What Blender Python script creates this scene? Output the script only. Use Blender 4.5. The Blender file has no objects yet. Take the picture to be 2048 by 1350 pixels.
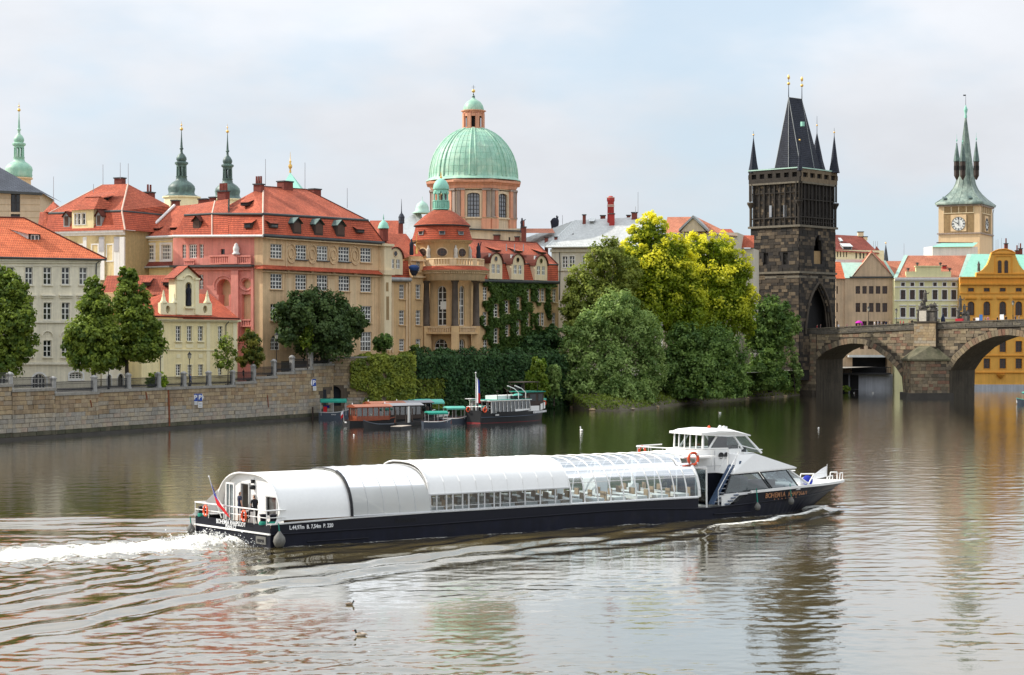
import bpy,math,random
import numpy as np
from mathutils import Vector,Matrix
random.seed(7)
rng=np.random.default_rng(7)
scene=bpy.context.scene
COL=scene.collection
R=math.radians
FPX,CH=3700.0,11.5          # focal length in photo pixels, eye height above the river

# ---------------------------------------------------------------- camera
cam=bpy.data.cameras.new('camera')
cam_ob=bpy.data.objects.new('camera',cam)
COL.objects.link(cam_ob)
cam.sensor_width=36.0
cam.lens=36.0*FPX/2048.0
cam.clip_start=0.5
cam.clip_end=9000
cam_ob.location=(0,0,CH)
cam_ob.rotation_euler=(R(90),0,0)
scene.camera=cam_ob

# ---------------------------------------------------------------- light
SUN_TO=Vector((-0.80,0.16,0.62)).normalized()     # towards the sun
SUN_EL=math.asin(SUN_TO.z)
SUN_AZ=math.atan2(SUN_TO.x,SUN_TO.y)                # clockwise from +Y
world=bpy.data.worlds.new('World')
scene.world=world
world.use_nodes=True
wn=world.node_tree
for n_ in list(wn.nodes):
 wn.nodes.remove(n_)
def W(t,**k):
 n=wn.nodes.new(t)
 for a,v in k.items():
  setattr(n,a,v)
 return n
w_out=W('ShaderNodeOutputWorld')
w_bg=W('ShaderNodeBackground')
w_bg.inputs['Strength'].default_value=0.12
w_sky=W('ShaderNodeTexSky',sky_type='NISHITA',sun_disc=False,sun_elevation=SUN_EL,sun_rotation=SUN_AZ,
  altitude=200.0,air_density=1.0,dust_density=2.0,ozone_density=1.0)
w_tc=W('ShaderNodeTexCoord')
w_map=W('ShaderNodeMapping')
w_map.inputs['Scale'].default_value=(1.0,1.0,2.3)
w_map.inputs['Location'].default_value=(0.37,0.0,0.19)
w_n1=W('ShaderNodeTexNoise')
w_n1.inputs['Scale'].default_value=5.2
w_n1.inputs['Detail'].default_value=5.0
w_n1.inputs['Roughness'].default_value=0.50
w_r1=W('ShaderNodeMapRange')
for k_,v_ in (('From Min',.34),('From Max',.58),('To Min',.30),('To Max',1.0)):
 w_r1.inputs[k_].default_value=v_
w_r1.interpolation_type='SMOOTHSTEP'
w_n2=W('ShaderNodeTexNoise')
w_n2.inputs['Scale'].default_value=4.0
w_n2.inputs['Detail'].default_value=6.0
w_n2.inputs['Roughness'].default_value=0.55
w_r2=W('ShaderNodeMapRange')
for k_,v_ in (('From Min',.3),('From Max',.7),('To Min',.88),('To Max',1.12)):
 w_r2.inputs[k_].default_value=v_
w_cl=W('ShaderNodeVectorMath',operation='SCALE')
w_cl.inputs[0].default_value=(5.7,5.9,6.25)
w_bl=W('ShaderNodeVectorMath',operation='MULTIPLY_ADD')   # thin bright veil over the blue
w_bl.inputs[1].default_value=(0.42,0.42,0.42)
w_bl.inputs[2].default_value=(3.1,4.0,4.8)
w_mix=W('ShaderNodeMix',data_type='VECTOR')
L=wn.links.new
L(w_tc.outputs['Generated'],w_map.inputs['Vector'])
L(w_map.outputs[0],w_n1.inputs['Vector'])
L(w_map.outputs[0],w_n2.inputs['Vector'])
L(w_n1.outputs[0],w_r1.inputs[0])
L(w_n2.outputs[0],w_r2.inputs[0])
w_sx=W('ShaderNodeSeparateXYZ')
w_z=W('ShaderNodeMapRange')                                  # overcast sky: brighter towards the zenith
for k_,v_ in (('From Min',0.0),('From Max',1.0),('To Min',.88),('To Max',2.3)):
 w_z.inputs[k_].default_value=v_
w_mz=W('ShaderNodeMath',operation='MULTIPLY')
L(w_tc.outputs['Generated'],w_sx.inputs[0])
L(w_sx.outputs[2],w_z.inputs[0])
L(w_r2.outputs[0],w_mz.inputs[0])
L(w_z.outputs[0],w_mz.inputs[1])
L(w_mz.outputs[0],w_cl.inputs['Scale'])
L(w_sky.outputs[0],w_bl.inputs[0])
L(w_r1.outputs[0],w_mix.inputs['Factor'])
L(w_bl.outputs[0],w_mix.inputs[4])
L(w_cl.outputs[0],w_mix.inputs[5])
L(w_mix.outputs[1],w_bg.inputs['Color'])
L(w_bg.outputs[0],w_out.inputs['Surface'])

sun=bpy.data.lights.new('sun','SUN')
sun.energy=4.4
sun.angle=R(0.6)
sun.color=(1.0,0.94,0.84)
sun_ob=bpy.data.objects.new('sun',sun)
COL.objects.link(sun_ob)
sun_ob.rotation_euler=SUN_TO.to_track_quat('Z','Y').to_euler()
vs_=scene.view_settings
vs_.view_transform='Standard'
vs_.look='None'
vs_.gamma=1.0
vs_.exposure=0.19
vs_.use_curve_mapping=False
scene.render.engine='CYCLES'
cy=scene.cycles
cy.use_denoising=True
cy.max_bounces=6
cy.diffuse_bounces=3
cy.glossy_bounces=3
cy.transmission_bounces=4
cy.transparent_max_bounces=12
cy.caustics_reflective=False
cy.caustics_refractive=False
cy.sample_clamp_indirect=6.0

# ---------------------------------------------------------------- materials
MATS={}
def nt_new(name):
 m=bpy.data.materials.new(name)
 m.use_nodes=True
 MATS[name]=m
 nt=m.node_tree
 return m,nt,nt.nodes['Principled BSDF']
def nd(nt,t,ins=None,**k):
 n=nt.nodes.new(t)
 for a,v in k.items():
  setattr(n,a,v)
 for a,v in (ins or {}).items():
  if hasattr(v,'is_linked') or hasattr(v,'links'):
   nt.links.new(v,n.inputs[a])
  else:
   n.inputs[a].default_value=v
 return n
def mth(nt,op,a,b=0.0,c=None):
 ins={0:a,1:b}
 if c is not None:
  ins[2]=c
 return nd(nt,'ShaderNodeMath',ins,operation=op).outputs[0]
def rng_(nt,v,a,b,c,d):
 return nd(nt,'ShaderNodeMapRange',{'Value':v,'From Min':a,'From Max':b,'To Min':c,'To Max':d}).outputs[0]
def scl(nt,col,f):
 return nd(nt,'ShaderNodeVectorMath',{0:col,'Scale':f},operation='SCALE').outputs[0]
def noise(nt,vec,scale,detail=3.0,rough=.55):
 return nd(nt,'ShaderNodeTexNoise',{'Vector':vec,'Scale':scale,'Detail':detail,'Roughness':rough}).outputs[0]
def tone_random(nt):
 at=nd(nt,'ShaderNodeAttribute',attribute_name='tone')
 oi=nd(nt,'ShaderNodeObjectInfo')
 return mth(nt,'FRACT',mth(nt,'ADD',at.outputs['Fac'],oi.outputs['Random']))
def mixc(nt,f,a,b):
 n=nd(nt,'ShaderNodeMix',data_type='RGBA')
 for i,v in ((0,f),(6,a),(7,b)):
  if hasattr(v,'links'):
   nt.links.new(v,n.inputs[i])
  else:
   n.inputs[i].default_value=(*v,1) if isinstance(v,tuple) and len(v)==3 else v
 return n.outputs[2]

def mk(name,col,rough=.85,metal=0.0,amp=.10,scale=.7,streak=0.0,bump=0.0,bscale=6.0,spec=.3,tone=0.0,col2=None,c2lo=.45,c2hi=.7,fine=.05):
 """weathered paint / plaster / metal: broad blotches, fine grain, vertical run-off streaks"""
 m,nt,b=nt_new(name)
 tc=nd(nt,'ShaderNodeTexCoord')
 o=tc.outputs['Object']
 n1=noise(nt,o,scale,4)
 base=nd(nt,'ShaderNodeRGB')
 base.outputs[0].default_value=(*col,1)
 c=base.outputs[0]
 if col2:
  c=mixc(nt,rng_(nt,noise(nt,o,scale*.8+.13,5,.65),c2lo,c2hi,0,1),col,col2)
 f=rng_(nt,n1,.25,.75,1-amp,1+amp)
 if fine:
  f=mth(nt,'MULTIPLY',f,rng_(nt,noise(nt,o,bscale,3),.3,.7,1-fine,1+fine))
 if streak:
  mp=nd(nt,'ShaderNodeMapping',{'Vector':o,'Scale':(1.7,1.7,.09)})
  f=mth(nt,'MULTIPLY',f,rng_(nt,noise(nt,mp.outputs[0],1.3,4,.6),.35,.62,1-streak,1.0))
 if tone:
  f=mth(nt,'MULTIPLY',f,rng_(nt,tone_random(nt),0,1,1-tone,1+tone))
 nt.links.new(scl(nt,c,f),b.inputs['Base Color'])
 b.inputs['Roughness'].default_value=rough
 b.inputs['Metallic'].default_value=metal
 b.inputs['Specular IOR Level'].default_value=spec
 if bump:
  bp=nd(nt,'ShaderNodeBump',{'Height':noise(nt,o,bscale,4),'Strength':bump,'Distance':.1})
  nt.links.new(bp.outputs[0],b.inputs['Normal'])
 return m

def mk_tile(name,c1,c2,bw=.24,bh=.36,mort=(.10,.022,.012),old=(.16,.06,.04),oldf=.35):
 m,nt,b=nt_new(name)
 uv=nd(nt,'ShaderNodeUVMap')
 o=nd(nt,'ShaderNodeTexCoord').outputs['Object']
 br=nd(nt,'ShaderNodeTexBrick',{'Vector':uv.outputs[0],'Color1':(*c1,1),'Color2':(*c2,1),'Mortar':(*mort,1),
   'Scale':1.0,'Mortar Size':.035,'Mortar Smooth':.6,'Bias':-.1,'Brick Width':bw,'Row Height':bh})
 f=rng_(nt,noise(nt,o,.35,5,.6),.3,.7,.74,1.20)
 f=mth(nt,'MULTIPLY',f,rng_(nt,noise(nt,o,5.0,2),.3,.7,.86,1.14))
 c=scl(nt,br.outputs['Color'],f)
 c=mixc(nt,rng_(nt,noise(nt,o,1.1,6,.7),.56,.75,0,oldf),c,old)
 nt.links.new(c,b.inputs['Base Color'])
 b.inputs['Roughness'].default_value=.8
 b.inputs['Specular IOR Level'].default_value=.25
 sx=nd(nt,'ShaderNodeSeparateXYZ',{0:uv.outputs[0]})
 saw=mth(nt,'FRACT',mth(nt,'DIVIDE',sx.outputs[1],bh))
 h=mth(nt,'ADD',mth(nt,'MULTIPLY',saw,-.05),mth(nt,'MULTIPLY',br.outputs['Fac'],-.03))
 bp=nd(nt,'ShaderNodeBump',{'Height':h,'Strength':.9,'Distance':1.0})
 nt.links.new(bp.outputs[0],b.inputs['Normal'])
 return m

def mk_stone(name,cols,rough=.9,stainc=(.05,.04,.035),stain=.5,fine=9.0):
 """blocks whose colour comes from a per-stone random tone"""
 m,nt,b=nt_new(name)
 o=nd(nt,'ShaderNodeTexCoord').outputs['Object']
 g=nd(nt,'ShaderNodeNewGeometry').outputs['Position']
 cr=nd(nt,'ShaderNodeValToRGB',{'Fac':tone_random(nt)})
 el=cr.color_ramp.elements
 while len(el)<len(cols):
  el.new(.5)
 for i,c in enumerate(cols):
  el[i].position=i/(len(cols)-1)
  el[i].color=(*c,1)
 f=rng_(nt,noise(nt,g,2.2,5,.65),.25,.75,.72,1.22)
 f=mth(nt,'MULTIPLY',f,rng_(nt,noise(nt,g,fine,3),.3,.7,.85,1.12))
 c=scl(nt,cr.outputs[0],f)
 mp=nd(nt,'ShaderNodeMapping',{'Vector':g,'Scale':(.8,.8,.12)})
 c=mixc(nt,rng_(nt,noise(nt,mp.outputs[0],1.1,6,.7),.52,.78,0,stain),c,stainc)
 nt.links.new(c,b.inputs['Base Color'])
 b.inputs['Roughness'].default_value=rough
 b.inputs['Specular IOR Level'].default_value=.2
 bp=nd(nt,'ShaderNodeBump',{'Height':noise(nt,g,7.0,4),'Strength':.5,'Distance':.08})
 nt.links.new(bp.outputs[0],b.inputs['Normal'])
 return m

def mk_leaf(name,col,col2,trans=.35,tcol=None):
 """foliage: tone 0..1 per leaf clump runs from col to col2; light passes through the leaves"""
 m,nt,b=nt_new(name)
 nt.nodes.remove(b)
 at=nd(nt,'ShaderNodeAttribute',attribute_name='tone')
 c=mixc(nt,at.outputs['Fac'],col,col2)
 d=nd(nt,'ShaderNodeBsdfDiffuse',{'Color':c})
 tc_=mixc(nt,at.outputs['Fac'],tuple(x*1.15 for x in (tcol or col)),tuple(x*1.25 for x in (tcol or col2)))
 t=nd(nt,'ShaderNodeBsdfTranslucent',{'Color':tc_})
 gl=nd(nt,'ShaderNodeBsdfGlossy',{'Color':(.8,.85,.8,1),'Roughness':.45})
 mx=nd(nt,'ShaderNodeMixShader',{0:trans,1:d.outputs[0],2:t.outputs[0]})
 mx2=nd(nt,'ShaderNodeMixShader',{0:.018,1:mx.outputs[0],2:gl.outputs[0]})
 nt.links.new(mx2.outputs[0],nt.nodes['Material Output'].inputs['Surface'])
 return m

def mk_pane(name,dark=(.012,.014,.016),pale=(.30,.28,.24),palef=.35,rough=.06):
 """window glass with a dim room or a pale blind behind it"""
 m,nt,b=nt_new(name)
 oi=nd(nt,'ShaderNodeObjectInfo')
 o=nd(nt,'ShaderNodeTexCoord').outputs['Object']
 r=mth(nt,'MULTIPLY',rng_(nt,oi.outputs['Random'],.45,1.0,0.0,palef),rng_(nt,noise(nt,o,1.1,2),.42,.6,.35,1.0))
 nt.links.new(mixc(nt,r,dark,pale),b.inputs['Base Color'])
 b.inputs['Roughness'].default_value=rough
 b.inputs['Specular IOR Level'].default_value=.6
 bp=nd(nt,'ShaderNodeBump',{'Height':noise(nt,o,.9,1),'Strength':.25,'Distance':.06})
 nt.links.new(bp.outputs[0],b.inputs['Normal'])
 return m

def mk_clear(name,tint=(.9,.95,.95),refl=.10,white=0.0,wcol=(.8,.8,.78),rough=.04,fm=1.0):
 """thin clear sheet: see-through with a sky reflection that grows at grazing angles"""
 m,nt,b=nt_new(name)
 nt.nodes.remove(b)
 tr=nd(nt,'ShaderNodeBsdfTransparent',{'Color':(*tint,1)})
 gl=nd(nt,'ShaderNodeBsdfGlossy',{'Color':(1,1,1,1),'Roughness':rough})
 fr=nd(nt,'ShaderNodeFresnel',{'IOR':1.45})
 f=mth(nt,'ADD',mth(nt,'MULTIPLY',fr.outputs[0],fm),refl)
 s=tr.outputs[0]
 if white:
  df=nd(nt,'ShaderNodeBsdfDiffuse',{'Color':(*wcol,1)})
  tl=nd(nt,'ShaderNodeBsdfTranslucent',{'Color':(*wcol,1)})
  dm=nd(nt,'ShaderNodeMixShader',{0:.35,1:df.outputs[0],2:tl.outputs[0]})
  s=nd(nt,'ShaderNodeMixShader',{0:white,1:s,2:dm.outputs[0]}).outputs[0]
 mx=nd(nt,'ShaderNodeMixShader',{0:f,1:s,2:gl.outputs[0]})
 nt.links.new(mx.outputs[0],nt.nodes['Material Output'].inputs['Surface'])
 return m

# plaster and paint
mk('cream_plaster',(.83,.75,.58),streak=.16,amp=.08,bscale=3)
mk('cream_trim',(.84,.77,.62),streak=.10,amp=.04)
mk('yellow_plaster',(.90,.76,.42),streak=.12,amp=.07)
mk('yellow_trim',(.90,.80,.52),streak=.08,amp=.04)
mk('tan_plaster',(.74,.51,.29),streak=.2,amp=.12,col2=(.68,.46,.26))
mk('tan_trim',(.76,.55,.33),streak=.18,amp=.08)
mk('pale_tan',(.80,.65,.42),streak=.12,amp=.06)
mk('rotunda_plaster',(.72,.48,.24),streak=.16,amp=.08,col2=(.64,.42,.22))
mk('pink_plaster',(.74,.285,.225),streak=.16,amp=.09,col2=(.66,.24,.19))
mk('ochre_panel',(.78,.62,.33),streak=.12,amp=.12,scale=2.2)
mk('white_plaster',(.80,.78,.74),streak=.12,amp=.04)
mk('grey_cream',(.66,.60,.48),streak=.14,amp=.05)
mk('orange_plaster',(.80,.42,.085),streak=.12,amp=.07)
mk('orange_dark',(.74,.33,.05),streak=.12,amp=.07)
mk('lemon_plaster',(.76,.71,.40),streak=.07,amp=.04)
mk('salmon_stone',(.72,.35,.22),streak=.22,amp=.10)
mk('church_cream',(.72,.58,.40),streak=.2,amp=.08)
mk('grey_stone',(.40,.32,.27),streak=.3,amp=.15)
mk('clock_plaster',(.78,.56,.33),streak=.08,amp=.05)
mk('sandstone_wall',(.62,.45,.29),streak=.2,amp=.12,scale=.35,col2=(.54,.40,.27))
mk('brown_panel',(.35,.23,.11),streak=.2,amp=.2,scale=2)
mk('stone_box',(.55,.44,.31),streak=.1,amp=.08)
mk('blue_grey_panel',(.45,.44,.45),amp=.1)
# roofs
mk_tile('tile_red',(.60,.150,.075),(.47,.105,.055))
mk_tile('tile_bright',(.74,.19,.075),(.64,.15,.06),bh=.62,mort=(.24,.05,.025),oldf=.12)
mk_tile('tile_deep',(.56,.115,.052),(.45,.085,.042),oldf=.3)
mk_tile('tile_old',(.46,.11,.06),(.36,.085,.05),bh=.45,oldf=.5)
mk_tile('tile_pale',(.66,.26,.15),(.58,.21,.12),oldf=.2)
mk_tile('tile_brown',(.30,.075,.05),(.24,.06,.045),oldf=.4)
mk_tile('slate',(.075,.085,.105),(.06,.068,.085),mort=(.02,.022,.03),old=(.05,.055,.06),bh=.5,bw=.6)
mk_tile('slate_black',(.034,.038,.052),(.024,.028,.042),mort=(.012,.012,.016),old=(.05,.045,.045),bh=.4,bw=.35)
mk('grey_sheet',(.50,.51,.49),rough=.5,amp=.10,streak=.2,spec=.4)
mk('white_sheet',(.66,.68,.66),rough=.5,amp=.08,streak=.12)
mk('zinc',(.36,.37,.36),rough=.5,amp=.15,streak=.2,spec=.4)
mk('ridge_mortar',(.66,.48,.38),amp=.15)
mk('copper_green',(.30,.54,.40),rough=.5,amp=.10,streak=.16,col2=(.46,.64,.48),spec=.45)
mk('copper_dark',(.085,.135,.12),rough=.5,amp=.25,streak=.4,col2=(.17,.28,.23),spec=.45)
mk('copper_mint',(.30,.62,.49),rough=.6,amp=.08,streak=.1,spec=.3)
mk('copper_pale',(.44,.64,.53),rough=.6,amp=.10,streak=.12,spec=.3)
mk('gold',(.80,.50,.14),rough=.35,metal=.85,amp=.05)
mk('gutter',(.055,.06,.06),rough=.6,amp=.2)
mk('dark_wood',(.05,.035,.028),rough=.7,amp=.25)
mk('brick_chimney',(.20,.055,.04),amp=.25,scale=1.6,bump=.3,bscale=9)
mk('red_chimney',(.40,.045,.04),amp=.15)
mk('antenna_metal',(.30,.30,.32),rough=.5,amp=.1)
# windows
mk('frame_white',(.78,.76,.70),rough=.5,amp=.05)
mk('frame_brown',(.085,.045,.03),rough=.6,amp=.15)
mk('frame_dark',(.03,.03,.032),rough=.5,amp=.1)
mk_pane('pane_dark',palef=.5)
mk_pane('pane_lit',dark=(.03,.03,.03),pale=(.5,.47,.4),palef=.75)
mk_pane('pane_sky',dark=(.25,.27,.30),pale=(.45,.46,.48),palef=1.0)  # pale base colour stands in for sky light in these panes
mk_pane('pane_brown',dark=(.035,.02,.015),pale=(.08,.05,.04))
# stone
mk_stone('quay_stone',[(.36,.255,.145),(.43,.33,.20),(.29,.215,.14),(.46,.345,.21),(.36,.31,.24),(.34,.225,.125)],stain=.5,stainc=(.10,.075,.05))
mk_stone('quay_stone_pale',[(.42,.365,.28),(.34,.31,.26),(.46,.38,.27),(.38,.345,.29),(.30,.28,.24),(.45,.35,.27)],stain=.4,stainc=(.09,.08,.065))
mk_stone('quay_stone_wet',[(.10,.095,.06),(.075,.075,.05),(.13,.115,.08),(.085,.085,.055)],stain=.6,stainc=(.035,.04,.022))
mk_stone('coping_stone',[(.33,.31,.27),(.28,.26,.23)],stain=.4)
mk_stone('bridge_stone',[(.34,.265,.165),(.24,.19,.125),(.10,.085,.066),(.37,.29,.19),(.17,.14,.105),(.31,.245,.16),(.24,.13,.09),(.29,.23,.15)],stain=.6,stainc=(.035,.032,.028))
mk_stone('parapet_stone',[(.15,.13,.105),(.11,.10,.085),(.19,.165,.125),(.13,.115,.09)],stain=.5,stainc=(.035,.033,.03))
mk_stone('tower_stone',[(.044,.038,.033),(.028,.026,.024),(.072,.058,.044),(.15,.112,.075),(.036,.032,.028),(.055,.046,.038),(.20,.152,.10)],stain=.6,stainc=(.016,.014,.014))
mk('tower_core',(.028,.024,.022),amp=.3,scale=.6)
mk('bridge_core',(.07,.056,.042),amp=.3,scale=.6)
mk('arch_soffit',(.095,.078,.055),amp=.3,scale=.5,streak=.4,bump=.6,bscale=2.5)
mk('pier_cap',(.15,.135,.085),amp=.3,scale=.6,streak=.3,bump=.4,bscale=3,col2=(.09,.09,.05))
mk('wet_stone',(.055,.048,.04),rough=.5,amp=.25)
mk('quay_core',(.11,.085,.06),amp=.25,scale=.5,streak=.2)
mk('statue_stone',(.085,.075,.065),amp=.35,scale=1.5,bump=.6,bscale=5,col2=(.19,.17,.14))
mk('pale_statue',(.55,.50,.42),amp=.15,scale=2)
mk('statue_dark',(.022,.024,.035),amp=.3)
mk('column_stone',(.115,.088,.068),amp=.3,scale=.8,streak=.3,bump=.3)
# boats and small things
mk('hull_navy',(.007,.0075,.014),rough=.42,amp=.14,spec=.22,streak=.08)
mk('hull_navy_low',(.006,.007,.016),rough=.5,amp=.25,scale=1.2,spec=.2,col2=(.016,.016,.022),c2lo=.55,c2hi=.8,streak=.3)
mk('boat_white',(.83,.82,.79),rough=.4,amp=.03,spec=.4,fine=.02)
mk('copper_grey',(.19,.255,.215),rough=.5,amp=.2,streak=.35,col2=(.36,.43,.35),spec=.45)
mk('boat_grey',(.55,.55,.54),rough=.4,amp=.05)
mk('steel',(.62,.62,.62),rough=.35,metal=.6,amp=.05)
mk('black_rubber',(.012,.012,.014),rough=.6,amp=.1)
mk('deck_grey',(.30,.29,.27),amp=.1)
mk('fender_grey',(.16,.155,.14),rough=.7,amp=.2,scale=5)
mk('orange_ring',(.75,.10,.035),rough=.6,amp=.06)
mk('rope_green',(.02,.22,.16),amp=.15)
mk('ink_white',(.85,.85,.85),rough=.6,amp=0,fine=0)
mk('ink_copper',(.42,.20,.10),rough=.4,amp=.05,fine=0,metal=.4)
mk('flag_white',(.80,.80,.80),amp=.04)
mk('flag_blue',(.015,.03,.30),amp=.06)
mk('flag_red',(.60,.02,.025),amp=.06)
mk('table_white',(.85,.82,.76),amp=.03)
mk('chair_tan',(.42,.29,.17),amp=.12)
mk('boat_floor',(.26,.17,.10),amp=.12)
mk('stair_blue',(.05,.08,.14),rough=.5,amp=.1)
mk_clear('boat_glass',tint=(.72,.78,.80),refl=.03,fm=.62)
mk_clear('boat_glass_dark',tint=(.22,.28,.30),refl=.12)
mk_clear('milky_panel',tint=(.9,.9,.9),refl=.03,white=.88,wcol=(.66,.67,.64),rough=.35)
mk('canopy_green',(.02,.26,.19),rough=.7,amp=.12,scale=2)
mk('canopy_mint',(.12,.45,.36),rough=.7,amp=.1)
mk('varnish',(.26,.065,.03),rough=.35,amp=.2,scale=3,spec=.5)
mk('roof_rust',(.36,.14,.085),amp=.12,rough=.6)
mk('roof_grey',(.27,.27,.28),amp=.1,rough=.6)
mk('boat_blue',(.06,.075,.10),rough=.4,amp=.15)
mk('boat_black',(.020,.021,.024),rough=.45,amp=.2)
mk('boat_red',(.30,.03,.035),rough=.5,amp=.2)
mk('shed_brown',(.055,.022,.020),amp=.2,scale=2)
mk('deck_wood',(.42,.36,.30),amp=.15,scale=2)
mk('post_red',(.14,.030,.022),amp=.25)
mk('iron',(.018,.018,.020),rough=.5,amp=.2)
mk('granite',(.34,.33,.31),amp=.14,scale=3,bump=.2,tone=.12)
mk('sign_blue',(.02,.075,.36),rough=.4,amp=.04)
mk('sign_white',(.80,.80,.80),rough=.4,amp=.03)
mk('rust',(.20,.06,.025),amp=.35,scale=2)
mk('door_iron',(.02,.022,.028),amp=.2)
mk('bark',(.055,.042,.032),amp=.3,scale=3,bump=.6,bscale=8)
mk('earth',(.10,.085,.055),amp=.3,scale=.3)
mk('paving',(.26,.24,.21),amp=.15,scale=.3)
mk('tarp_blue',(.018,.055,.17),amp=.2,rough=.6)
mk('lantern_glass',(.55,.52,.42),rough=.2,amp=.05)
mk('clock_white',(.80,.80,.76),amp=.04)
mk('white_wall_low',(.50,.51,.54),amp=.08,streak=.2)
mk('recess_dark',(.015,.014,.014),amp=.2)  # near-black put on sheets for the shade inside openings
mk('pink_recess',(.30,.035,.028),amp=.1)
# foliage
mk_leaf('leaf_linden',(.055,.105,.014),(.27,.34,.045))
mk_leaf('leaf_dark',(.034,.066,.020),(.095,.145,.038),trans=.25)
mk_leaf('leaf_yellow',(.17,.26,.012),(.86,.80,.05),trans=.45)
mk_leaf('leaf_olive',(.13,.175,.026),(.38,.42,.080))
mk_leaf('leaf_willow',(.095,.170,.038),(.38,.50,.15),trans=.38)
mk_leaf('leaf_deep',(.060,.125,.026),(.23,.34,.075),trans=.38)
mk_leaf('leaf_lime',(.10,.18,.012),(.25,.32,.04),trans=.45)
mk_leaf('leaf_ivy',(.036,.075,.012),(.10,.155,.026),trans=.15)
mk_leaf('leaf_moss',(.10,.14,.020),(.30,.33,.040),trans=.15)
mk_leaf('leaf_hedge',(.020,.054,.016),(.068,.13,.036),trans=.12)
mk_leaf('leaf_mixed',(.05,.085,.012),(.26,.24,.035),trans=.4)
mk_leaf('leaf_box',(.12,.22,.012),(.34,.46,.030),trans=.3)
mk_leaf('leaf_grass',(.09,.14,.015),(.22,.27,.035),trans=.3)

# ---------------------------------------------------------------- mesh builder
class MB:
 def __init__(s):
  s.v=[]; s.f=[]; s.m=[]; s.sm=[]; s.t=[]; s.uv={}
 def add(s,vs,fs,m=0,sm=False,t=.5,uvs=None):
  o=len(s.v)
  s.v.extend([tuple(p) for p in vs])
  for i,f in enumerate(fs):
   if uvs is not None:
    s.uv[len(s.f)]=uvs[i]
   s.f.append([o+k for k in f]); s.m.append(m); s.sm.append(sm); s.t.append(t)
  return s
 def poly(s,pts,m=0,t=.5,uv=None):
  return s.add(pts,[list(range(len(pts)))],m,False,t,[uv] if uv else None)
 def hexa(s,b,tp,m=0,t=.5,bottom=True):
  """b, tp: 4 bottom points and 4 top points, counter-clockwise seen from above"""
  fs=[[4,5,6,7],[0,1,5,4],[1,2,6,5],[2,3,7,6],[3,0,4,7]]
  if bottom:
   fs.append([3,2,1,0])
  return s.add(list(b)+list(tp),fs,m,False,t)
 def box(s,c,d,m=0,rz=0.0,t=.5):
  cx,cy_,cz=c; dx,dy,dz=d[0]/2,d[1]/2,d[2]/2
  ca,sa=math.cos(rz),math.sin(rz)
  q=[(cx+x*ca-y*sa,cy_+x*sa+y*ca) for x,y in ((-dx,-dy),(dx,-dy),(dx,dy),(-dx,dy))]
  return s.hexa([(x,y,cz-dz) for x,y in q],[(x,y,cz+dz) for x,y in q],m,t)
 def tube(s,p,q,r0,r1=None,n=6,m=0,sm=True,cap=True):
  r1=r0 if r1 is None else r1
  p,q=Vector(p),Vector(q)
  d=(q-p)
  if d.length<1e-6:
   return s
  d.normalize()
  a=d.orthogonal().normalized(); b=d.cross(a)
  vs=[]
  for c,r in ((p,r0),(q,r1)):
   for i in range(n):
    th=2*math.pi*i/n
    vs.append(c+a*(r*math.cos(th))+b*(r*math.sin(th)))
  fs=[[i,(i+1)%n,n+(i+1)%n,n+i] for i in range(n)]
  s.add(vs,fs,m,sm)
  if cap:
   s.add(vs,[list(range(n))[::-1],list(range(n,2*n))],m)
  return s
 def path(s,pts,r,n=5,m=0):
  for a,b in zip(pts,pts[1:]):
   s.tube(a,b,r,r,n,m)
  return s
 def lathe(s,c,prof,n=16,m=0,sm=True,a0=0.0,a1=None,sx=1.0,sy=1.0,rz=0.0):
  """prof: (radius, z) from bottom to top about the point c"""
  full=a1 is None
  span=2*math.pi if full else a1-a0
  k=n if full else n+1
  vs=[]
  for r,z in prof:
   for i in range(k):
    th=a0+span*i/n
    x,y=r*math.cos(th)*sx,r*math.sin(th)*sy
    vs.append((c[0]+x*math.cos(rz)-y*math.sin(rz),c[1]+x*math.sin(rz)+y*math.cos(rz),c[2]+z))
  fs,uvs=[],[]
  ln=0.0
  for j in range(len(prof)-1):
   l2=ln+math.hypot(prof[j+1][0]-prof[j][0],prof[j+1][1]-prof[j][1])
   for i in range(n):
    i2=(i+1)%k if full else i+1
    fs.append([j*k+i,j*k+i2,(j+1)*k+i2,(j+1)*k+i])
    rr0,rr1=prof[j][0],prof[j+1][0]
    d0,d1=span*i/n,span*(i+1)/n
    uvs.append([(rr0*d0,ln),(rr0*d1,ln),(rr1*d1,l2),(rr1*d0,l2)])
   ln=l2
  s.add(vs,fs,m,sm,.5,uvs)
  return s
 def sphere(s,c,r,n=10,m=0,sz=1.0):
  k=max(4,n//2)
  prof=[(max(1e-4,r*math.sin(math.pi*j/k)),-r*sz*math.cos(math.pi*j/k)) for j in range(k+1)]
  return s.lathe(c,prof,n,m)
 def mesh(s,name,mats):
  me=bpy.data.meshes.new(name)
  me.from_pydata(s.v,[],s.f)
  for mm in (mats if isinstance(mats,(list,tuple)) else [mats]):
   me.materials.append(MATS[mm])
  nf=len(s.f)
  if nf:
   me.polygons.foreach_set('material_index',s.m)
   me.polygons.foreach_set('use_smooth',s.sm)
   at=me.attributes.new('tone','FLOAT','FACE')
   at.data.foreach_set('value',s.t)
   if s.uv:
    ul=me.uv_layers.new(name='UVMap')
    buf=np.zeros((len(me.loops),2),dtype=np.float32)
    k=0
    for i,f in enumerate(s.f):
     if i in s.uv:
      buf[k:k+len(f)]=s.uv[i]
     k+=len(f)
    ul.data.foreach_set('uv',buf.ravel())
  me.update()
  return me

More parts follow.
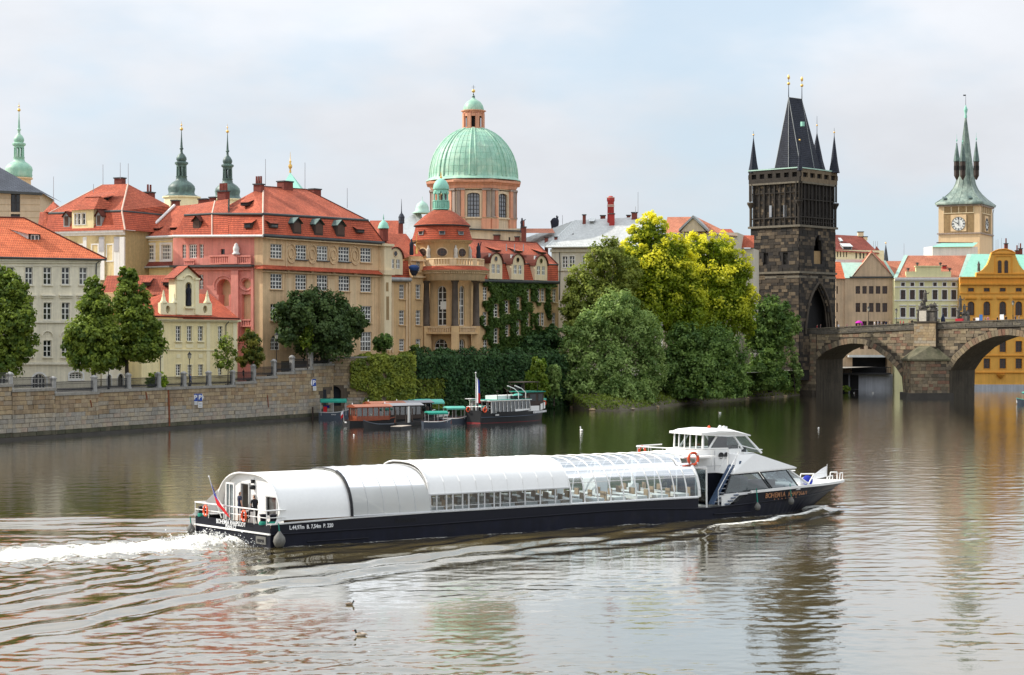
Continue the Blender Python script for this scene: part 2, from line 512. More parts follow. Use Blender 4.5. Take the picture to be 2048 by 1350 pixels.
def link(name,data,parent=None,local=False,kind=None,label=None):
 o=bpy.data.objects.new(name,data)
 COL.objects.link(o)
 if parent is not None:
  o.parent=parent
  if not local:
   o.matrix_parent_inverse=Matrix.Translation(parent.location).inverted()
 if kind:
  o['kind']=kind
 if label:
  o['label']=label
 return o
def obj(name,mb,mats,parent=None,local=False,kind=None,label=None):
 return link(name,mb.mesh(name,mats),parent,local,kind,label)
def tag(o,label,cat,group=None,kind=None):
 o['label']=label; o['category']=cat
 if group:o['group']=group
 if kind:o['kind']=kind
 return o
def thing(name,label,cat,loc=(0,0,0),rz=0.0,group=None):
 o=bpy.data.objects.new(name,None)
 COL.objects.link(o)
 o.location=loc
 o.rotation_euler=(0,0,rz)
 o.empty_display_size=.3
 return tag(o,label,cat,group,'thing')
def dup(root,loc,rz,label=None,group=None):
 def cp(o,par):
  c=o.copy(); COL.objects.link(c)
  if par is not None:
   c.parent=par
  for ch in kids.get(o.name,[]):
   cp(ch,c)
  return c
 kids={}
 for o in root.children_recursive:
  kids.setdefault(o.parent.name,[]).append(o)
 r=cp(root,None)
 r.location=loc; r.rotation_euler=(0,0,rz)
 if label:r['label']=label
 if group:r['group']=group
 return r
def PX(px,py,Y):
 return Vector(((px-1024)/FPX*Y,Y,CH-(py-675)/FPX*Y))
def GX(px,Y):
 return Vector(((px-1024)/FPX*Y,Y))
def zat(py,Y):
 return CH-(py-675)/FPX*Y

# ---------------------------------------------------------------- facades
class Fac:
 """a vertical wall plane; e runs to the right along it, n points out of it, towards the river"""
 def __init__(s,A,B=None,d=None):
  s.A=Vector(A)
  s.e=(Vector(B)-s.A).normalized() if B is not None else Vector(d).normalized()
  s.n=Vector((s.e.y,-s.e.x))
  s.ang=math.atan2(s.e.y,s.e.x)
 def uz(s,px,py,d=0.0):
  k=(px-1024)/FPX
  Y=(d+s.A.dot(s.n))/(k*s.n.x+s.n.y)
  p=Vector((k*Y,Y))-s.A
  return p.dot(s.e),CH-(py-675)/FPX*Y
 def u(s,px,d=0.0):
  return s.uz(px,675,d)[0]
 def P(s,u,z,d=0.0):
  return Vector((s.A.x+s.e.x*u+s.n.x*d,s.A.y+s.e.y*u+s.n.y*d,z))
 def at(s,px,py,d=0.0):
  u,z=s.uz(px,py,d)
  return s.P(u,z,d)
 def ux(s,px,py,u):
  """the point at distance u along the wall that shows at column px: returns outward distance d and z"""
  k=(px-1024)/FPX
  p0=s.A+s.e*u
  # p0.x + n.x d = k (p0.y + n.y d)
  d=(k*p0.y-p0.x)/(s.n.x-k*s.n.y)
  Y=p0.y+s.n.y*d
  return d,CH-(py-675)/FPX*Y
 def box(s,mb,u0,u1,z0,z1,d0,d1,m=0,t=.5):
  b=[s.P(u0,z0,d1),s.P(u1,z0,d1),s.P(u1,z0,d0),s.P(u0,z0,d0)]
  tp=[s.P(u0,z1,d1),s.P(u1,z1,d1),s.P(u1,z1,d0),s.P(u0,z1,d0)]
  mb.hexa(b,tp,m,t)
 def pbox(s,mb,x0,y0,x1,y1,d0,d1,m=0,t=.5):
  """box between pixel corners on the wall plane"""
  xm,ym=(x0+x1)/2,(y0+y1)/2
  s.box(mb,s.uz(x0,ym)[0],s.uz(x1,ym)[0],s.uz(xm,y1)[1],s.uz(xm,y0)[1],d0,d1,m,t)

def outline(w,h,arch,n=10):
 """window outline in x (-w/2..w/2) and z (0..h); 0 square, 1 round head, 2 oval, 3 shallow head"""
 if arch==2:
  return [(w/2*math.cos(2*math.pi*i/16),h/2+h/2*math.sin(2*math.pi*i/16)) for i in range(16)]
 if arch==4:
  rh=min(h*.95,w*.95); rr=w*1.15; k=n//2
  pts=[(w/2,h-rh)]
  for i in range(1,k+1):
   x=w/2*(1-i/k); t=((rr*rr-(x+rr-w/2)**2)/(rr*rr-(rr-w/2)**2))**.5
   pts.append((x,h-rh+rh*t))
  return [(-w/2,0),(w/2,0)]+pts+[(-x,z) for x,z in pts[-2::-1]]
 if arch in (1,3):
  rh=min(w/2,h) if arch==1 else w*.18
  return [(-w/2,0),(w/2,0)]+[(w/2*math.cos(math.pi*i/n),h-rh+rh*math.sin(math.pi*i/n)) for i in range(n+1)]
 return [(-w/2,0),(w/2,0),(w/2,h),(-w/2,h)]
def topz(x,w,h,arch):
 q=max(0.0,1-(2*x/w)**2)**.5
 if arch==1:return h-w/2+w/2*q
 if arch==3:return h-w*.18+w*.18*q
 if arch==2:return h/2+h/2*q
 return h

WIN={}
def win_mesh(w,h,arch,nx,nz,bar,fmat,pmat,mid):
 key=(round(w,1),round(h,1),arch,nx,nz,bar,fmat,pmat,mid)
 if key in WIN:
  return WIN[key]
 w,h=key[0],key[1]
 ol=outline(w,h,arch)
 c=(0,h/2)
 fr=min(.11,w*.08)
 ins=[(x*(1-2*fr/w),c[1]+(z-c[1])*(1-2*fr/h)) for x,z in ol]
 mb=MB()
 k=len(ol)
 y0,y1=-.05,.05
 for i in range(k):
  j=(i+1)%k
  a,b,bi,ai=ol[i],ol[j],ins[j],ins[i]
  mb.add([(a[0],y0,a[1]),(b[0],y0,b[1]),(bi[0],y0,bi[1]),(ai[0],y0,ai[1]),
    (ai[0],y1,ai[1]),(bi[0],y1,bi[1])],[[0,1,2,3],[3,2,5,4]])
 hb=bar/2
 for i in range(1,nx):
  x=-w/2+w*i/nx
  b2=hb*(1.7 if (nx%2==0 and i==nx//2) else 1.0)
  zt=topz(x,w,h,arch)-fr
  zb=fr if arch !=2 else h-zt
  mb.box((x,-.012,(zt+zb)/2),(b2*2,.05,zt-zb))
 for i in range(1,nz):
  z=h*i/nz
  hw=w/2-fr*.6
  if arch==2:
   hw=w/2*max(.05,1-(2*z/h-1)**2)**.5
  elif arch and z>topz(hw,w,h,arch):
   hw*=.8
  b2=hb*(1.8 if mid and i==mid else 1.0)
  mb.box((0,0.0,z),(hw*2,.06,b2*2))
 fm=mb.mesh('window',fmat)
 pb=MB().poly([(x,.03,z) for x,z in ol])
 WIN[key]=(fm,pb.mesh('pane',pmat))
 return WIN[key]

def place_window(F,parent,hole,st,d=0.0):
 u0,u1,z0,z1,arch=hole
 nx,nz=st.get('n',(3,4))
 fm,pm=win_mesh(u1-u0,z1-z0,arch,nx,nz,st.get('bar',.085),st.get('fm','frame_white'),st.get('pm','pane_dark'),st.get('mid',0))
 o=link('window',fm)
 o.location=F.P((u0+u1)/2,z0,d-st.get('rec',.22))
 o.rotation_euler=(0,0,F.ang)
 o.parent=parent
 o.matrix_parent_inverse=Matrix.Translation(parent.location).inverted()
 p=link('pane',pm)
 p.parent=o
 w=u1-u0
 if st.get('sill',1):
  sk=('sill',round(w,1),st.get('sm','tan_trim'))
  if sk not in WIN:
   WIN[sk]=MB().box((0,-.22,-.08),(sk[1]+.3,.5,.16)).mesh('sill',sk[2])
  s=link('sill',WIN[sk]); s.parent=o
 if st.get('sur'):
  sk=('sur',round(w,1),round(z1-z0,1),arch,st['sur'],st.get('surm','cream_trim'))
  if sk not in WIN:
   ol=outline(sk[1],sk[2],arch)
   t_=sk[4]
   hh=sk[2]
   mb=MB()
   out=[(x*(1+2*t_/sk[1]),hh/2+(z-hh/2)*(1+2*t_/hh)) for x,z in ol]
   yb=-st.get('rec',.22)
   for i in range(len(ol)):
    j=(i+1)%len(ol)
    mb.add([(ol[i][0],yb-.07,ol[i][1]),(out[i][0],yb-.07,out[i][1]),(out[j][0],yb-.07,out[j][1]),(ol[j][0],yb-.07,ol[j][1]),
      (out[i][0],yb+.02,out[i][1]),(out[j][0],yb+.02,out[j][1]),(ol[i][0],yb+.1,ol[i][1]),(ol[j][0],yb+.1,ol[j][1])],
     [[0,3,2,1],[1,2,5,4],[0,6,7,3]])
   WIN[sk]=mb.mesh('surround',sk[5])
  s=link('surround',WIN[sk]); s.parent=o
 return o

def wall_mesh(F,mb,u0,u1,z0,z1,holes=(),rec=.35,back=8.0,m=0,d=0.0,sides=True,top=True,rm=None):
 us=sorted({u0,u1,*[x for h in holes for x in h[:2] if u0<x<u1]})
 zs=sorted({z0,z1,*[x for h in holes for x in h[2:4] if z0<x<z1]})
 rm=m if rm is None else rm
 for i in range(len(us)-1):
  for j in range(len(zs)-1):
   cu,cz=(us[i]+us[i+1])/2,(zs[j]+zs[j+1])/2
   if any(h[0]<cu<h[1] and h[2]<cz<h[3] for h in holes):
    continue
   a,b,c,e=us[i],us[i+1],zs[j],zs[j+1]
   mb.poly([F.P(a,c,d),F.P(b,c,d),F.P(b,e,d),F.P(a,e,d)],m,uv=[(a,c),(b,c),(b,e),(a,e)])
 for h in holes:
  a,b,c,e,arch=h
  w,hh=b-a,e-c
  ol=[((a+b)/2+x,c+z) for x,z in outline(w,hh,arch)]
  k=len(ol)
  for i in range(k):
   p,q=ol[i],ol[(i+1)%k]
   mb.poly([F.P(q[0],q[1],d),F.P(p[0],p[1],d),F.P(p[0],p[1],d-rec),F.P(q[0],q[1],d-rec)],rm)
  if arch in (1,3,4):
   top_=ol[2:]
   half=len(top_)//2
   right=top_[:half+1]; left=top_[half:]
   mb.poly([F.P(b,e,d)]+[F.P(x,z,d) for x,z in right[::-1]],m)
   mb.poly([F.P(a,e,d)]+[F.P(x,z,d) for x,z in left[::-1]],m)
  elif arch==2:
   for (cx,cz,s0) in ((b,e,0),(a,e,4),(a,c,8),(b,c,12)):
    seg=[ol[(s0+i)%16] for i in range(5)]
    mb.poly([F.P(cx,cz,d)]+[F.P(x,z,d) for x,z in seg[::-1]],m)
 if sides:
  mb.poly([F.P(u0,z0,d),F.P(u0,z1,d),F.P(u0,z1,d-back),F.P(u0,z0,d-back)],m)
  mb.poly([F.P(u1,z0,d),F.P(u1,z0,d-back),F.P(u1,z1,d-back),F.P(u1,z1,d)],m)
  mb.poly([F.P(u0,z0,d-back),F.P(u0,z1,d-back),F.P(u1,z1,d-back),F.P(u1,z0,d-back)],m)
 if top:
  mb.poly([F.P(u0,z1,d),F.P(u1,z1,d),F.P(u1,z1,d-back),F.P(u0,z1,d-back)],m)

def pholes(F,rects,d=0.0):
 out=[]
 for r in rects:
  x0,y0,x1,y1=r[:4]
  ar=r[4] if len(r)>4 else 0
  xm,ym=(x0+x1)/2,(y0+y1)/2
  out.append((F.uz(x0,ym,d)[0],F.uz(x1,ym,d)[0],F.uz(xm,y1,d)[1],F.uz(xm,y0,d)[1],ar))
 return out

def roof_poly(mb,pts,m=0):
 """roof slope with metre UVs: u level, v up the slope"""
 pts=[Vector(p) for p in pts]
 nrm=Vector((0,0,0))
 for i in range(len(pts)):
  nrm+=pts[i].cross(pts[(i+1)%len(pts)])
 nrm.normalize()
 if nrm.z<0:
  pts=pts[::-1]; nrm=-nrm
 hx=Vector((-nrm.y,nrm.x,0))
 if hx.length<1e-4:
  hx=Vector((1,0,0))
 hx.normalize()
 vy=nrm.cross(hx)
 mb.poly(pts,m,uv=[(p.dot(hx),p.dot(vy)) for p in pts])

def chimney(parent,c,w,d,h,rz=0.0,pots=0,mat='brick_chimney',name='chimney'):
 """brick stack standing at c with a cap and clay pots"""
 mb=MB()
 mb.box((c[0],c[1],c[2]+h/2),(w,d,h),0,rz)
 mb.box((c[0],c[1],c[2]+h+.09),(w+.22,d+.22,.18),1,rz)
 o=obj(name,mb,[mat,'gutter'],parent)
 for i in range(pots):
  t=(i-(pots-1)/2)*w/max(1,pots)*.9
  pm=MB().tube((c[0]+t*math.cos(rz),c[1]+t*math.sin(rz),c[2]+h+.18),(c[0]+t*math.cos(rz),c[1]+t*math.sin(rz),c[2]+h+1.3),.17,.15,7)
  q=obj('chimney_pot',pm,'brick_chimney'); q.parent=o
 return o
def pchim(parent,F,x0,y0,x1,y1,d,pots=0,mat='brick_chimney',extra=1.5):
 """chimney that shows between the given columns, at distance d behind the wall plane"""
 u0,zt=F.uz(x0,y0,d); u1,zb=F.uz(x1,y1,d)
 u1=F.uz(x1,y0,d)[0]
 zb=F.uz(x0,y1,d)[1]-extra
 w=(u1-u0)*.72
 p=F.P((u0+u1)/2,zb,d-w*.3)
 return chimney(parent,p,w,w*.72,zt-zb,F.ang,pots,mat)
def antenna(parent,px,y0,y1,Y,r=.035):
 return obj('antenna',MB().tube(PX(px,y1,Y),PX(px,y0,Y),r*1.3,r,5),'antenna_metal',parent)
def strip(F,mb,pts,h,d0,d1,m=0):
 """string course along pixel points, h pixels tall"""
 for (xa,ya),(xb,yb) in zip(pts,pts[1:]):
  ua,za=F.uz(xa,ya); ub,zb=F.uz(xb,yb)
  ha=h/FPX*(F.P(ua,za)).y; hb=h/FPX*(F.P(ub,zb)).y
  mb.hexa([F.P(ua,za-ha,d1),F.P(ub,zb-hb,d1),F.P(ub,zb-hb,d0),F.P(ua,za-ha,d0)],
    [F.P(ua,za,d1),F.P(ub,zb,d1),F.P(ub,zb,d0),F.P(ua,za,d0)],m)
# ================================================================ the big boat's frame (used by the wake as well)
BO=Vector((-15.18,104.28)); BA=Vector((.851,.525)).normalized(); BS=Vector((BA.y,-BA.x))

# ---------------------------------------------------------------- leaf clouds
def leaf_object(name,P,N,S,T,mat,parent=None,kind=None,aspect=.62):
 """one small four-cornered leaf (or leaf spray) per row of P"""
 n=len(P)
 N=N/(np.linalg.norm(N,axis=1,keepdims=True)+1e-9)
 rv=rng.normal(size=(n,3))
 a=np.cross(N,rv); a/=np.linalg.norm(a,axis=1,keepdims=True)+1e-9
 b=np.cross(N,a)
 S=S[:,None]
 V=np.stack([P-a*S,P-b*S*aspect+N*S*.15,P+a*S,P+b*S*aspect+N*S*.15],1).reshape(-1,3).astype(np.float32)
 me=bpy.data.meshes.new(name)
 me.vertices.add(4*n); me.loops.add(4*n); me.polygons.add(n)
 me.vertices.foreach_set('co',V.ravel())
 me.loops.foreach_set('vertex_index',np.arange(4*n,dtype=np.int32))
 me.polygons.foreach_set('loop_start',np.arange(0,4*n,4,dtype=np.int32))
 me.polygons.foreach_set('loop_total',np.full(n,4,dtype=np.int32))
 at=me.attributes.new('tone','FLOAT','FACE')
 at.data.foreach_set('value',np.clip(T,0,1).astype(np.float32))
 me.materials.append(MATS[mat])
 me.update(calc_edges=True)
 return link(name,me,parent,kind=kind)

def cloud(blobs,n,size,clump=.30,per=60,core=.24,up=.35,droop=0.0,tsd=.16):
 """leaf positions: clumps spread over the skin of the blobs, some leaves deep inside"""
 C=np.array([b[0] for b in blobs],float); Rr=np.array([b[1] for b in blobs],float)
 w=Rr[:,0]*Rr[:,2]; w=w/w.sum()
 nc=max(12,n//per)
 bi=rng.choice(len(blobs),nc,p=w)
 D=rng.normal(size=(nc,3)); D/=np.linalg.norm(D,axis=1,keepdims=True)
 rad=rng.uniform(.62,1.0,nc)**.6
 cc=C[bi]+D*Rr[bi]*rad[:,None]
 cr=Rr[bi].mean(1)*clump*rng.uniform(.55,1.25,nc)
 ct=rng.uniform(0.05,.95,nc)
 n1=int(n*(1-core))
 ci=rng.integers(0,nc,n1)
 G=rng.normal(size=(n1,3))*np.array([1,1,.72])
 G/=(np.linalg.norm(G,axis=1,keepdims=True)+1e-6)/(rng.uniform(0,1,(n1,1))**.45)
 P=cc[ci]+G*cr[ci][:,None]
 if droop:
  P[:,2]-=rng.uniform(0,droop,n1)*(np.abs(G[:,0])+.3)*cr[ci]
 N=D[ci]*.6+G*.7+rng.normal(size=(n1,3))*.55+np.array([0,0,up])
 T=ct[ci]+rng.normal(size=n1)*tsd
 n2=n-n1
 b2=rng.choice(len(blobs),n2,p=w)
 D2=rng.normal(size=(n2,3)); D2/=np.linalg.norm(D2,axis=1,keepdims=True)
 P2=C[b2]+D2*Rr[b2]*rng.uniform(.2,.75,(n2,1))
 P=np.vstack([P,P2]); N=np.vstack([N,D2+rng.normal(size=(n2,3))*.5]); T=np.concatenate([T,rng.uniform(0,.6,n2)])
 S=size*rng.uniform(.65,1.3,len(P))
 return P,N,S,T

def pblob(px,py,rx,rz,Y,dy=None):
 """blob from its photo centre and half sizes at depth Y"""
 k=Y/FPX
 return (PX(px,py,Y),(rx*k,(dy if dy else rx*k*.85),rz*k))

def tree(name,label,px,ybase,Y,blobs,n,mat,size=.32,trunk=.28,cat='tree',group=None,zb=None,**kw):
 base=PX(px,ybase,Y)
 if zb is not None:
  base.z=zb
 root=thing(name,label,cat,base,group=group)
 bl=[pblob(*b) for b in blobs]
 mb=MB()
 top=max(bl,key=lambda b:b[0].z)
 tp=Vector(top[0])
 mid=base.lerp(tp,.45)+Vector((random.uniform(-.3,.3),random.uniform(-.3,.3),0))
 mb.tube(base-Vector((0,0,.4)),base+Vector((0,0,.5)),trunk*1.35,trunk,9)
 mb.tube(base+Vector((0,0,.5)),mid,trunk,trunk*.62,8)
 mb.tube(mid,tp,trunk*.62,trunk*.15,7)
 for c,r in bl:
  c=Vector(c)
  for k in range(3):
   e=c+Vector((random.uniform(-1,1)*r[0],random.uniform(-1,1)*r[1],random.uniform(-.3,.8)*r[2]))*.75
   s0=base.lerp(mid,random.uniform(.55,1.0)) if k else mid
   m2=s0.lerp(e,.5)+Vector((0,0,.12*r[2]))
   mb.tube(s0,m2,trunk*.36,trunk*.2,6)
   mb.tube(m2,e,trunk*.2,trunk*.05,5)
 obj('trunk',mb,'bark',root)
 P,N,S,T=cloud([(tuple(c),r) for c,r in bl],n,size,**kw)
 keep=P[:,2]>base.z+.1
 leaf_object('crown',P[keep],N[keep],S[keep],T[keep],mat,root)
 return root

# ================================================================ river
def build_river():
 m,nt,b=nt_new('river_water')
 nt.nodes.remove(b)
 g=nd(nt,'ShaderNodeNewGeometry').outputs['Position']
 fo=nd(nt,'ShaderNodeAttribute',attribute_name='foam')
 hgt=mth(nt,'ADD',mth(nt,'MULTIPLY',noise(nt,g,1.3,4,.6),.10),mth(nt,'MULTIPLY',noise(nt,g,4.5,3,.6),.035))
 bp=nd(nt,'ShaderNodeBump',{'Height':hgt,'Strength':mth(nt,'ADD',mth(nt,'MULTIPLY',nd(nt,'ShaderNodeAttribute',attribute_name='chop').outputs['Fac'],.16),.07),'Distance':1.0})
 body=mixc(nt,rng_(nt,noise(nt,g,.04,3),.35,.65,0,1),(.125,.092,.034),(.102,.082,.034))
 df=nd(nt,'ShaderNodeBsdfDiffuse',{'Color':body})
 gl=nd(nt,'ShaderNodeBsdfGlossy',{'Color':(.98,.98,.97,1),'Roughness':.025,'Normal':bp.outputs[0]})
 fr=nd(nt,'ShaderNodeFresnel',{'IOR':1.333,'Normal':bp.outputs[0]})
 f=nd(nt,'ShaderNodeMath',{0:mth(nt,'MULTIPLY',fr.outputs[0],1.22),1:.17},operation='ADD',use_clamp=True).outputs[0]
 wat=nd(nt,'ShaderNodeMixShader',{0:f,1:df.outputs[0],2:gl.outputs[0]})
 fn=mth(nt,'ADD',mth(nt,'MULTIPLY',noise(nt,g,1.6,6,.72),1.1),mth(nt,'MULTIPLY',noise(nt,g,6.0,4,.7),.7))
 ff=nd(nt,'ShaderNodeMapRange',{'Value':mth(nt,'ADD',fo.outputs['Fac'],mth(nt,'MULTIPLY',mth(nt,'SUBTRACT',fn,.9),1.35)),
   'From Min':.36,'From Max':.80,'To Min':0.0,'To Max':1.0})
 ff.clamp=True
 fmul=mth(nt,'MULTIPLY',ff.outputs[0],nd(nt,'ShaderNodeMath',{0:fo.outputs['Fac'],1:6.0},operation='MULTIPLY',use_clamp=True).outputs[0])
 fd=nd(nt,'ShaderNodeBsdfDiffuse',{'Color':mixc(nt,noise(nt,g,2.5,4),(.72,.70,.60),(.92,.92,.90))})
 mx=nd(nt,'ShaderNodeMixShader',{0:fmul,1:wat.outputs[0],2:fd.outputs[0]})
 nt.links.new(mx.outputs[0],nt.nodes['Material Output'].inputs['Surface'])

 py=np.concatenate([np.arange(1800,1360,-4.0),np.arange(1360,768,-1.0)])
 Y=FPX*CH/(py-675.0)
 K=np.concatenate([np.linspace(-.60,-.31,30)[:-1],np.linspace(-.31,.31,880),np.linspace(.31,.60,30)[1:]])
 YY=np.repeat(Y[:,None],len(K),1)
 XX=YY*K[None,:]
 dY=np.abs(np.gradient(Y))[:,None]*np.ones_like(XX)
 Hh=np.zeros_like(XX)
 # broad patches where the breeze ruffles the river more
 patch=np.zeros_like(XX)
 r2=np.random.default_rng(3)
 for i in range(14):
  lam=r2.uniform(9,40); th=r2.uniform(0,2*np.pi)
  patch+=np.sin(2*np.pi*(XX*np.cos(th)+1.6*YY*np.sin(th))/lam+r2.uniform(0,6.28))
 patch=np.clip(.8+.16*patch,.25,1.5)
 nw=64
 tot,got=0.0,np.zeros_like(XX)
 calm=np.ones_like(XX)
 t_=(XX-BO.x)*BA.x+(YY-BO.y)*BA.y; l_=(XX-BO.x)*BS.x+(YY-BO.y)*BS.y
 calm-=.45*np.exp(-((np.abs(l_)-np.interp(t_,[-70,-21,2,27,43],[57,25,14,8,0])+2)/5.0)**2)*(t_<42)
 patch*=calm
 for i in range(nw):
  lam=.36*(11.0**(i/(nw-1)))*r2.uniform(.92,1.08)
  th=np.pi/2+.25+r2.normal()*.62
  kx,ky=np.cos(th),np.sin(th)
  slope=.029*np.sqrt(2.0/nw)*(.55 if lam<.6 else 1.25 if lam<2.0 else .62)
  amp=slope*lam/(2*np.pi)
  fade=np.clip((lam/max(.2,abs(ky)))/(2.6*dY)-.25,0,1)
  tot+=slope**2; got+=(slope*fade)**2
  Hh+=amp*fade*patch*np.sin(2*np.pi*(XX*kx+YY*ky)/lam+r2.uniform(0,6.28))
 # the boat's wake
 t=(XX-BO.x)*BA.x+(YY-BO.y)*BA.y
 l=(XX-BO.x)*BS.x+(YY-BO.y)*BS.y
 ct=np.array([-70,-40,-21,-18,-7,2.3,8.8,14,20,27.5,36,41,43])
 cl=np.array([57,37,24.9,23.2,17.6,14.3,13.2,11.6,10.2,7.9,4.6,2.2,.6])
 lc=np.interp(t,ct,cl)
 foam=np.zeros_like(XX)
 wob=.55*np.sin(t*.43+1.3+.2*l)+.35*np.sin(t*.9+1.3)+.25*np.sin(t*2.1+l*.7)
 brk=np.clip(.75+.35*np.sin(t*.31+.5*l)+.3*np.sin(t*.83-.9*l+2),.15,1.4)
 for sg in (1,-1):
  d=(sg*l-lc)*.92+wob*.5
  env=np.exp(-((d+1.6)/3.4)**2)*(t<43)*np.clip((44-t)/6,0,1)*np.clip((t+75)/40,0,1)
  fade=np.clip(2.6/(2.4*dY)-.3,0,1)
  Hh+=.100*env*fade*brk*np.cos(2*np.pi*d/2.7)
  Hh+=.035*brk*np.exp(-((d+6)/5)**2)*(t<30)*fade*np.cos(2*np.pi*(d+.12*t)/1.9)
  cf=np.exp(-(d/.42)**2)*np.clip((t-22)/8,0,1)*(t<42.5)
  foam=np.maximum(foam,.72*cf)
  cf2=np.exp(-((d-.1)/.5)**2)*np.clip((t+22)/30,0,1)*(t<=24)*.20
  foam=np.maximum(foam,cf2)
 # bow wave heaped against the stem and thin foam along the hull
 rb=np.hypot(t-40.6,(np.abs(l)-1.6))
 Hh+=.22*np.exp(-(rb/1.1)**2)
 foam=np.maximum(foam,.85*np.exp(-(rb/1.0)**2))
 hull=np.where(t<31,3.77,3.77*np.sqrt(np.clip((42.3-t)/11.3,0,1)))
 dh=np.abs(l)-hull
 side=np.exp(-(dh/.55)**2)*(t>-.4)*(t<41.5)
 foam=np.maximum(foam,(.40+.16*np.sin(t*1.1)*np.sin(t*.37))*side)
 # churned water astern
 aft=np.clip(-t,0,200)
 w0=2.3+.075*aft
 core_=np.exp(-((l+.4)/w0)**2)*np.clip((-t+.7)/1.0,0,1)
 core_*=np.clip(1.12-aft/70,.25,1.12)
 foam=np.maximum(foam,core_*.97)
 wide=np.exp(-((l)/(w0*2.3))**2)*np.clip((-t+.3),0,1)
 foam=np.maximum(foam,.40*wide*np.clip(1.1-aft/90,.2,1))
 turb=np.zeros_like(XX)
 for i in range(26):
  lam=r2.uniform(.45,2.6); th=r2.uniform(0,6.28)
  turb+=np.sin(2*np.pi*(XX*np.cos(th)+YY*np.sin(th))/lam+r2.uniform(0,6.28))*lam
 Hh+=turb*.012*(core_+.5*wide)*np.clip(1.4/dY,0,1)
 Hh+=.38*np.exp(-((t+2.2)/1.5)**2-(l/2.3)**2)
 edge=np.clip((.6-np.abs(K))[None,:]/.02,0,1)
 Hh*=edge
 nr,ncol=XX.shape
 V=np.stack([XX,YY,Hh],2).reshape(-1,3).astype(np.float32)
 idx=np.arange(nr*ncol).reshape(nr,ncol)
 q=np.stack([idx[:-1,:-1],idx[:-1,1:],idx[1:,1:],idx[1:,:-1]],2).reshape(-1,4)
 # the rest of the river: a plain sheet just below the rippled part
 base=np.array([[-900,-300,-.6],[1500,-300,-.6],[1500,460,-.6],[-900,460,-.6]],np.float32)
 nv=len(V)
 V=np.vstack([V,base])
 q=np.vstack([q,[[nv,nv+1,nv+2,nv+3]]]).astype(np.int32)
 me=bpy.data.meshes.new('river')
 me.vertices.add(len(V)); me.loops.add(4*len(q)); me.polygons.add(len(q))
 me.vertices.foreach_set('co',V.ravel())
 me.loops.foreach_set('vertex_index',q.ravel())
 me.polygons.foreach_set('loop_start',np.arange(0,4*len(q),4,dtype=np.int32))
 me.polygons.foreach_set('loop_total',np.full(len(q),4,dtype=np.int32))
 me.polygons.foreach_set('use_smooth',np.ones(len(q),dtype=bool))
 ch=me.attributes.new('chop','FLOAT','POINT')
 ch.data.foreach_set('value',np.concatenate([np.sqrt(np.clip(1-got/tot,0,1)).reshape(-1),np.zeros(4)]).astype(np.float32))
 at=me.attributes.new('foam','FLOAT','POINT')
 at.data.foreach_set('value',np.concatenate([foam.reshape(-1),np.zeros(4)]).astype(np.float32))
 me.materials.append(m)
 me.update(calc_edges=True)
 o=link('river',me,kind='structure')
 # foam thrown up behind the transom
 n=1500
 tt=-rng.gamma(2.0,1.3,n)+.2
 ll=rng.normal(size=n)*(1.3+.10*-tt)
 zz=np.abs(rng.normal(size=n))*.20*np.exp(-((tt+2.2)/3.0)**2)+.30*np.exp(-((tt+2.2)/1.5)**2-(ll/2.3)**2)+.03
 P=np.stack([BO.x+BA.x*tt+BS.x*ll,BO.y+BA.y*tt+BS.y*ll,zz],1)
 mk('foam_white',(.88,.88,.85),amp=.05)
 f=leaf_object('wake_foam',P,rng.normal(size=(n,3))+np.array([0,0,.8]),rng.uniform(.015,.06,n),rng.uniform(0,1,n),'foam_white',kind='stuff',aspect=.9)
 return o
build_river()

# ================================================================ banks
FQ=Fac((-56.9,205.6),B=(-27.1,264.3))              # embankment wall
FI=Fac(GX(652,267.0),B=GX(829,271.0))              # ivy-grown wall beyond the arched doors
FI2=Fac(GX(831,275.0),B=GX(1130,304.0))            # ivy wall in shade
GZ=5.0
pts=[(-330,-330),FQ.P(-12,0,-1.4).xy,FQ.P(66.0,0,-1.4).xy,FI.P(0,0,-1.5).xy,FI.P(12.6,0,-1.5).xy,FI2.P(0,0,-1.5).xy,FI2.P(26,0,-1.5).xy,
 (42,338),(58,368),(70,392),(82,414.0),(2600,414.0),(2600,6500),(-3500,6500),(-3500,-330)]
obj('ground',MB().poly([(p[0],p[1],GZ) for p in pts]),'paving',kind='structure')
mb=MB()
tp=[FI.P(-6,0,-1.3).xy,FI.P(12.6,0,-1.3).xy,FI2.P(0,0,-1.3).xy,FI2.P(30,0,-1.3).xy,(12,345),(-60,345),(-52,268)]
mb.poly([(p[0],p[1],8.1) for p in tp])
for a,b_ in zip(tp,tp[1:]+tp[:1]):
 mb.poly([(a[0],a[1],4.9),(b_[0],b_[1],4.9),(b_[0],b_[1],8.1),(a[0],a[1],8.1)])
obj('terrace',mb,'earth',kind='structure')
# low grassy bank in front of the big trees
mb=MB()
sh=[(1070,832),(1084,815),(1110,811),(1140,815),(1180,821),(1240,822),(1300,817),(1360,809),(1430,803),(1500,797),(1570,793),(1600,790)]
sp=[]
for x,y in sh:
 Yw=FPX*CH/(y-675.0)
 sp.append(Vector(((x-1024)/FPX*Yw,Yw)))
rows=[]
for off,z in ((-.6,-.5),(0.0,.12),(1.2,.75),(4,1.3),(10,2.2),(22,4.2),(40,5.2)):
 rows.append([(p.x+off*(-.25),p.y+off,z+(random.uniform(-.12,.12) if off>0 else 0)) for p in sp])
for a,b_ in zip(rows,rows[1:]):
 for i in range(len(sp)-1):
  mb.poly([a[i],a[i+1],b_[i+1],b_[i]])
obj('river_bank',mb,'earth',kind='structure')
n=9000
i0=rng.integers(0,len(sp)-1,n); f0=rng.uniform(0,1,n); off=rng.uniform(.1,9,n)
A_=np.array([[p.x,p.y] for p in sp])
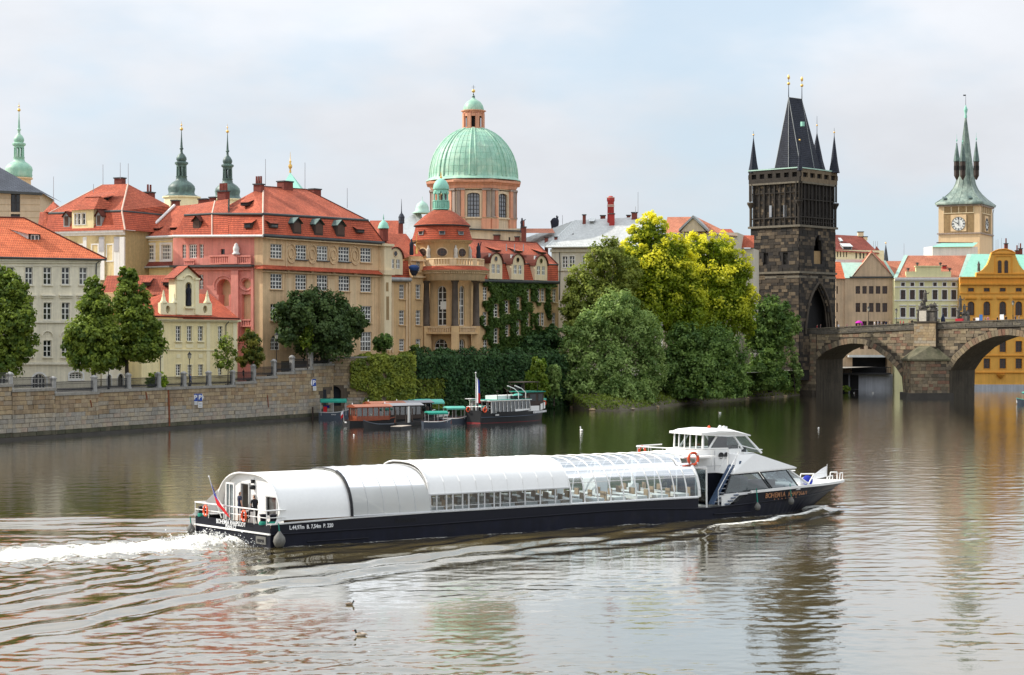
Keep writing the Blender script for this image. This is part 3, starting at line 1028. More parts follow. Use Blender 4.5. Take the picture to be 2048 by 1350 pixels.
P2=A_[i0]*(1-f0)[:,None]+A_[i0+1]*f0[:,None]
zz=np.interp(off,[0,1.2,4,10],[.12,.75,1.3,2.2])
P=np.stack([P2[:,0]-.25*off,P2[:,1]+off,zz+rng.uniform(0,.35,n)],1)
tag(leaf_object('grass',P,rng.normal(size=(n,3))+np.array([0,-.6,.6]),rng.uniform(.10,.28,n),rng.uniform(0,1,n),'leaf_grass',kind='stuff'),
 'bright green grass and weeds along the low river bank','grass')
# boulders along the waterline
bm_=[MB().lathe((0,0,0),[(.01,-.25),(.5,-.15),(.62,.05),(.45,.25),(.01,.34)],7,0,False).mesh('boulder','quay_stone') for _ in range(1)]
for k in range(14):
 i=k%(len(sp)-1)
 p=sp[i].lerp(sp[i+1],random.random())
 o=link('boulder',bm_[0],kind=None)
 o.location=(p.x,p.y+random.uniform(-.2,.5),random.uniform(0,.15))
 o.scale=(random.uniform(.5,1.3),random.uniform(.5,1.1),random.uniform(.5,1.0))
 o.rotation_euler=(0,0,random.uniform(0,6))
 tag(o,'rough grey boulder at the foot of the grassy river bank','boulder','boulders along the grassy bank')

# ================================================================ embankment wall with its stones
STM={}
def stones(F,parent,cells,mats,singles=300,name='stone',depth=(.05,.11),back=-.12):
 """cells: (u0, u1, z0, z1, material index).  The ones that show largest become parts, the rest one stuff part"""
 def dist(c):
  p=F.P((c[0]+c[1])/2,0)
  return-(c[1]-c[0])*(c[3]-c[2])/p.y**2
 cells=sorted(cells,key=dist)
 for c in cells[:singles]:
  w,h=round((c[1]-c[0])/.05)*.05-.03,round((c[3]-c[2])/.05)*.05-.03
  k=(round(w,2),round(h,2),random.randint(0,2),mats[c[4]],back)
  if k not in STM:
   dd=depth[0]+(depth[1]-depth[0])*k[2]/2
   b=.025
   mb=MB()
   mb.add([(-w/2,-dd+b,-h/2),(w/2,-dd+b,-h/2),(w/2,-dd+b,h/2),(-w/2,-dd+b,h/2),
     (-w/2+b,-dd,-h/2+b),(w/2-b,-dd,-h/2+b),(w/2-b,-dd,h/2-b),(-w/2+b,-dd,h/2-b),
     (-w/2,-back,-h/2),(w/2,-back,-h/2),(w/2,-back,h/2),(-w/2,-back,h/2)],
    [[4,5,6,7],[0,1,5,4],[1,2,6,5],[2,3,7,6],[3,0,4,7],[8,9,1,0],[9,10,2,1],[10,11,3,2],[11,8,0,3]],0,False,random.random())
   STM[k]=mb.mesh(name,mats[c[4]])
  o=link(name,STM[k])
  o.location=F.P((c[0]+c[1])/2,(c[2]+c[3])/2)
  o.rotation_euler=(0,0,F.ang)
  o.parent=parent
  o.matrix_parent_inverse=Matrix.Translation(parent.location).inverted()
 rest=cells[singles:]
 if rest:
  mb=MB()
  for c in rest:
   dd=random.uniform(*depth)
   F.box(mb,c[0]+.015,c[1]-.015,c[2]+.015,c[3]-.015,back,dd,c[4],random.random())
  obj('stonework',mb,mats,parent,kind='stuff')

def courses(u0,u1,z0,z1,h,wmin,wmax,ok=None,mat=lambda u,z:0,hj=.0):
 cells=[]
 z=z0
 while z<z1-.08:
  hh=h*random.uniform(1-hj,1+hj) if hj else h
  zt=min(z+hh,z1)
  if z1-zt<.12:zt=z1
  u=u0-random.uniform(0,wmax)*.6
  while u<u1:
   w=round(random.uniform(wmin,wmax)/.15)*.15
   a,b_=max(u,u0),min(u+w,u1)
   if b_-a>.18:
    cu,cz=(a+b_)/2,(z+zt)/2
    if ok is None or ok(cu,cz,a,b_,z,zt):
     cells.append((a,b_,z,zt,mat(cu,cz)))
   u+=w
  z=zt
 return cells

root=thing('embankment_wall','long brown stone embankment wall with iron railing rising from the river at left','embankment wall',FQ.P(20,0))
steps=[]                      # (u0, u1, top z)
for x0,x1,y in ((-60,24,769),(24,110,777),(110,196,784.5),(196,330,778),(330,470,771.5),(470,512,763),(512,553,752.5),(553,590,744),(590,626,736),(626,662,727)):
 xm=(x0+x1)/2
 steps.append((FQ.u(x0),FQ.u(x1),FQ.uz(xm,y)[1]))
zq=(steps[3][2]+steps[4][2])/2
steps[3]=(steps[3][0],steps[3][1],zq); steps[4]=(steps[4][0],steps[4][1],zq)
UEND=steps[-1][1]+.6
steps[-1]=(steps[-1][0],UEND,steps[-1][2])
mb=MB()
for a,b_,z in steps:
 FQ.box(mb,a,b_,-1.2,z-.32,-1.6,0.0)
obj('wall_core',mb,'quay_core',root)
mb=MB()
for a,b_,z in steps:
 FQ.box(mb,a-.12,b_+.12,z-.32,z-.03,-.75,.16)
 FQ.box(mb,a-.02,b_+.02,z-.03,z,-.65,.08)
obj('coping',mb,'coping_stone',root)
obj('wet_ledge',(lambda m_:(FQ.box(m_,steps[0][0],UEND,-1.0,.28,0,.32),m_)[1])(MB()),'wet_stone',root)
def top_at(u):
 for a,b_,z in steps:
  if a<=u<=b_:return z
 return steps[-1][2]
dl=pholes(FQ,[(645.5,772,653,812,1)])[0]
cells=[]
for a,b_,z in steps:
 n_=max(1,round((z-.32-.28)/.5))
 hh=(z-.32-.28)/n_
 cells+=courses(a,b_,.28,z-.32,hh,.75,1.5,ok=lambda cu,cz,a_,b2,z0,z1:not (b2>dl[0] and a_<dl[1] and cz<dl[3]),mat=lambda u,zc:2 if zc<.85 else 1 if zc<2.75+.25*math.sin(u*.3) else 0)
stones(FQ,root,cells,['quay_stone','quay_stone_pale','quay_stone_wet'],depth=(.03,.08))
mb=MB()
FQ.box(mb,dl[0]+.1,dl[1]-.1,dl[2],dl[3]-.5,-.3,.02)
obj('door',mb,'door_iron',root)
for x,y0,y1,w in ((336,776,852,3.4),(291,784,800,2.5),(534,790,815,1.6),(180,800,815,2)):
 mb=MB()
 u0,z1_=FQ.uz(x-w/2,y0); u1,z0_=FQ.uz(x+w/2,y1)
 k_=7
 for i in range(k_):
  a,b_=i/k_,(i+1)/k_
  za,zb_=z1_+(z0_-z1_)*a,z1_+(z0_-z1_)*b_
  du=.25*i/k_
  wa=(u1-u0)*(1-.5*abs(a-.4))
  FQ.box(mb,u0+du,u0+du+wa,zb_,za,.07,.115)
 obj('rust_stain',mb,'rust',root)
# railing: granite posts and iron panels
rail=thing('iron_railing','black iron railing between squat granite posts on top of the embankment wall','railing',FQ.P(20,5.2))
post_px=[-40,23.5,110,192,260,320,371,421,468.5]
pm_=MB()
pm_.box((0,0,.75),(.52,.52,1.5)); pm_.box((0,0,1.56),(.66,.66,.14)); pm_.lathe((0,0,1.63),[(.40,0),(.30,.12),(.01,.22)],8)
pm_.box((0,0,.1),(.62,.62,.2))
post_me=pm_.mesh('post','granite')
PU=[(FQ.u(x),None) for x in post_px]+[(FQ.u(x),None) for x in (510.5,551,587.5,625,661)]
for i,(u,_) in enumerate(PU):
 o=link('post',post_me)
 zt=min(top_at(u-.3),top_at(u+.3)) if i>3 else min(top_at(u-.3),top_at(u+.3))
 o.location=FQ.P(u,zt-.02,-.3); o.rotation_euler=(0,0,FQ.ang)
 o.scale=(1,1,1.0+(.28 if i>8 else 0.08))
 o.parent=rail; o.matrix_parent_inverse=Matrix.Translation(rail.location).inverted()
for (u0,_),(u1,_) in zip(PU,PU[1:]):
 z=top_at((u0+u1)/2)
 mb=MB()
 a,b_=u0+.27,u1-.27
 FQ.box(mb,a,b_,z+1.22,z+1.29,-.34,-.26)
 FQ.box(mb,a,b_,z+.16,z+.21,-.325,-.275)
 FQ.box(mb,a,b_,z+1.0,z+1.04,-.325,-.275)
 FQ.box(mb,a,b_,z+.48,z+.52,-.325,-.275)
 k_=int((b_-a)/.17)
 for i in range(k_+1):
  u=a+(b_-a)*i/max(1,k_)
  FQ.box(mb,u-.018,u+.018,z+.02,z+1.24,-.318,-.282)
  if i<k_:
   um=u+.085
   FQ.box(mb,um-.045,um+.045,z+.26,z+.42,-.31,-.29)
 obj('railing_panel',mb,'iron',rail)

# parking signs for boats, hanging on the wall
def letter(txt,size,mat,parent,loc,rot,name='lettering',extr=.006,bold=0.0,sx=1.0,align='CENTER'):
 cu=bpy.data.curves.new(name,'FONT')
 cu.body=txt; cu.size=size; cu.extrude=extr; cu.align_x=align; cu.align_y='CENTER'
 cu.offset=bold
 cu.resolution_u=3
 tmp=bpy.data.objects.new(name,cu)
 COL.objects.link(tmp)
 dg=bpy.context.evaluated_depsgraph_get()
 me=bpy.data.meshes.new_from_object(tmp.evaluated_get(dg))
 bpy.data.objects.remove(tmp)
 me.materials.clear(); me.materials.append(MATS[mat])
 o=link(name,me)
 o.location=loc; o.rotation_euler=rot; o.scale=(sx,1,1)
 if parent is not None:
  o.parent=parent
 return o
def face_sign(label,F,px,py,plates,d=.35):
 """plates: (dx, dz, w, h, colour, letter) in metres from the sign's centre"""
 u,z=F.uz(px,py)
 r=thing('parking_sign',label,'sign',F.P(u,z,d),F.ang)
 for dx,dz,w,h,c,t_ in plates:
  o=obj('plate',MB().box((dx,0,dz),(w,.03,h)),c,r,local=True)
  if t_:
   letter(t_,h*.82,'sign_white',r,(dx,-.02,dz),(R(90),0,0),bold=.03)
  elif c=='sign_white':
   mb=MB()
   for i in range(3):
    mb.box((dx,-.018,dz+h*(.25-.25*i)),(w*.7,.01,h*.06))
   obj('small_print',mb,'iron',r,local=True)
 obj('bracket',MB().box((0,d*.5,0),(.08,d,.08)),'steel',r,local=True)
 return r
r=face_sign('double blue P boat parking sign with white plates below, on the wall under the railing',FQ,390.5,797,
  [(-.25,.15,.52,.95,'sign_blue','P'),(.33,.15,.52,.95,'sign_blue','P'),(-.28,-.58,.55,.45,'sign_white',''),(.36,-.80,.55,.75,'sign_white','')])
r.rotation_euler=(0,0,R(18))
mb=MB(); mb.poly([(.60,0,.62),(.80,0,.15),(.60,0,-.32)]); mb.poly([(.60,.03,.62),(.80,.03,.15),(.60,.03,-.32)])
obj('side_plate',mb,'sign_white',r,local=True)
r2_=face_sign('single blue P boat parking sign beside the arched doors at the wall end',FQ,624,768,
  [(.0,.2,.55,1.0,'sign_blue','P'),(.08,-.62,.48,.6,'sign_white','')])
r2_.rotation_euler=(0,0,R(22))
mb=MB(); mb.poly([(-.28,-.02,.72),(-.62,-.02,.2),(-.28,-.02,-.32)]); mb.poly([(-.28,.02,.72),(-.28,.02,-.32),(-.62,.02,.2)])
obj('side_plate',mb,'sign_white',r2_,local=True)

# ================================================================ ivy-grown walls past the doors
rt=thing('ivy_clad_wall','tall stone wall with arched iron door and yellow-green ivy behind the small boats','wall',FI.P(6,0))
uL,uR=-.3,FI.u(829.5)
zt=FI.uz(760,716)[1]
dh_=pholes(FI,[(657,772.5,682,812,1)])
mb=MB(); wall_mesh(FI,mb,uL,uR,-1,zt,dh_,rec=.8,back=2.5)
obj('wall_core',mb,'quay_core',rt)
obj('coping',(lambda m_:(FI.box(m_,uL,uR,zt,zt+.25,-.7,.15),m_)[1])(MB()),'coping_stone',rt)
h0=dh_[0]
mb=MB(); FI.box(mb,h0[0],h0[1],h0[2],h0[3],-.75,-.65)
obj('door',mb,'door_iron',rt)
cells=courses(uL,FI.u(800),.1,zt,.45,.7,1.3,ok=lambda cu,cz,a_,b2,z0,z1:not (b2>h0[0] and a_<h0[1] and z0<h0[3]),mat=lambda u,z:1 if z<2.7 else 0)
stones(FI,rt,cells,['quay_stone','quay_stone_pale'],depth=(.03,.07))
def ivy(F,u,z,tone,mat,parent,size=(.12,.26),thick=.35,name='ivy'):
 n=len(u)
 P=np.stack([F.A.x+F.e.x*u,F.A.y+F.e.y*u,z],1)
 d=np.abs(rng.normal(size=n))*thick+.12
 P[:,0]+=F.n.x*d; P[:,1]+=F.n.y*d
 N=np.stack([np.full(n,F.n.x),np.full(n,F.n.y),np.full(n,.35)],1)+rng.normal(size=(n,3))*.55
 return leaf_object(name,P,N,rng.uniform(*size,n),tone,mat,parent)
def patchy(u,z,s=1.0):
 return np.sin(u*1.1*s+2.0)*np.sin(z*1.3*s+.7)+.6*np.sin(u*2.9*s+z*1.7)+.4*np.sin(u*.5-z*2.3+1)
n=17000
u=rng.uniform(FI.u(700),uR,n); z=rng.uniform(0,zt+.35,n)
xl=FI.u(716)+2.2*np.sin(z*.8)+1.0*np.sin(z*2.3)+.6*rng.normal(size=n)
low=1.9+1.1*np.sin(u*.9)+(FI.u(765)-u)*.22
low=np.where(u>FI.u(800),low+(u-FI.u(800))*1.2,low)
k_=(u>xl) & (z>low+.9*rng.normal(size=n)) & (patchy(u,z,1.3)+.35*rng.normal(size=n)>-1.05)
ivy(FI,u[k_],z[k_],.5+.3*patchy(u,z)[k_]+.2*rng.normal(size=k_.sum()),'leaf_moss',rt)
rt2=thing('shaded_ivy_wall','dark green ivy covered wall in shade behind the black excursion boat','wall',FI2.P(12,0))
uR2=FI2.u(1128)
zt2=8.2
mb=MB(); wall_mesh(FI2,mb,0,uR2,-1,zt2,[],back=2.5); obj('wall_core',mb,'quay_core',rt2)
n=19000
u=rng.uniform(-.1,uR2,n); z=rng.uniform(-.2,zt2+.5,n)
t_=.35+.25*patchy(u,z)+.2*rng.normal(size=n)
lit=(u<FI2.u(884)) & (z<5.4) & (z>.8)  # sunlit patch painted by brighter leaves; dark leaves elsewhere paint the shade
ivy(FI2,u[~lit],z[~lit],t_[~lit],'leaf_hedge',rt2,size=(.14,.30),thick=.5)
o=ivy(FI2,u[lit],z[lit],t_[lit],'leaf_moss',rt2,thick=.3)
o['label']='sunlit ivy patch painted with yellow-green leaves'
# hedge along the terrace edge
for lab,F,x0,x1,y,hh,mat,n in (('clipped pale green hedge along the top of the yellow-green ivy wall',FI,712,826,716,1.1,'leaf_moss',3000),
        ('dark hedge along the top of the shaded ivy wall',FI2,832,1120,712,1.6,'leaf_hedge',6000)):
 u0,u1=F.u(x0),F.u(x1)
 r=thing('hedge',lab,'hedge',F.P((u0+u1)/2,8.1,-.8))
 k=n
 u=rng.uniform(u0,u1,k); th=rng.uniform(0,np.pi,k)
 hz=hh*(1+.3*np.sin(u*.8)*np.sin(u*.33+1)+.16*np.sin(u*2.3)+.1*np.sin(u*5.1))
 P=np.stack([F.A.x+F.e.x*u,F.A.y+F.e.y*u,8.05+np.sin(th)*hz*rng.uniform(.75,1.05,k)],1)
 dd=-.8+np.cos(th)*1.0
 P[:,0]+=F.n.x*dd; P[:,1]+=F.n.y*dd
 N=np.stack([F.n.x*np.cos(th),F.n.y*np.cos(th),np.sin(th)],1)+rng.normal(size=(k,3))*.5
 leaf_object('foliage',P,N,rng.uniform(.10,.24,k),.5+.3*patchy(u,P[:,2])+.2*rng.normal(size=k),mat,r)
 mb=MB(); F.box(mb,u0,u1,8.1,8.1+hh*.55,-1.5,-.3); obj('stems',mb,'bark',r)
# ================================================================ buildings on the left bank
def rp(mb,F,pts,m=0):
 roof_poly(mb,[F.at(*p) for p in pts],m)
def ridge(mb,p,q,r=.16,m=0):
 mb.tube(p,q,r,r,6,m)
def body(F,root,mat,u0,u1,z0,z1,groups=(),name='wall',back=10.0,top=True,d=0.0,rec=.35,sides=True):
 """wall with real openings; groups: (pixel rects, window style)"""
 hs,todo=[],[]
 for rects,st in groups:
  for h in pholes(F,rects,d):
   if h[1]<=u0 or h[0]>=u1:continue
   hs.append(h); todo.append((h,st))
 mb=MB()
 wall_mesh(F,mb,u0,u1,z0,z1,hs,rec=rec,back=back,top=top,d=d,sides=sides)
 w=obj(name,mb,mat,root)
 for h,st in todo:
  place_window(F,root,h,st,d)
 return w
def cols(xs,hw,y0,y1,dy=0.0,arch=0):
 """window rects at the columns xs; rows slip down by dy per pixel"""
 return [(x-hw,y0+dy*(x-xs[0]),x+hw,y1+dy*(x-xs[0]),arch) for x in xs]
def flap_dormer(root,F,x0,y0,x1,y1,d,wmat='dark_wood',rmat='tile_red',run=2.2,name='roof_dormer'):
 """low eyelid dormer: dark front, small sloping lid running back into the roof"""
 u0,zt=F.uz(x0,y0,d); u1,zb=F.uz(x1,y1,d)
 u1=F.uz(x1,y0,d)[0]
 mb=MB()
 mb.hexa([F.P(u0,zb,d),F.P(u1,zb,d),F.P(u1,zb,d-run),F.P(u0,zb,d-run)],
   [F.P(u0,zt-.12,d),F.P(u1,zt-.12,d),F.P(u1,zt+.55,d-run),F.P(u0,zt+.55,d-run)],0)
 o=obj(name,mb,wmat,root)
 rb=MB()
 roof_poly(rb,[F.P(u0-.2,zt-.1,d+.25),F.P(u1+.2,zt-.1,d+.25),F.P(u1+.2,zt+.7,d-run),F.P(u0-.2,zt+.7,d-run)],0)
 roof_poly(rb,[F.P(u0-.2,zt-.18,d+.25),F.P(u1+.2,zt-.18,d+.25),F.P(u1+.2,zt+.62,d-run),F.P(u0-.2,zt+.62,d-run)],1)
 q=obj('dormer_roof',rb,[rmat,'gutter']); q.parent=o
 q.matrix_parent_inverse=Matrix.Translation(root.location).inverted() if False else Matrix.Identity(4)
 fb=MB(); F.box(fb,u0+.18,u1-.18,zb+.15,zt-.3,d,d+.04)
 w=obj('dormer_window',fb,'pane_dark'); w.parent=o
 return o
def cap_dormer(root,F,x0,y0,x1,y1,d,run=2.0,rmat='copper_dark',wmat='dark_wood'):
 """upright dormer with a little pointed metal hood"""
 u0,zt=F.uz(x0,y0,d); zb=F.uz(x0,y1,d)[1]; u1=F.uz(x1,y0,d)[0]
 um=(u0+u1)/2; h=(zt-zb)
 zs=zb+h*.74
 mb=MB(); F.box(mb,u0,u1,zb,zs,d-run,d)
 mb.poly([F.P(u0,zs,d),F.P(u1,zs,d),F.P(um,zt,d)])
 o=obj('roof_dormer',mb,wmat,root)
 rb=MB()
 a=.15
 for s in (u0-a,u1+a):
  rb.poly([F.P(s,zs-.12,d+.3),F.P(um,zt+.12,d+.3),F.P(um,zt+.12,d-run),F.P(s,zs-.12,d-run)])
  rb.poly([F.P(s,zs-.22,d+.3),F.P(um,zt+.02,d+.3),F.P(um,zt+.02,d-run),F.P(s,zs-.22,d-run)])
 q=obj('dormer_roof',rb,rmat); q.parent=o
 fb=MB(); F.box(fb,u0+.2,u1-.2,zb+h*.12,zs-.05,d,d+.05)
 w=obj('dormer_window',fb,'frame_brown'); w.parent=o
 return o

# ---- cream house nearest the camera, left edge
FA=Fac(GX(207,240),d=(.8,.6))
root=thing('cream_house','four storey cream house with bright orange tiled hip roof behind the linden trees','house',FA.P(-14,5))
uL,uR=FA.u(-75),FA.u(200.5)
zt=FA.uz(200,519)[1]
xs=[-16,21,58,95,131.5,166.7]
WA=dict(n=(2,3),fm='frame_white',sm='cream_trim',sur=.10,surm='cream_trim',bar=.09,mid=2)
body(FA,root,'cream_plaster',uL,uR,4.5,zt,[
 (cols(xs,7.9,534.5,569),WA),(cols(xs,7.9,605,639.5),WA),(cols(xs,7.9,680.5,713.5),WA),
 ([(65,747,92,777,1),(139,744,165,758,3),(-8,747,20,777,1)],dict(n=(4,3),sill=0,sur=.22,surm='white_plaster',rec=.3))],back=16)
mb=MB()
strip(FA,mb,[(-75,518),(200.5,518.5)],4,0,.45); strip(FA,mb,[(-75,522),(200.5,522.5)],4,0,.22)
strip(FA,mb,[(-75,530),(200.5,530)],2,0,.12)
strip(FA,mb,[(-75,641),(200.5,641)],4.5,0,.22); strip(FA,mb,[(-75,724.5),(200.5,724.5)],4.5,0,.25)
obj('cornice',mb,'cream_trim',root)
for x in xs:
 mb=MB(); FA.pbox(mb,x-14,589.5,x+14,592,0,.42); FA.pbox(mb,x-12.5,592,x+12.5,596,0,.2)
 obj('lintel',mb,'cream_trim',root)
 mb=MB()
 for i in range(8):
  a0,a1=math.pi*i/8,math.pi*(i+1)/8
  (p0,z0_),(p1,z1_)=[(x+11*math.cos(a),673-11*math.sin(a)) for a in (a0,a1)]
  A0,A1=FA.at(p0,z0_,.1),FA.at(p1,z1_,.1)
  mb.tube(A0,A1,.08,.08,4)
 obj('blind_arch',mb,'cream_trim',root)
mb=MB(); mb.path([FA.at(203,520,.35),FA.at(193,526,.15),FA.at(191.5,560,.12),FA.at(190.5,760,.12)],.08); obj('downpipe',mb,'gutter',root)
mb=MB()
E0,E1,R1,R0=FA.at(-78,511.5,.7),FA.at(213,517.5,.7),FA.at(48,436,-8),FA.at(-78,433,-8)
roof_poly(mb,[E0,E1,R1,R0])
bk=FA.P(FA.u(200.5)+1.0,E1.z,-16.7)
roof_poly(mb,[E1,bk,R1])
roof_poly(mb,[bk,FA.P(uL,E1.z,-16.7),R0,R1])
ro=obj('roof',mb,'tile_bright',root)
mb=MB(); ridge(mb,E1,R1,.14); ridge(mb,R1,R0,.14); obj('ridge_tiles',mb,'tile_deep').parent=ro
mb=MB(); ridge(mb,E0-Vector((0,0,.12)),E1-Vector((0,0,.12)),.13); obj('gutter',mb,'gutter').parent=ro
# shed dormer
d_=-3.2
u0,zt_=FA.uz(57,467.5,d_); u1,zb_=FA.uz(81,496.5,d_); u1=FA.uz(81,468,d_)[0]
mb=MB(); FA.box(mb,u0,u1,zb_,zt_,d_-2.5,d_)
o=obj('roof_dormer',mb,'dark_wood',root)
rb=MB(); roof_poly(rb,[FA.P(u0-.3,zt_,d_+.35),FA.P(u1+.15,zt_,d_+.35),FA.P(u1-1.0,zt_+1.1,d_-3.8),FA.P(u0-2.8,zt_+1.1,d_-3.8)]); q=obj('dormer_roof',rb,'tile_bright'); q.parent=o
cb=MB(); cb.poly([FA.P(u0,zb_,d_-.02),FA.P(u0,zt_,d_-.02),FA.P(u0-2.8,zt_+1.0,d_-3.6)]); q=obj('dormer_cheek',cb,'white_plaster'); q.parent=o
place_window(FA,root,(u0+.25,u1-.25,zb_+.2,zt_-.15,0),dict(n=(2,2),sill=0,rec=-.06,fm='frame_white'),d_)

# ---- stone clad block behind it
F2=Fac(GX(80.5,300),d=(1,.12))
root=thing('stone_block_building','pale stone clad building with dark slate roof at the top left corner','building',F2.P(-8,5))
body(F2,root,'stone_box',F2.u(-60),0,5,F2.uz(40,383)[1],[([(21.5,387,40,424)],dict(n=(2,2),fm='frame_dark',sill=0,bar=.16)),([(21.5,428,40,436)],dict(n=(1,3),fm='frame_dark',sill=0))],back=18)
mb=MB()
for y in (396,409,422,435):
 strip(F2,mb,[(-60,y-.0),(21,y)],.6,0,.03); strip(F2,mb,[(41,y),(80,y+.3)],.6,0,.03)
obj('panel_joints',mb,'brown_panel',root)
mb=MB()
E0,E1,R1,R0=F2.at(-60,378,.9),F2.at(86,387,.9),F2.at(-12,328,-9),F2.at(-60,326,-9)
roof_poly(mb,[E0,E1,R1,R0]); bk=F2.P(1.2,E1.z,-19); roof_poly(mb,[E1,bk,R1])
ro=obj('roof',mb,'slate',root)
mb=MB(); strip(F2,mb,[(-60,379),(85,386)],5,-.2,.9); obj('eaves',mb,'gutter').parent=ro

# ---- mansard palace behind: pavilion (corner), wing, pink front
FB=Fac(GX(250,270),d=(.905,-.425))
FBr=Fac(GX(250,270),d=(.425,.905))
root=thing('baroque_palace','yellow and white palace with tall red mansard roof and a large yellow dormer','palace',FB.P(-8,5))
WB=dict(n=(3,4),sur=.18,surm='white_plaster',sill=0,bar=.11,pm='pane_lit')
zt=FB.uz(245,460)[1]
body(FB,root,'ochre_panel',FB.u(92),0,5,zt,[([(184.5,490,196,521),(214,490,225.5,521),(155,490,166,521)],WB)],back=12)
body(FBr,root,'ochre_panel',0,9,5,zt,[],back=10)
mb=MB()
for a,b_ in ((167,174),(199,209.5),(229,240)):
 FB.pbox(mb,a,474,b_,560,0,.15)
FB.pbox(mb,242,474,250.5,560,0,.3)
strip(FB,mb,[(92,463),(250.5,459.5)],5,0,.5); strip(FB,mb,[(92,468),(250.5,464.5)],5,0,.2)
obj('pilasters',mb,'white_plaster',root)
mb=MB()
for a,b_ in ((199.5,209),(229.5,239)):
 FB.pbox(mb,a,474,b_,503,.15,.2)
obj('slate_panels',mb,'blue_grey_panel',root)
mb=MB()
E0,E1=FB.at(90,463.5,.6),FB.at(250,459.5,.6)
K0,K1=FB.at(98,426,-1.2),FB.at(243.5,421,-1.2)
E3,K3=FBr.P(12,E1.z,.6),FBr.at(338,411,-1.2)
R0,R1=FB.at(206,369,-8),FB.at(256,368,-8)
roof_poly(mb,[E0,E1,K1,K0],1); roof_poly(mb,[E1,E3,Vector((K3.x,K3.y,K1.z)),K1],1)
roof_poly(mb,[K0,K1,R1,R0]); roof_poly(mb,[K1,Vector((K3.x,K3.y,K1.z)),K3,R1])
roof_poly(mb,[K0,R0,FB.P(FB.u(60),K0.z,-12)])
ro=obj('roof',mb,['tile_red','tile_deep'],root)
mb=MB(); ridge(mb,K1,R1,.13); ridge(mb,E1,K1,.13); ridge(mb,K0,R0,.1)
obj('ridge_tiles',mb,'ridge_mortar').parent=ro
mb=MB(); ridge(mb,K0+Vector((0,0,-.1)),K1+Vector((0,0,-.1)),.22); ridge(mb,K1+Vector((0,0,-.1)),Vector((K3.x,K3.y,K1.z-.1)),.2); obj('gutter',mb,'gutter').parent=ro
# the yellow dormer
d_=.35
u0,zt_=FB.uz(144,420.5,d_); u1=FB.uz(187,420.5,d_)[0]; zb_=FB.uz(165,460,d_)[1]
mb=MB(); hs=pholes(FB,[(149,428,153.5,449),(155,427,161,449),(164,426.5,171,448.5)],d_)
wall_mesh(FB,mb,u0,u1,zb_,zt_,hs,back=4,d=d_,top=False)
o=obj('roof_dormer',mb,'yellow_plaster',root)
for h in hs:place_window(FB,root,h,dict(n=(1,2),sill=0,sur=.1,surm='white_plaster'),d_)
rb=MB(); roof_poly(rb,[FB.P(u0-.4,zt_,d_+.5),FB.P(u1+.5,zt_,d_+.5),FB.P(u1-.2,zt_+2.1,d_-1.8),FB.P(u0+1.2,zt_+2.1,d_-1.8)])
roof_poly(rb,[FB.P(u1+.5,zt_,d_+.5),FB.P(u1+1.4,zt_+.4,d_-4),FB.P(u1-.2,zt_+2.1,d_-1.8)])
roof_poly(rb,[FB.P(u0+.8,zt_+2.0,d_-1.5),FB.P(u1,zt_+2.0,d_-1.5),FB.P(u1+.8,zt_+3.0,d_-5),FB.P(u0+2.0,zt_+3.0,d_-5)])
roof_poly(rb,[FB.P(u0-.4,zt_,d_+.5),FB.P(u0+1.2,zt_+2.1,d_-1.8),FB.P(u0-.4,zt_+.4,d_-4)])
q=obj('dormer_roof',rb,'tile_red'); q.parent=o
cap_dormer(root,FB,127,424,139,455,.2,wmat='zinc',rmat='tile_deep'); cap_dormer(root,FB,192,422,203,454,.2,wmat='zinc',rmat='tile_deep')
flap_dormer(root,FB,205,395,216,401,-4)
pchim(root,FB,226,357.5,247,370,-8.5)
pchim(root,FBr,295,385,311.5,412,-4,pots=2)
for px,y0,y1 in ((206,329,370),(240.5,325,358),(256.5,327,369),(187,368,385)):
 antenna(root,px,y0,y1,277)
# pointed red roof left of it
mb=MB()
ap=PX(107,403,285)
bz=[PX(87,424,282),PX(117,423,282),PX(128,420,290),PX(90,420,292)]
for i in range(4):roof_poly(mb,[bz[i],bz[(i+1)%4],ap])
obj('turret_roof',mb,'tile_red',root)
antenna(root,107,353,403,285)
mb=MB(); F9=Fac(GX(78,283),d=(.9,-.3)); rp(mb,F9,[(75,455,0),(100,462,0),(104,424,-3),(80,424,-3)]); obj('roof',mb,'tile_red',root)

# ---- long wing with three white framed windows
F2B=Fac(GX(250,277),B=GX(347,273.5))
root=thing('yellow_wing','yellow palace wing with three white framed windows under a long red roof','palace wing',F2B.P(4,5))
uR=F2B.u(347)
WW=dict(n=(5,4),sur=.32,surm='white_plaster',sill=0,bar=.10,mid=2)
body(F2B,root,'yellow_plaster',-1,uR,5,F2B.uz(300,474)[1],[([(259,491.5,275.5,520),(290.8,490.5,308,519.5),(323,489.5,341.3,519)],WW)],back=12)
mb=MB(); strip(F2B,mb,[(248,476),(347,472.5)],4,0,.5); strip(F2B,mb,[(248,482),(347,478.5)],2,0,.2); obj('cornice',mb,'white_plaster',root)
mb=MB()
for a,b_ in ((279,287),(311,320)):
 FB2=F2B; FB2.pbox(mb,a,490,b_,519,0,.05)
obj('stucco_panels',mb,'ochre_panel',root)
mb=MB()
A0,A1=F2B.at(252,526,0),F2B.at(346,522,0)
roof_poly(mb,[F2B.at(250,535,1.0),F2B.at(345,532,1.0),A1,A0]); ro=obj('lower_roof',mb,'tile_brown',root)
mb=MB(); ridge(mb,F2B.at(250,536,1.05),F2B.at(345,533,1.05),.14); obj('gutter',mb,'zinc').parent=ro
mb=MB()
rp(mb,F2B,[(262,475.5,.6),(372,471.5,.6),(388,409,-7),(302,416,-7)])
ro=obj('roof',mb,'tile_red',root)
mb=MB(); p,q=F2B.at(284.5,473.5,.75),F2B.at(349,412,-6.8)
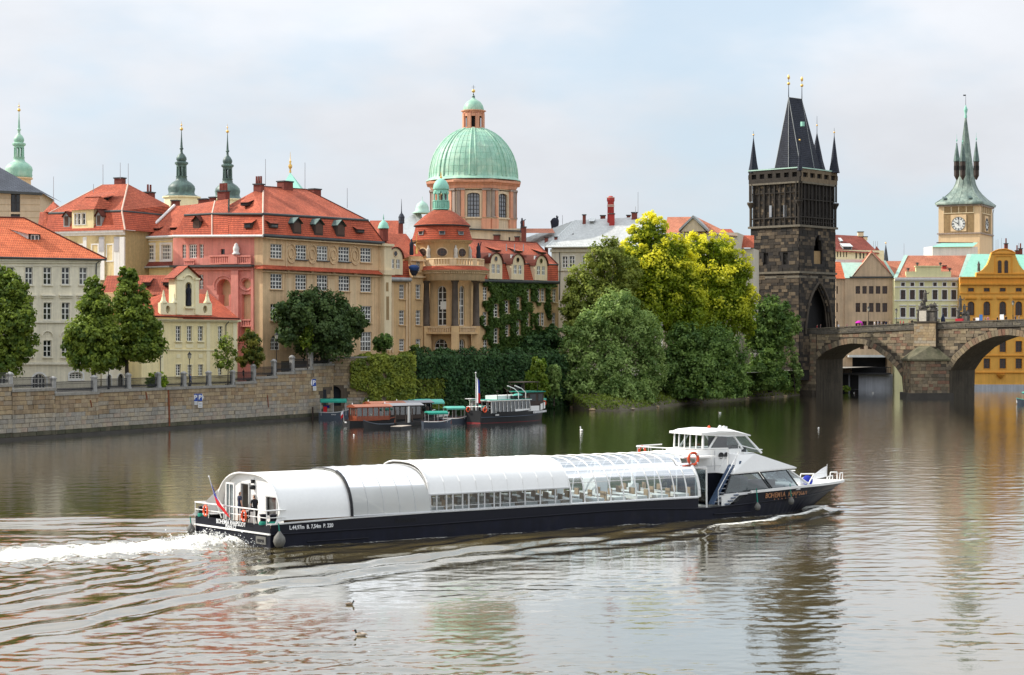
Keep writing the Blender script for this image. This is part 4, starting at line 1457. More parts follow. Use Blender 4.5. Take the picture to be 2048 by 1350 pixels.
ridge(mb,p+Vector((0,0,.1)),q+Vector((0,0,.1)),.24); obj('fire_wall',mb,'white_plaster').parent=ro
mb=MB(); ridge(mb,F2B.at(256,476.5,.7),F2B.at(372,472,.7),.2); obj('gutter',mb,'white_sheet').parent=ro
for x,y in ((272,459),(305.5,456.5),(340,455)):
 flap_dormer(root,F2B,x,y-1,x+13,y+7,-1.0,wmat='tile_brown')
pchim(root,F2B,340.5,402.5,357,412,-8); pchim(root,F2B,394,399.5,415.5,411,-9)

# ---- pink corner with loggia
FP=Fac(GX(345,270.5),B=GX(526,263.5))
root=thing('pink_palace_front','salmon pink palace front with balustraded balcony and keyhole loggia arch','palace front',FP.P(8,5))
u0,u1=FP.u(346),FP.u(509)
zt=FP.uz(430,473.5)[1]
hs_=[([(364.3,489,372,516.5),(398.8,488.5,407,516)],dict(n=(2,4),sill=0,sm='pink_plaster')),
 ([(377.8,488.5,393.4,516.5)],dict(n=(4,4),sill=0)),
 ([(398,549,406.5,578)],dict(n=(2,4),sill=0)),
 ([(441.5,498,449.5,508.5)],dict(n=(1,1),sill=0,fm='frame_dark'))]
arch_=pholes(FP,[(433.5,557.5,461.5,612,1),(483.2,558.5,501.8,577.5,2),(483,588.5,503,639,0),(483,653,503,690,0)])
hl,todo=list(arch_),[]
for r_,st in hs_:
 for h in pholes(FP,r_):hl.append(h); todo.append((h,st))
mb=MB(); wall_mesh(FP,mb,u0,u1,5,zt,hl,rec=1.6,back=12)
obj('wall',mb,'pink_plaster',root)
for h,st in todo:place_window(FP,root,h,st)
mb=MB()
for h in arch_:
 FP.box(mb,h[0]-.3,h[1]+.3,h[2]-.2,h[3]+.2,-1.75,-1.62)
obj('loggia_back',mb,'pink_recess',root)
mb=MB()   # keyhole: narrower neck under the round arch, mouldings
h=arch_[0]
for s,e in ((h[0],h[0]+.32),(h[1]-.32,h[1])):
 FP.box(mb,s,e,h[2],h[2]+(h[3]-h[2])*.42,-1.5,.02)
for c_,r_ in (((447.5,571),19.5),((492.5,568),13)):
 for i in range(16):
  a0,a1=2*math.pi*i/16,2*math.pi*(i+1)/16
  if r_>15 and math.sin((a0+a1)/2)<-.35:continue
  mb.tube(FP.at(c_[0]+r_*math.cos(a0),c_[1]-r_*math.sin(a0),.04),FP.at(c_[0]+r_*math.cos(a1),c_[1]-r_*math.sin(a1),.04),.13,.13,4)
FP.pbox(mb,466,541,480,690,0,.5)
FP.pbox(mb,504,541,509,690,0,.3)
strip(FP,mb,[(346,537),(509,537)],3,0,.35)
obj('mouldings',mb,'pink_plaster',root)
mb=MB()
for x in np.arange(350,508,3.2):FP.pbox(mb,x,537.5,x+1.6,541,.0,.3)
obj('dentils',mb,'pink_plaster',root)
mb=MB(); strip(FP,mb,[(346,531),(509,529.5)],4,0,.9); obj('ledge',mb,'gutter',root)
def balustrade(root,F,x0,x1,y0,y1,d,mat,dens=2.9,name='balustrade'):
 mb=MB(); h=y1-y0
 F.pbox(mb,x0,y0,x1,y0+h*.17,d-.35,d); F.pbox(mb,x0,y1-h*.15,x1,y1,d-.35,d)
 k=max(2,int((x1-x0)/dens))
 for i in range(k):
  x=x0+(x1-x0)*(i+.5)/k; w=(x1-x0)/k*.27
  F.pbox(mb,x-w,y0+h*.15,x+w,y1-h*.13,d-.28,d-.08)
 return obj(name,mb,mat,root)
balustrade(root,FP,424,463.5,510.5,528.5,.75,'pink_plaster',3.4); balustrade(root,FP,481,507,511,528.5,.75,'pink_plaster',3.6)
mb=MB(); FP.pbox(mb,463.5,509,481,528.5,.3,.85); obj('balcony_pier',mb,'pink_plaster',root)
balustrade(root,FP,482,505,638.5,653.5,.3,'pink_plaster',4.2)
balustrade(root,FP,371,392,521,530,.5,'pink_plaster',4)
mb=MB()
E0,E1,E2=FP.at(345,471.8,.7),FP.at(424,472.2,.7),FP.at(457,472.8,.7)
K0,K1,K2=FP.at(369,431,-1.2),FP.at(424,428,-1.2),FP.at(455.5,431,-1.2)
S0,S1=FP.at(430,402,-6),FP.at(456,398,-6)
roof_poly(mb,[E0,E1,K1,K0],1); roof_poly(mb,[E1,E2,K2,K1],1)
roof_poly(mb,[K0,K1,S0,FP.at(383,409.5,-8)]); roof_poly(mb,[K1,K2,S1,S0])
ro=obj('roof',mb,['tile_red','tile_deep'],root)
mb=MB(); ridge(mb,E1,K1,.12); ridge(mb,K1,S0,.12); obj('ridge_tiles',mb,'ridge_mortar').parent=ro
mb=MB(); ridge(mb,FP.at(345,472.5,.8),FP.at(526,472,.8),.2); obj('gutter',mb,'white_sheet').parent=ro
mb=MB(); ridge(mb,K0,K1,.2); ridge(mb,K1,FP.at(526,428.5,-1.1),.2); obj('eaves',mb,'gutter').parent=ro
mb=MB(); mb.hexa([FP.at(454,472,.75),FP.at(462,472,.75),FP.at(462,472,.3),FP.at(454,472,.3)],[FP.at(452,400,-6),FP.at(458,400,-6),FP.at(458,399,-6.3),FP.at(452,399,-6.3)]); obj('valley_flashing',mb,'copper_dark').parent=ro
cap_dormer(root,FP,386,433,401,463,.0,rmat='tile_deep')
pchim(root,FP,432,384,455,402,-6.5,pots=5); pchim(root,FP,417,396,430,404,-8)
u_,z_=FP.uz(472.5,509,.55)
mb=MB(); mb.lathe(FP.P(u_,z_,.55),[(.55,0),(.6,.15),(.42,.3),(.40,.5),(.48,.8),(.40,1.1),(.28,1.3),(.30,1.42),(.12,1.6),(.01,1.7)],10)
tag(obj('stone_bust',mb,'white_plaster'),'pale stone bust finial standing on the pink balcony pier','statue')

# ---- big tan house with mansard roof
FD=Fac(GX(526,263.5),d=(.6,.8))
root=thing('tan_palace','large tan palace with red mansard roof, three hooded dormers and brick chimneys','palace',FD.P(12,8))
uE=FD.u(775)
zt=FD.uz(640,478.5)[1]
WD=dict(n=(4,4),sill=1,bar=.10,mid=2,sm='tan_plaster')
c5=[553,602,645,688,731.5]
WDs=dict(WD,sm='gutter')
g=[([(541,488,565,517),(721,496,743,524.5)],WD),([(591,490,613.5,519),(634,492,656,521),(677,494,699.5,523)],WDs),
 ([(541,547.5,565,578),(591,549,613.5,579.5),(634,550.5,656,581),(677.5,551.5,699.5,582),(721,552.5,743,584)],WD),
 ([(541,608,565,641),(591,609,613.5,642),(634,610,656,643),(677.5,611,699.5,644),(721,612,743,645)],WD),
 ([(541,670,560,700,1),(591,668,610,700,1),(634,667,654,700,1),(677.5,666,698,700,1),(721,664,743,702)],dict(WD,sill=0))]
body(FD,root,'tan_plaster',0,uE,5,zt,g,back=22)
mb=MB(); FP.box(mb,FP.u(509.3),FP.u(526),5,zt,-.5,.06); obj('corner_wall',mb,'tan_plaster',root)
mb=MB()
strip(FD,mb,[(526,472),(760,487.5)],4.5,0,.6); strip(FD,mb,[(526,541),(778,553)],2.5,0,.35)
for x in (573,621,664,707):FD.pbox(mb,x-2.5,536+(x-526)*.05,x+2.5,541+(x-526)*.05,0,.5)
for x in (572.5,759):FD.pbox(mb,x-1,482,x+1,700,0,.1)
for x in (577,620.5,663,706.5):FD.pbox(mb,x-7,556+(x-577)*.03,x+6,640,0,.04)
obj('mouldings',mb,'tan_trim',root)
mb=MB()
for x,y in ((582,507),(624,508.5),(666,510),(709.5,511.5)):
 c=FD.at(x,y,.05)
 k=14
 for r0,r1,dd in ((.95,.8,.1),(.5,.38,.08)):
  for i in range(k):
   a,b_=2*math.pi*i/k,2*math.pi*(i+1)/k
   uu,zz=FD.uz(x,y)
   mb.tube(FD.P(uu+r0*math.cos(a),zz+r0*1.45*math.sin(a),dd),FD.P(uu+r0*math.cos(b_),zz+r0*1.45*math.sin(b_),dd),.07,.07,4)
obj('stucco_medallions',mb,'tan_trim',root)
mb=MB()
roof_poly(mb,[FD.at(526,537.5,.9),FD.at(778,549.5,.9),FD.at(778,542,0),FD.at(526,529.5,0)])
roof_poly(mb,[FP.at(509,537.5,.6),FP.at(528,537.5,.9),FP.at(526,529.5,0),FP.at(509,530,0)])
obj('pent_roof',mb,'tile_deep',root)
E1,E2=FD.at(526.5,469.5,.6),FD.at(768,484.8,.6)
K1,K2=FD.at(525.8,428,-1.2),FD.at(735.6,441,-1.2)
R0,R1=FD.at(526.7,373,-9),FD.at(613,379,-9)
EL,KL=FP.at(457,472.8,.6),FP.at(455.5,431,-1.2)
mb=MB()
roof_poly(mb,[E1,E2,K2,K1],1); roof_poly(mb,[EL,E1,K1,KL],1)
roof_poly(mb,[K1,K2,R1,R0]); roof_poly(mb,[KL,K1,R0,FP.at(505,384,-8),FP.at(456,411,-8)])
B2=FD.P(FD.u(768) ,E2.z,-20); KB=FD.P(FD.u(735),K2.z,-18)
roof_poly(mb,[E2,B2,KB,K2],1); roof_poly(mb,[K2,KB,R1])
ro=obj('roof',mb,['tile_red','tile_deep'],root)
mb=MB(); ridge(mb,E1,K1,.13); ridge(mb,K1,R0,.13); obj('ridge_tiles',mb,'ridge_mortar').parent=ro
mb=MB(); ridge(mb,R0,R1,.12); ridge(mb,R1,K2,.12); ridge(mb,K2,E2,.12); obj('hip_tiles',mb,'tile_brown').parent=ro
mb=MB(); ridge(mb,K1,K2,.22); ridge(mb,E1-Vector((0,0,.1)),E2-Vector((0,0,.1)),.24); obj('gutter',mb,'gutter').parent=ro
for x,y in ((594,435.5),(637.5,438),(681,440.5)):
 cap_dormer(root,FD,x-8,y,x+8.5,y+32.5,.35)
for x0,y0,x1,y1 in ((541,445,556.5,456),(714,457,729,466)):
 flap_dormer(root,FD,x0,y0,x1,y1,.2,rmat='tile_deep',run=1.6)
flap_dormer(root,FP,488,445,502.5,456,.2,rmat='tile_deep',run=1.6)
flap_dormer(root,FD,588,410,597,415,-4.5,run=3.2); flap_dormer(root,FD,630,412,639,417.5,-4.5,run=3.2)
flap_dormer(root,FP,481,404,496,411,-4.5,run=2.4)
pchim(root,FP,504.5,370,525,392,-8.5,pots=3); pchim(root,FD,563,363,588.5,384,-8.5); pchim(root,FD,624.5,378.5,644,394,-10)
for px,y0,y1 in ((531,318,373),(610,325,378),(694.5,376,416)):antenna(root,px,y0,y1,275)
mb=MB()
FD.pbox(mb,760,492,774.5,700,0,.9); FD.pbox(mb,757,488,777,493,0,1.2); FD.pbox(mb,757,540,778,550,0,1.2)
obj('end_pilaster',mb,'pale_tan',root)
mb=MB(); FD.pbox(mb,763.5,593,769,640,.9,.92); FD.pbox(mb,763,565,768,583,.9,.92); obj('end_niche',mb,'brown_panel',root)

# ---- chapel-like yellow house with statue gable
FC=Fac(GX(475,254),d=(.72,.69))
root=thing('yellow_chapel_house','small yellow baroque house with statue niche gable and red roof beside the lamp post','house',FC.P(-8,5))
uL=FC.u(283); zt=FC.uz(400,640)[1]
WC=dict(n=(2,4),sill=1,sm='yellow_trim',sur=.12,surm='yellow_trim')
body(FC,root,'yellow_plaster',uL,0,4.5,zt,[([(351.5,652,361.5,682),(373.8,652,383.7,682),(396,652,405.8,682),(436,652,444.5,682)],WC),
 ([(351.5,729,361.5,751),(396.5,729,406,751),(436,728,444,750),(375,729,384,752)],WC),([(270,729,280,751)],WC)],back=14)
mb=MB()
strip(FC,mb,[(283,636.5),(478,640)],3.5,0,.5); strip(FC,mb,[(283,641),(475,643)],2.5,0,.2); strip(FC,mb,[(322,698),(475,699.5)],2.5,0,.15)
for x in (323,416,469):FC.pbox(mb,x-3.5,643,x+3.5,760,0,.1)
for x in (356.5,379,401,440):
 FC.pbox(mb,x-7,688,x+7,696,0,.07); FC.pbox(mb,x-4,708,x+4,716,0,.06)
obj('mouldings',mb,'yellow_trim',root)
mb=MB(); mb.path([FC.at(460,640,.3),FC.at(452,650,.15),FC.at(451.5,700,.12)],.06); mb.path([FC.at(321,640,.1),FC.at(321,760,.1)],.06); obj('downpipe',mb,'gutter',root)
mb=MB()
E0,E1=FC.at(283,632,.8),FC.at(479,637.5,.8)
bk=FC.P(.8,E1.z,-14.8)
Rr=FC.at(421,588,-7)
RL=FC.at(330,586,-7)
roof_poly(mb,[E0,E1,Rr,RL]); roof_poly(mb,[E1,bk,Rr]); roof_poly(mb,[E0,RL,FC.P(uL-.8,E1.z,-14.8)])
ro=obj('roof',mb,'tile_deep',root)
mb=MB(); ridge(mb,E0,E1,.12); obj('gutter',mb,'tile_brown').parent=ro
# gable with niche
d_=.12
yb,ys,ya=630,553,534
uG0,uG1=FC.u(351,d_),FC.u(397,d_)
zb_=FC.uz(374,yb,d_)[1]; zs_=FC.uz(374,ys,d_)[1]; za_=FC.uz(374,ya,d_)[1]
nh=pholes(FC,[(371,564,383.5,613,1)],d_)
mb=MB(); wall_mesh(FC,mb,uG0,uG1,zb_,zs_,nh,rec=.8,back=1.6,d=d_)
um=(uG0+uG1)/2
mb.hexa([FC.P(uG0,zs_,d_),FC.P(uG1,zs_,d_),FC.P(uG1,zs_,d_-1.6),FC.P(uG0,zs_,d_-1.6)],[FC.P(um-.02,za_,d_),FC.P(um+.02,za_,d_),FC.P(um+.02,za_,d_-1.6),FC.P(um-.02,za_,d_-1.6)])
for x0,x1 in ((351.5,363),(388.5,396)):FC.pbox(mb,x0,560,x1,629,d_,d_+.14); FC.pbox(mb,x0-1,556,x1+1,560,d_,d_+.3)
h=nh[0]; FC.box(mb,h[0]-.1,h[1]+.1,h[2],h[3],-.85,-.7)
FC.pbox(mb,368,613,386,617,d_,d_+.35)
for i in range(8):
 a0,a1=math.pi*i/8,math.pi*(i+1)/8
 mb.tube(FC.at(377+9*math.cos(a0),558-8*math.sin(a0),d_+.12),FC.at(377+9*math.cos(a1),558-8*math.sin(a1),d_+.12),.12,.12,4)
# volutes and side parapets
for x0,x1,yt in ((321,351,606),(397,424,606)):
 hs2=pholes(FC,[((x0+x1)/2-4.5,611,(x0+x1)/2+4.5,627,2)],d_)
 wall_mesh(FC,mb,FC.u(x0,d_),FC.u(x1,d_),zb_,FC.uz(374,yt,d_)[1],hs2,rec=.4,back=.6,d=d_)
for x,yb2 in ((327,606),(349.5,606),(414.5,606)):
 c=FC.at(x,yb2,-.2)
 mb.lathe(c,[(.50,0),(.52,.1),(.34,.35),(.26,.75),(.17,1.05),(.22,1.15),(.10,1.3),(.13,1.42),(.02,1.75)],10)
obj('gable',mb,'yellow_trim',root)
mb=MB()
for s,e in ((uG0-.5,0),(uG1+.5,1)):
 roof_poly(mb,[FC.P(s,zs_-.28,d_+.35),FC.P(um,za_+.2,d_+.35),FC.P(um,za_+.2,d_-2.2),FC.P(s,zs_-.28,d_-2.2)])
 roof_poly(mb,[FC.P(s,zs_-.45,d_+.33),FC.P(um,za_+.03,d_+.33),FC.P(um,za_+.03,d_-2.2),FC.P(s,zs_-.45,d_-2.2)])
obj('gable_roof',mb,'tile_old',root)
# statue in the niche
s_=FC.at(377,611.5,-.25)
mb=MB(); mb.lathe(s_,[(.36,0),(.40,.2),(.34,.8),(.30,1.4),(.36,1.9),(.38,2.15),(.24,2.4),(.13,2.5),(.16,2.62),(.17,2.78),(.10,2.92),(.01,2.96)],10,sy=.8)
mb.tube(s_+Vector((.25,-.2,2.1)),s_+Vector((.1,-.42,1.55)),.11,.08,6); mb.tube(s_+Vector((-.25,-.2,2.1)),s_+Vector((-.12,-.42,1.6)),.11,.08,6)
tag(obj('niche_statue',mb,'statue_dark'),'dark robed statue standing in the niche of the yellow gable','statue')
# rear wing with deep red roof and flap dormers
F3=Fac(GX(200,262),B=GX(350,262))
root=thing('low_red_roofed_house','low house with deep red roof and two eyelid dormers behind the linden trees','house',F3.P(4,5))
body(F3,root,'yellow_plaster',F3.u(203),F3.u(352),5,F3.uz(270,585)[1],[],back=9)
mb=MB(); rp(mb,F3,[(198,592,.6),(356,589,.6),(350,550,-4.5),(214,551,-4.5)]); ro=obj('roof',mb,'tile_old',root)
rp2=MB(); rp(rp2,F3,[(300,610,2.5),(335,610,2.5),(352,575,-1.5),(312,575,-1.5)]); obj('side_roof',rp2,'tile_old',root)
flap_dormer(root,F3,286,563,298.5,571,-.8,rmat='tile_old',run=2.8); flap_dormer(root,F3,325.5,563,338,571,-.8,rmat='tile_old',run=2.8)
# small white gateway wall between the cream house and the yellow house
F4=Fac(GX(207,241),B=GX(285,249))
root=thing('gateway_wall','low cream wall with two arched doorways between the cream house and the yellow house','wall',F4.P(4,5))
body(F4,root,'cream_trim',-.3,F4.u(283),4.6,F4.uz(245,728)[1],[([(214,749,222,775,1),(235,747,247,778,1)],dict(n=(1,1),fm='frame_dark',sill=0,sur=.15,surm='white_plaster'))],back=1.2)
F5=Fac(GX(205,252),B=GX(290,256))
root=thing('yellow_side_house','plain yellow house front half hidden by the linden trees','house',F5.P(4,5))
body(F5,root,'yellow_plaster',0,F5.u(292),5,F5.uz(250,588)[1],[([(272,729,282,750),(236,690,247,716),(222,660,232,686)],WC)],back=6)

# ================================================================ spires
def spire(name,label,px,Y,secs,cat='spire',n=12,base=None,arcade=None,finial=None,ball=None):
 root=thing(name,label,cat,PX(px,secs[0][1][0][0],Y))
 for nm,prof,mat,smooth in secs:
  z0=zat(prof[0][0],Y)
  mb=MB().lathe((root.location.x,Y,z0),[(max(.01,w*Y/FPX),zat(y,Y)-z0) for y,w in prof],n,0,smooth)
  obj(nm,mb,mat,root)
 if arcade:
  y0,y1,w,k,mat=arcade
  mb=MB(); r=w*Y/FPX
  for i in range(k):
   a=2*math.pi*(i+.5)/k
   x,yy=root.location.x+r*math.cos(a),Y+r*math.sin(a)
   mb.tube((x,yy,zat(y1,Y)),(x,yy,zat(y0,Y)),.20,.17,6)
  obj('arcade',mb,mat,root)
 if finial:
  y0,y1,r=finial
  obj('finial',MB().tube((root.location.x,Y,zat(y1,Y)),(root.location.x,Y,zat(y0,Y)),r,r*.4,6),'gold' if ball else 'iron',root)
 if ball:
  for y,w in ball:
   obj('gilded_ball',MB().sphere((root.location.x,Y,zat(y,Y)),w*Y/FPX,10),'gold',root)
 return root
def onion_spire(label,px,Y,dy,s,mats,base_w,base_mat):
 g=lambda y:y+dy
 secs=[('base',[(g(430),base_w),(g(397),base_w),(g(396),base_w+3.5),(g(393.5),base_w+3.5)],base_mat,False),
   ('onion',[(g(393.5),base_w+1),(g(389),27*s),(g(385),26*s),(g(378),27.5*s),(g(372),26*s),(g(366),20*s),(g(361),12*s),(g(355),10.5*s),(g(354),11.5*s),(g(352.5),11.5*s)],mats[0],True),
   ('lantern_cap',[(g(334),10*s),(g(330),10.5*s),(g(328),13.5*s),(g(325),13.5*s),(g(323),9*s)],mats[0],False),
   ('bulb',[(g(323),8.5*s),(g(319),10.5*s),(g(315),10*s),(g(310),7*s),(g(306),3*s),(g(300),2.2*s),(g(298),4*s),(g(296.5),4*s),(g(295),2.6*s)],mats[1],True),
   ('needle',[(g(295),2.6*s),(g(275),1.2*s),(g(261),.6*s)],mats[1],True)]
 return spire('church_spire',label,px,Y,secs,arcade=(g(334),g(352.5),8.5*s,8,mats[1]),finial=(g(243),g(258),.06),ball=[(g(258),3.4*s),(g(250),1.7*s)])
onion_spire('left of the twin dark onion spires, with a cream base behind the red roofs',363,340,0,1.0,('copper_dark','copper_dark'),35,'yellow_trim')
onion_spire('right of the twin dark onion spires, rising behind the brick chimney with five pots',455,352,5,.93,('copper_dark','copper_dark'),30,'yellow_trim')
onion_spire('pale green onion spire at the far left behind the slate roof',38,350,-38,1.0,('copper_green','copper_green'),24,'clock_plaster')
root=thing('copper_pyramid_roof','small pale green pyramid roof with gilded finial behind the tan palace chimneys','roof',PX(580,395,300))
mb=MB(); ap=PX(580.5,345,303); q4=[PX(556,386,298),PX(607,386,298),PX(612,384,310),PX(560,384,310)]
for i in range(4):roof_poly(mb,[q4[i],q4[(i+1)%4],ap])
obj('roof',mb,'copper_mint',root)
mb=MB()
for i in range(4):
 a,b_=q4[i],q4[(i+1)%4]; mb.poly([a,b_,b_-Vector((0,0,12)),a-Vector((0,0,12))])
obj('wall',mb,'pale_tan',root)
obj('gilded_ball',MB().lathe(PX(580.5,345,303),[(.22,0),(.1,.5),(.28,.8),(.34,1.1),(.1,1.5),(.22,1.75),(.06,2.0),(.02,3.4)],8),'gold',root)
# ================================================================ rotunda building
FE=Fac(GX(772,290),d=(.6,.8))
FR=Fac(GX(943,303),d=(.6,.8))
root=thing('rotunda_building','tan building with colonnaded rotunda, red domed roof and an ivy covered right wing','building',(-9.4,299,8))
zt=FE.uz(800,557)[1]
WE=dict(n=(3,4),sill=1,mid=2,bar=.09,sm='rotunda_plaster')
uB=FE.u(848)
body(FE,root,'rotunda_plaster',-3,FE.u(821),6,zt,[([(798.5,569,809,597.5),(798.5,620.5,809,649.5),(798.5,678,809,702),(774,569,778,597),(774,620,778,649)],WE)],back=12)
body(FE,root,'rotunda_plaster',FE.u(821.2),uB-.4,6,FE.uz(835,513)[1],[([(831.5,569,841.5,597.5),(831.5,620.5,841.5,649.5),(831.5,678,841.5,702),(832,522.5,840.5,543)],WE)],back=8,d=.15)
mb=MB()
strip(FE,mb,[(821,519),(848,520)],3,0,.5); strip(FE,mb,[(821,551),(848,552)],4,0,.5)
for x in (778,784,812,818):FE.pbox(mb,x-1.6,565,x+1.6,705,0,.18)
obj('mouldings',mb,'tan_trim',root)
mb=MB()
roof_poly(mb,[FE.at(768,557.5,.35),FE.at(820,558.5,.35),FE.at(816,521,-.6),FE.at(764,520,-.6)],1)
roof_poly(mb,[FE.at(757,520,-.3),FE.at(846,512,-.3),FE.at(812,467.5,-6),FE.at(750,467,-6)])
ro=obj('roof',mb,['tile_red','tile_deep'],root)
mb=MB(); ridge(mb,FE.at(772,558.5,.5),FE.at(821,559.5,.5),.35); obj('gutter',mb,'zinc').parent=ro
def arch_dormer(root,F,x0,x1,yt,yb,d,mat='pale_tan'):
 u0,u1=F.uz(x0,yb,d)[0],F.uz(x1,yb,d)[0]
 xm=(x0+x1)/2
 zb_,zt_=F.uz(xm,yb,d)[1],F.uz(xm,yt,d)[1]
 w=u1-u0
 zs_=zt_-w/2
 hw=w*.14
 H_=zt_-zb_
 hs=[(u0+w*.18,u0+w*.43,zb_+H_*.22,zb_+H_*.57,0),(u0+w*.57,u0+w*.82,zb_+H_*.22,zb_+H_*.57,0)]
 hc=(u0+w*.37,u0+w*.63,zb_+H_*.72,zb_+H_*.72+w*.26,2)
 mb=MB(); wall_mesh(F,mb,u0,u1,zb_,zs_,hs,rec=.25,back=2.4,d=d)
 top_=[F.P((u0+u1)/2+w/2*math.cos(math.pi*i/12),zs_+w/2*math.sin(math.pi*i/12),d) for i in range(13)]
 mb.poly(top_)
 o=obj('roof_dormer',mb,mat,root)
 rb=MB()
 for i in range(12):
  a,b_=top_[i],top_[i+1]
  ctr=F.P((u0+u1)/2,zs_,d)
  ao,bo=ctr+(a-ctr)*1.10,ctr+(b_-ctr)*1.10
  off=Vector((F.n.x,F.n.y,0))
  rb.poly([ao+off*.25,bo+off*.25,bo-off*3.4,ao-off*3.4])
  rb.poly([ao+off*.25,bo+off*.25,b_+off*.25,a+off*.25])
  rb.poly([a+off*.25,b_+off*.25,b_-off*.1,a-off*.1])
 q=obj('dormer_roof',rb,'tile_deep'); q.parent=o
 for h in hs:place_window(F,root,h,dict(n=(2,2),sill=0,rec=.12,bar=.12),d)
 mb=MB(); c=F.P((u0+u1)/2,zb_+H_*.72+w*.13,d)
 pts_=[F.P((u0+u1)/2+w*.13*math.cos(2*math.pi*i/14),zb_+H_*.78+w*.13*math.sin(2*math.pi*i/14),d+.03) for i in range(14)]
 mb.poly(pts_); q=obj('round_window',mb,'pane_dark'); q.parent=o
 mb=MB()
 for i in range(14):mb.tube(pts_[i],pts_[(i+1)%14],.07,.07,4)
 q=obj('round_frame',mb,'tan_trim'); q.parent=o
 return o
arch_dormer(root,FE,776,805.5,495.5,549,.3)
# statue group and blue tarpaulin on the left wing's roof
# portico: two bays between three columns
CP=Vector((-9.4,299.6)); CD=Vector((-11.45,303.2))
Yp=295.5
zp=lambda y:zat(y,Yp)
P0,P1,P2_=GX(854,297.8),GX(910,295.6),GX(951,299.4)
Fb1,Fb2=Fac(P0,B=P1),Fac(P1,B=P2_)
L1,L2=(P1-P0).length,(P2_-P1).length
zc=zp(560)
WP=dict(n=(2,6),sill=0,bar=.10,mid=3,rec=.3,pm='pane_lit')
for F_,L_,rr,gr in ((Fb1,L1,(874.5,571.5,892.5,651,1),(868,678,895,705,1)),(Fb2,L2,(919,571.5,929.5,651,1),(918.5,678,930.5,715,1))):
 body(F_,root,'rotunda_plaster',0,L_,6,zc,[([rr],WP),([gr],dict(n=(3,3),sill=0,rec=.4,mid=1))],back=.6,d=-.9,name='bay_wall',sides=False)
 mb=MB(); xm=(rr[0]+rr[2])/2
 F_.pbox(mb,rr[0]+.5,602.5,rr[2]-.5,618.5,-1.15,-1.0); obj('spandrel_panel',mb,'frame_white',root)
 F_.box((mb2 :=MB()),0,L_,6,zp(663),-.9,-.1);
mb=MB()
for F_,L_ in ((Fb1,L1),(Fb2,L2)):
 F_.box(mb,-.2,L_+.2,zp(668),zp(664),-1.2,.75)
for p in (P0,P1,P2_):
 d_=(p-CP).normalized(); q=p+d_*.1
 ang=math.atan2(d_.y,d_.x)
 mb.box((q.x,q.y,(6+zp(652))/2),(1.25,1.25,zp(652)-6),0,ang)
obj('portico_base',mb,'rotunda_plaster',root)
for p in (P0,P1,P2_):
 d_=(p-CP).normalized(); q=p+d_*.1
 mb=MB(); hh=zp(561)-zp(652)
 mb.lathe((q.x,q.y,zp(652)),[(.62,0),(.62,.2),(.54,.35),(.53,hh*.4),(.46,hh-.55),(.50,hh-.5),(.47,hh-.4),(.62,hh-.2),(.62,hh)],14)
 obj('column',mb,'column_stone',root)
for F_,L_ in ((Fb1,L1),(Fb2,L2)):
 mb=MB(); F_.box(mb,.5,L_-.5,zp(655.5),zp(653),.3,.6); F_.box(mb,.5,L_-.5,zp(666),zp(664),.3,.6)
 k_=int(L_/.42)
 for i in range(k_):F_.box(mb,.55+(L_-1.1)*(i+.3)/k_,.55+(L_-1.1)*(i+.7)/k_,zp(664),zp(655.5),.36,.54)
 obj('balustrade',mb,'tan_trim',root)
cz=zp(561)
mb=MB(); mb.lathe((CP.x,CP.y,cz),[(4.9,0),(5.0,.02),(5.0,zp(552)-cz),(5.15,zp(551)-cz),(5.15,zp(544)-cz),(5.55,zp(543.5)-cz),(5.75,zp(541)-cz),(5.75,zp(540)-cz),(4,zp(540)-cz)],40)
k_=90
for i in range(k_):
 a=2*math.pi*i/k_
 mb.box((CP.x+5.35*math.cos(a),CP.y+5.35*math.sin(a),zp(545.3)),(.3,.19,.26),0,a)
obj('entablature',mb,'tan_trim',root)
mb=MB(); mb.lathe((CP.x,CP.y,zp(540)),[(5.85,0),(5.0,zp(531.5)-zp(540))],40); obj('tile_apron',mb,'tile_deep',root)
mb=MB(); r_=4.8
mb.lathe((CP.x,CP.y,zp(532.5)),[(r_,0),(r_+.12,0),(r_+.12,.25),(r_-.15,.25)],40)
mb.lathe((CP.x,CP.y,zp(519)),[(r_-.2,0),(r_+.12,0),(r_+.12,.22),(r_-.2,.22)],40)
for i in range(64):
 a=2*math.pi*i/64
 w_=.17 if i%8 else .8
 mb.box((CP.x+r_*math.cos(a),CP.y+r_*math.sin(a),zp(525.5)),(.25,w_,zp(519)-zp(532)),0,a)
obj('roof_balustrade',mb,'tan_trim',root)
Yd=300.0
zd=lambda y:zat(y,Yd)
mb=MB(); b0=zd(535)
mb.lathe((CD.x,CD.y,b0),[(4.35,0),(4.35,zd(487)-b0),(4.55,zd(486)-b0),(4.6,zd(483)-b0),(4.95,zd(482)-b0),(5.0,zd(479.5)-b0),(3,zd(479.5)-b0)],40)
for i in range(70):
 a=2*math.pi*i/70
 mb.box((CD.x+4.65*math.cos(a),CD.y+4.65*math.sin(a),zd(484)),(.25,.18,.2),0,a)
obj('drum',mb,'rotunda_plaster',root)
def on_drum(px,C,r):
 """angle on a cylinder that shows at column px"""
 best,ba_=9e9,0
 for i in range(-90,91):
  a=-math.pi/2+R(i)
  x,y=C.x+r*math.cos(a),C.y+r*math.sin(a)
  e=abs(x/y*FPX+1024-px)
  if e<best:best,ba_=e,a
 return ba_
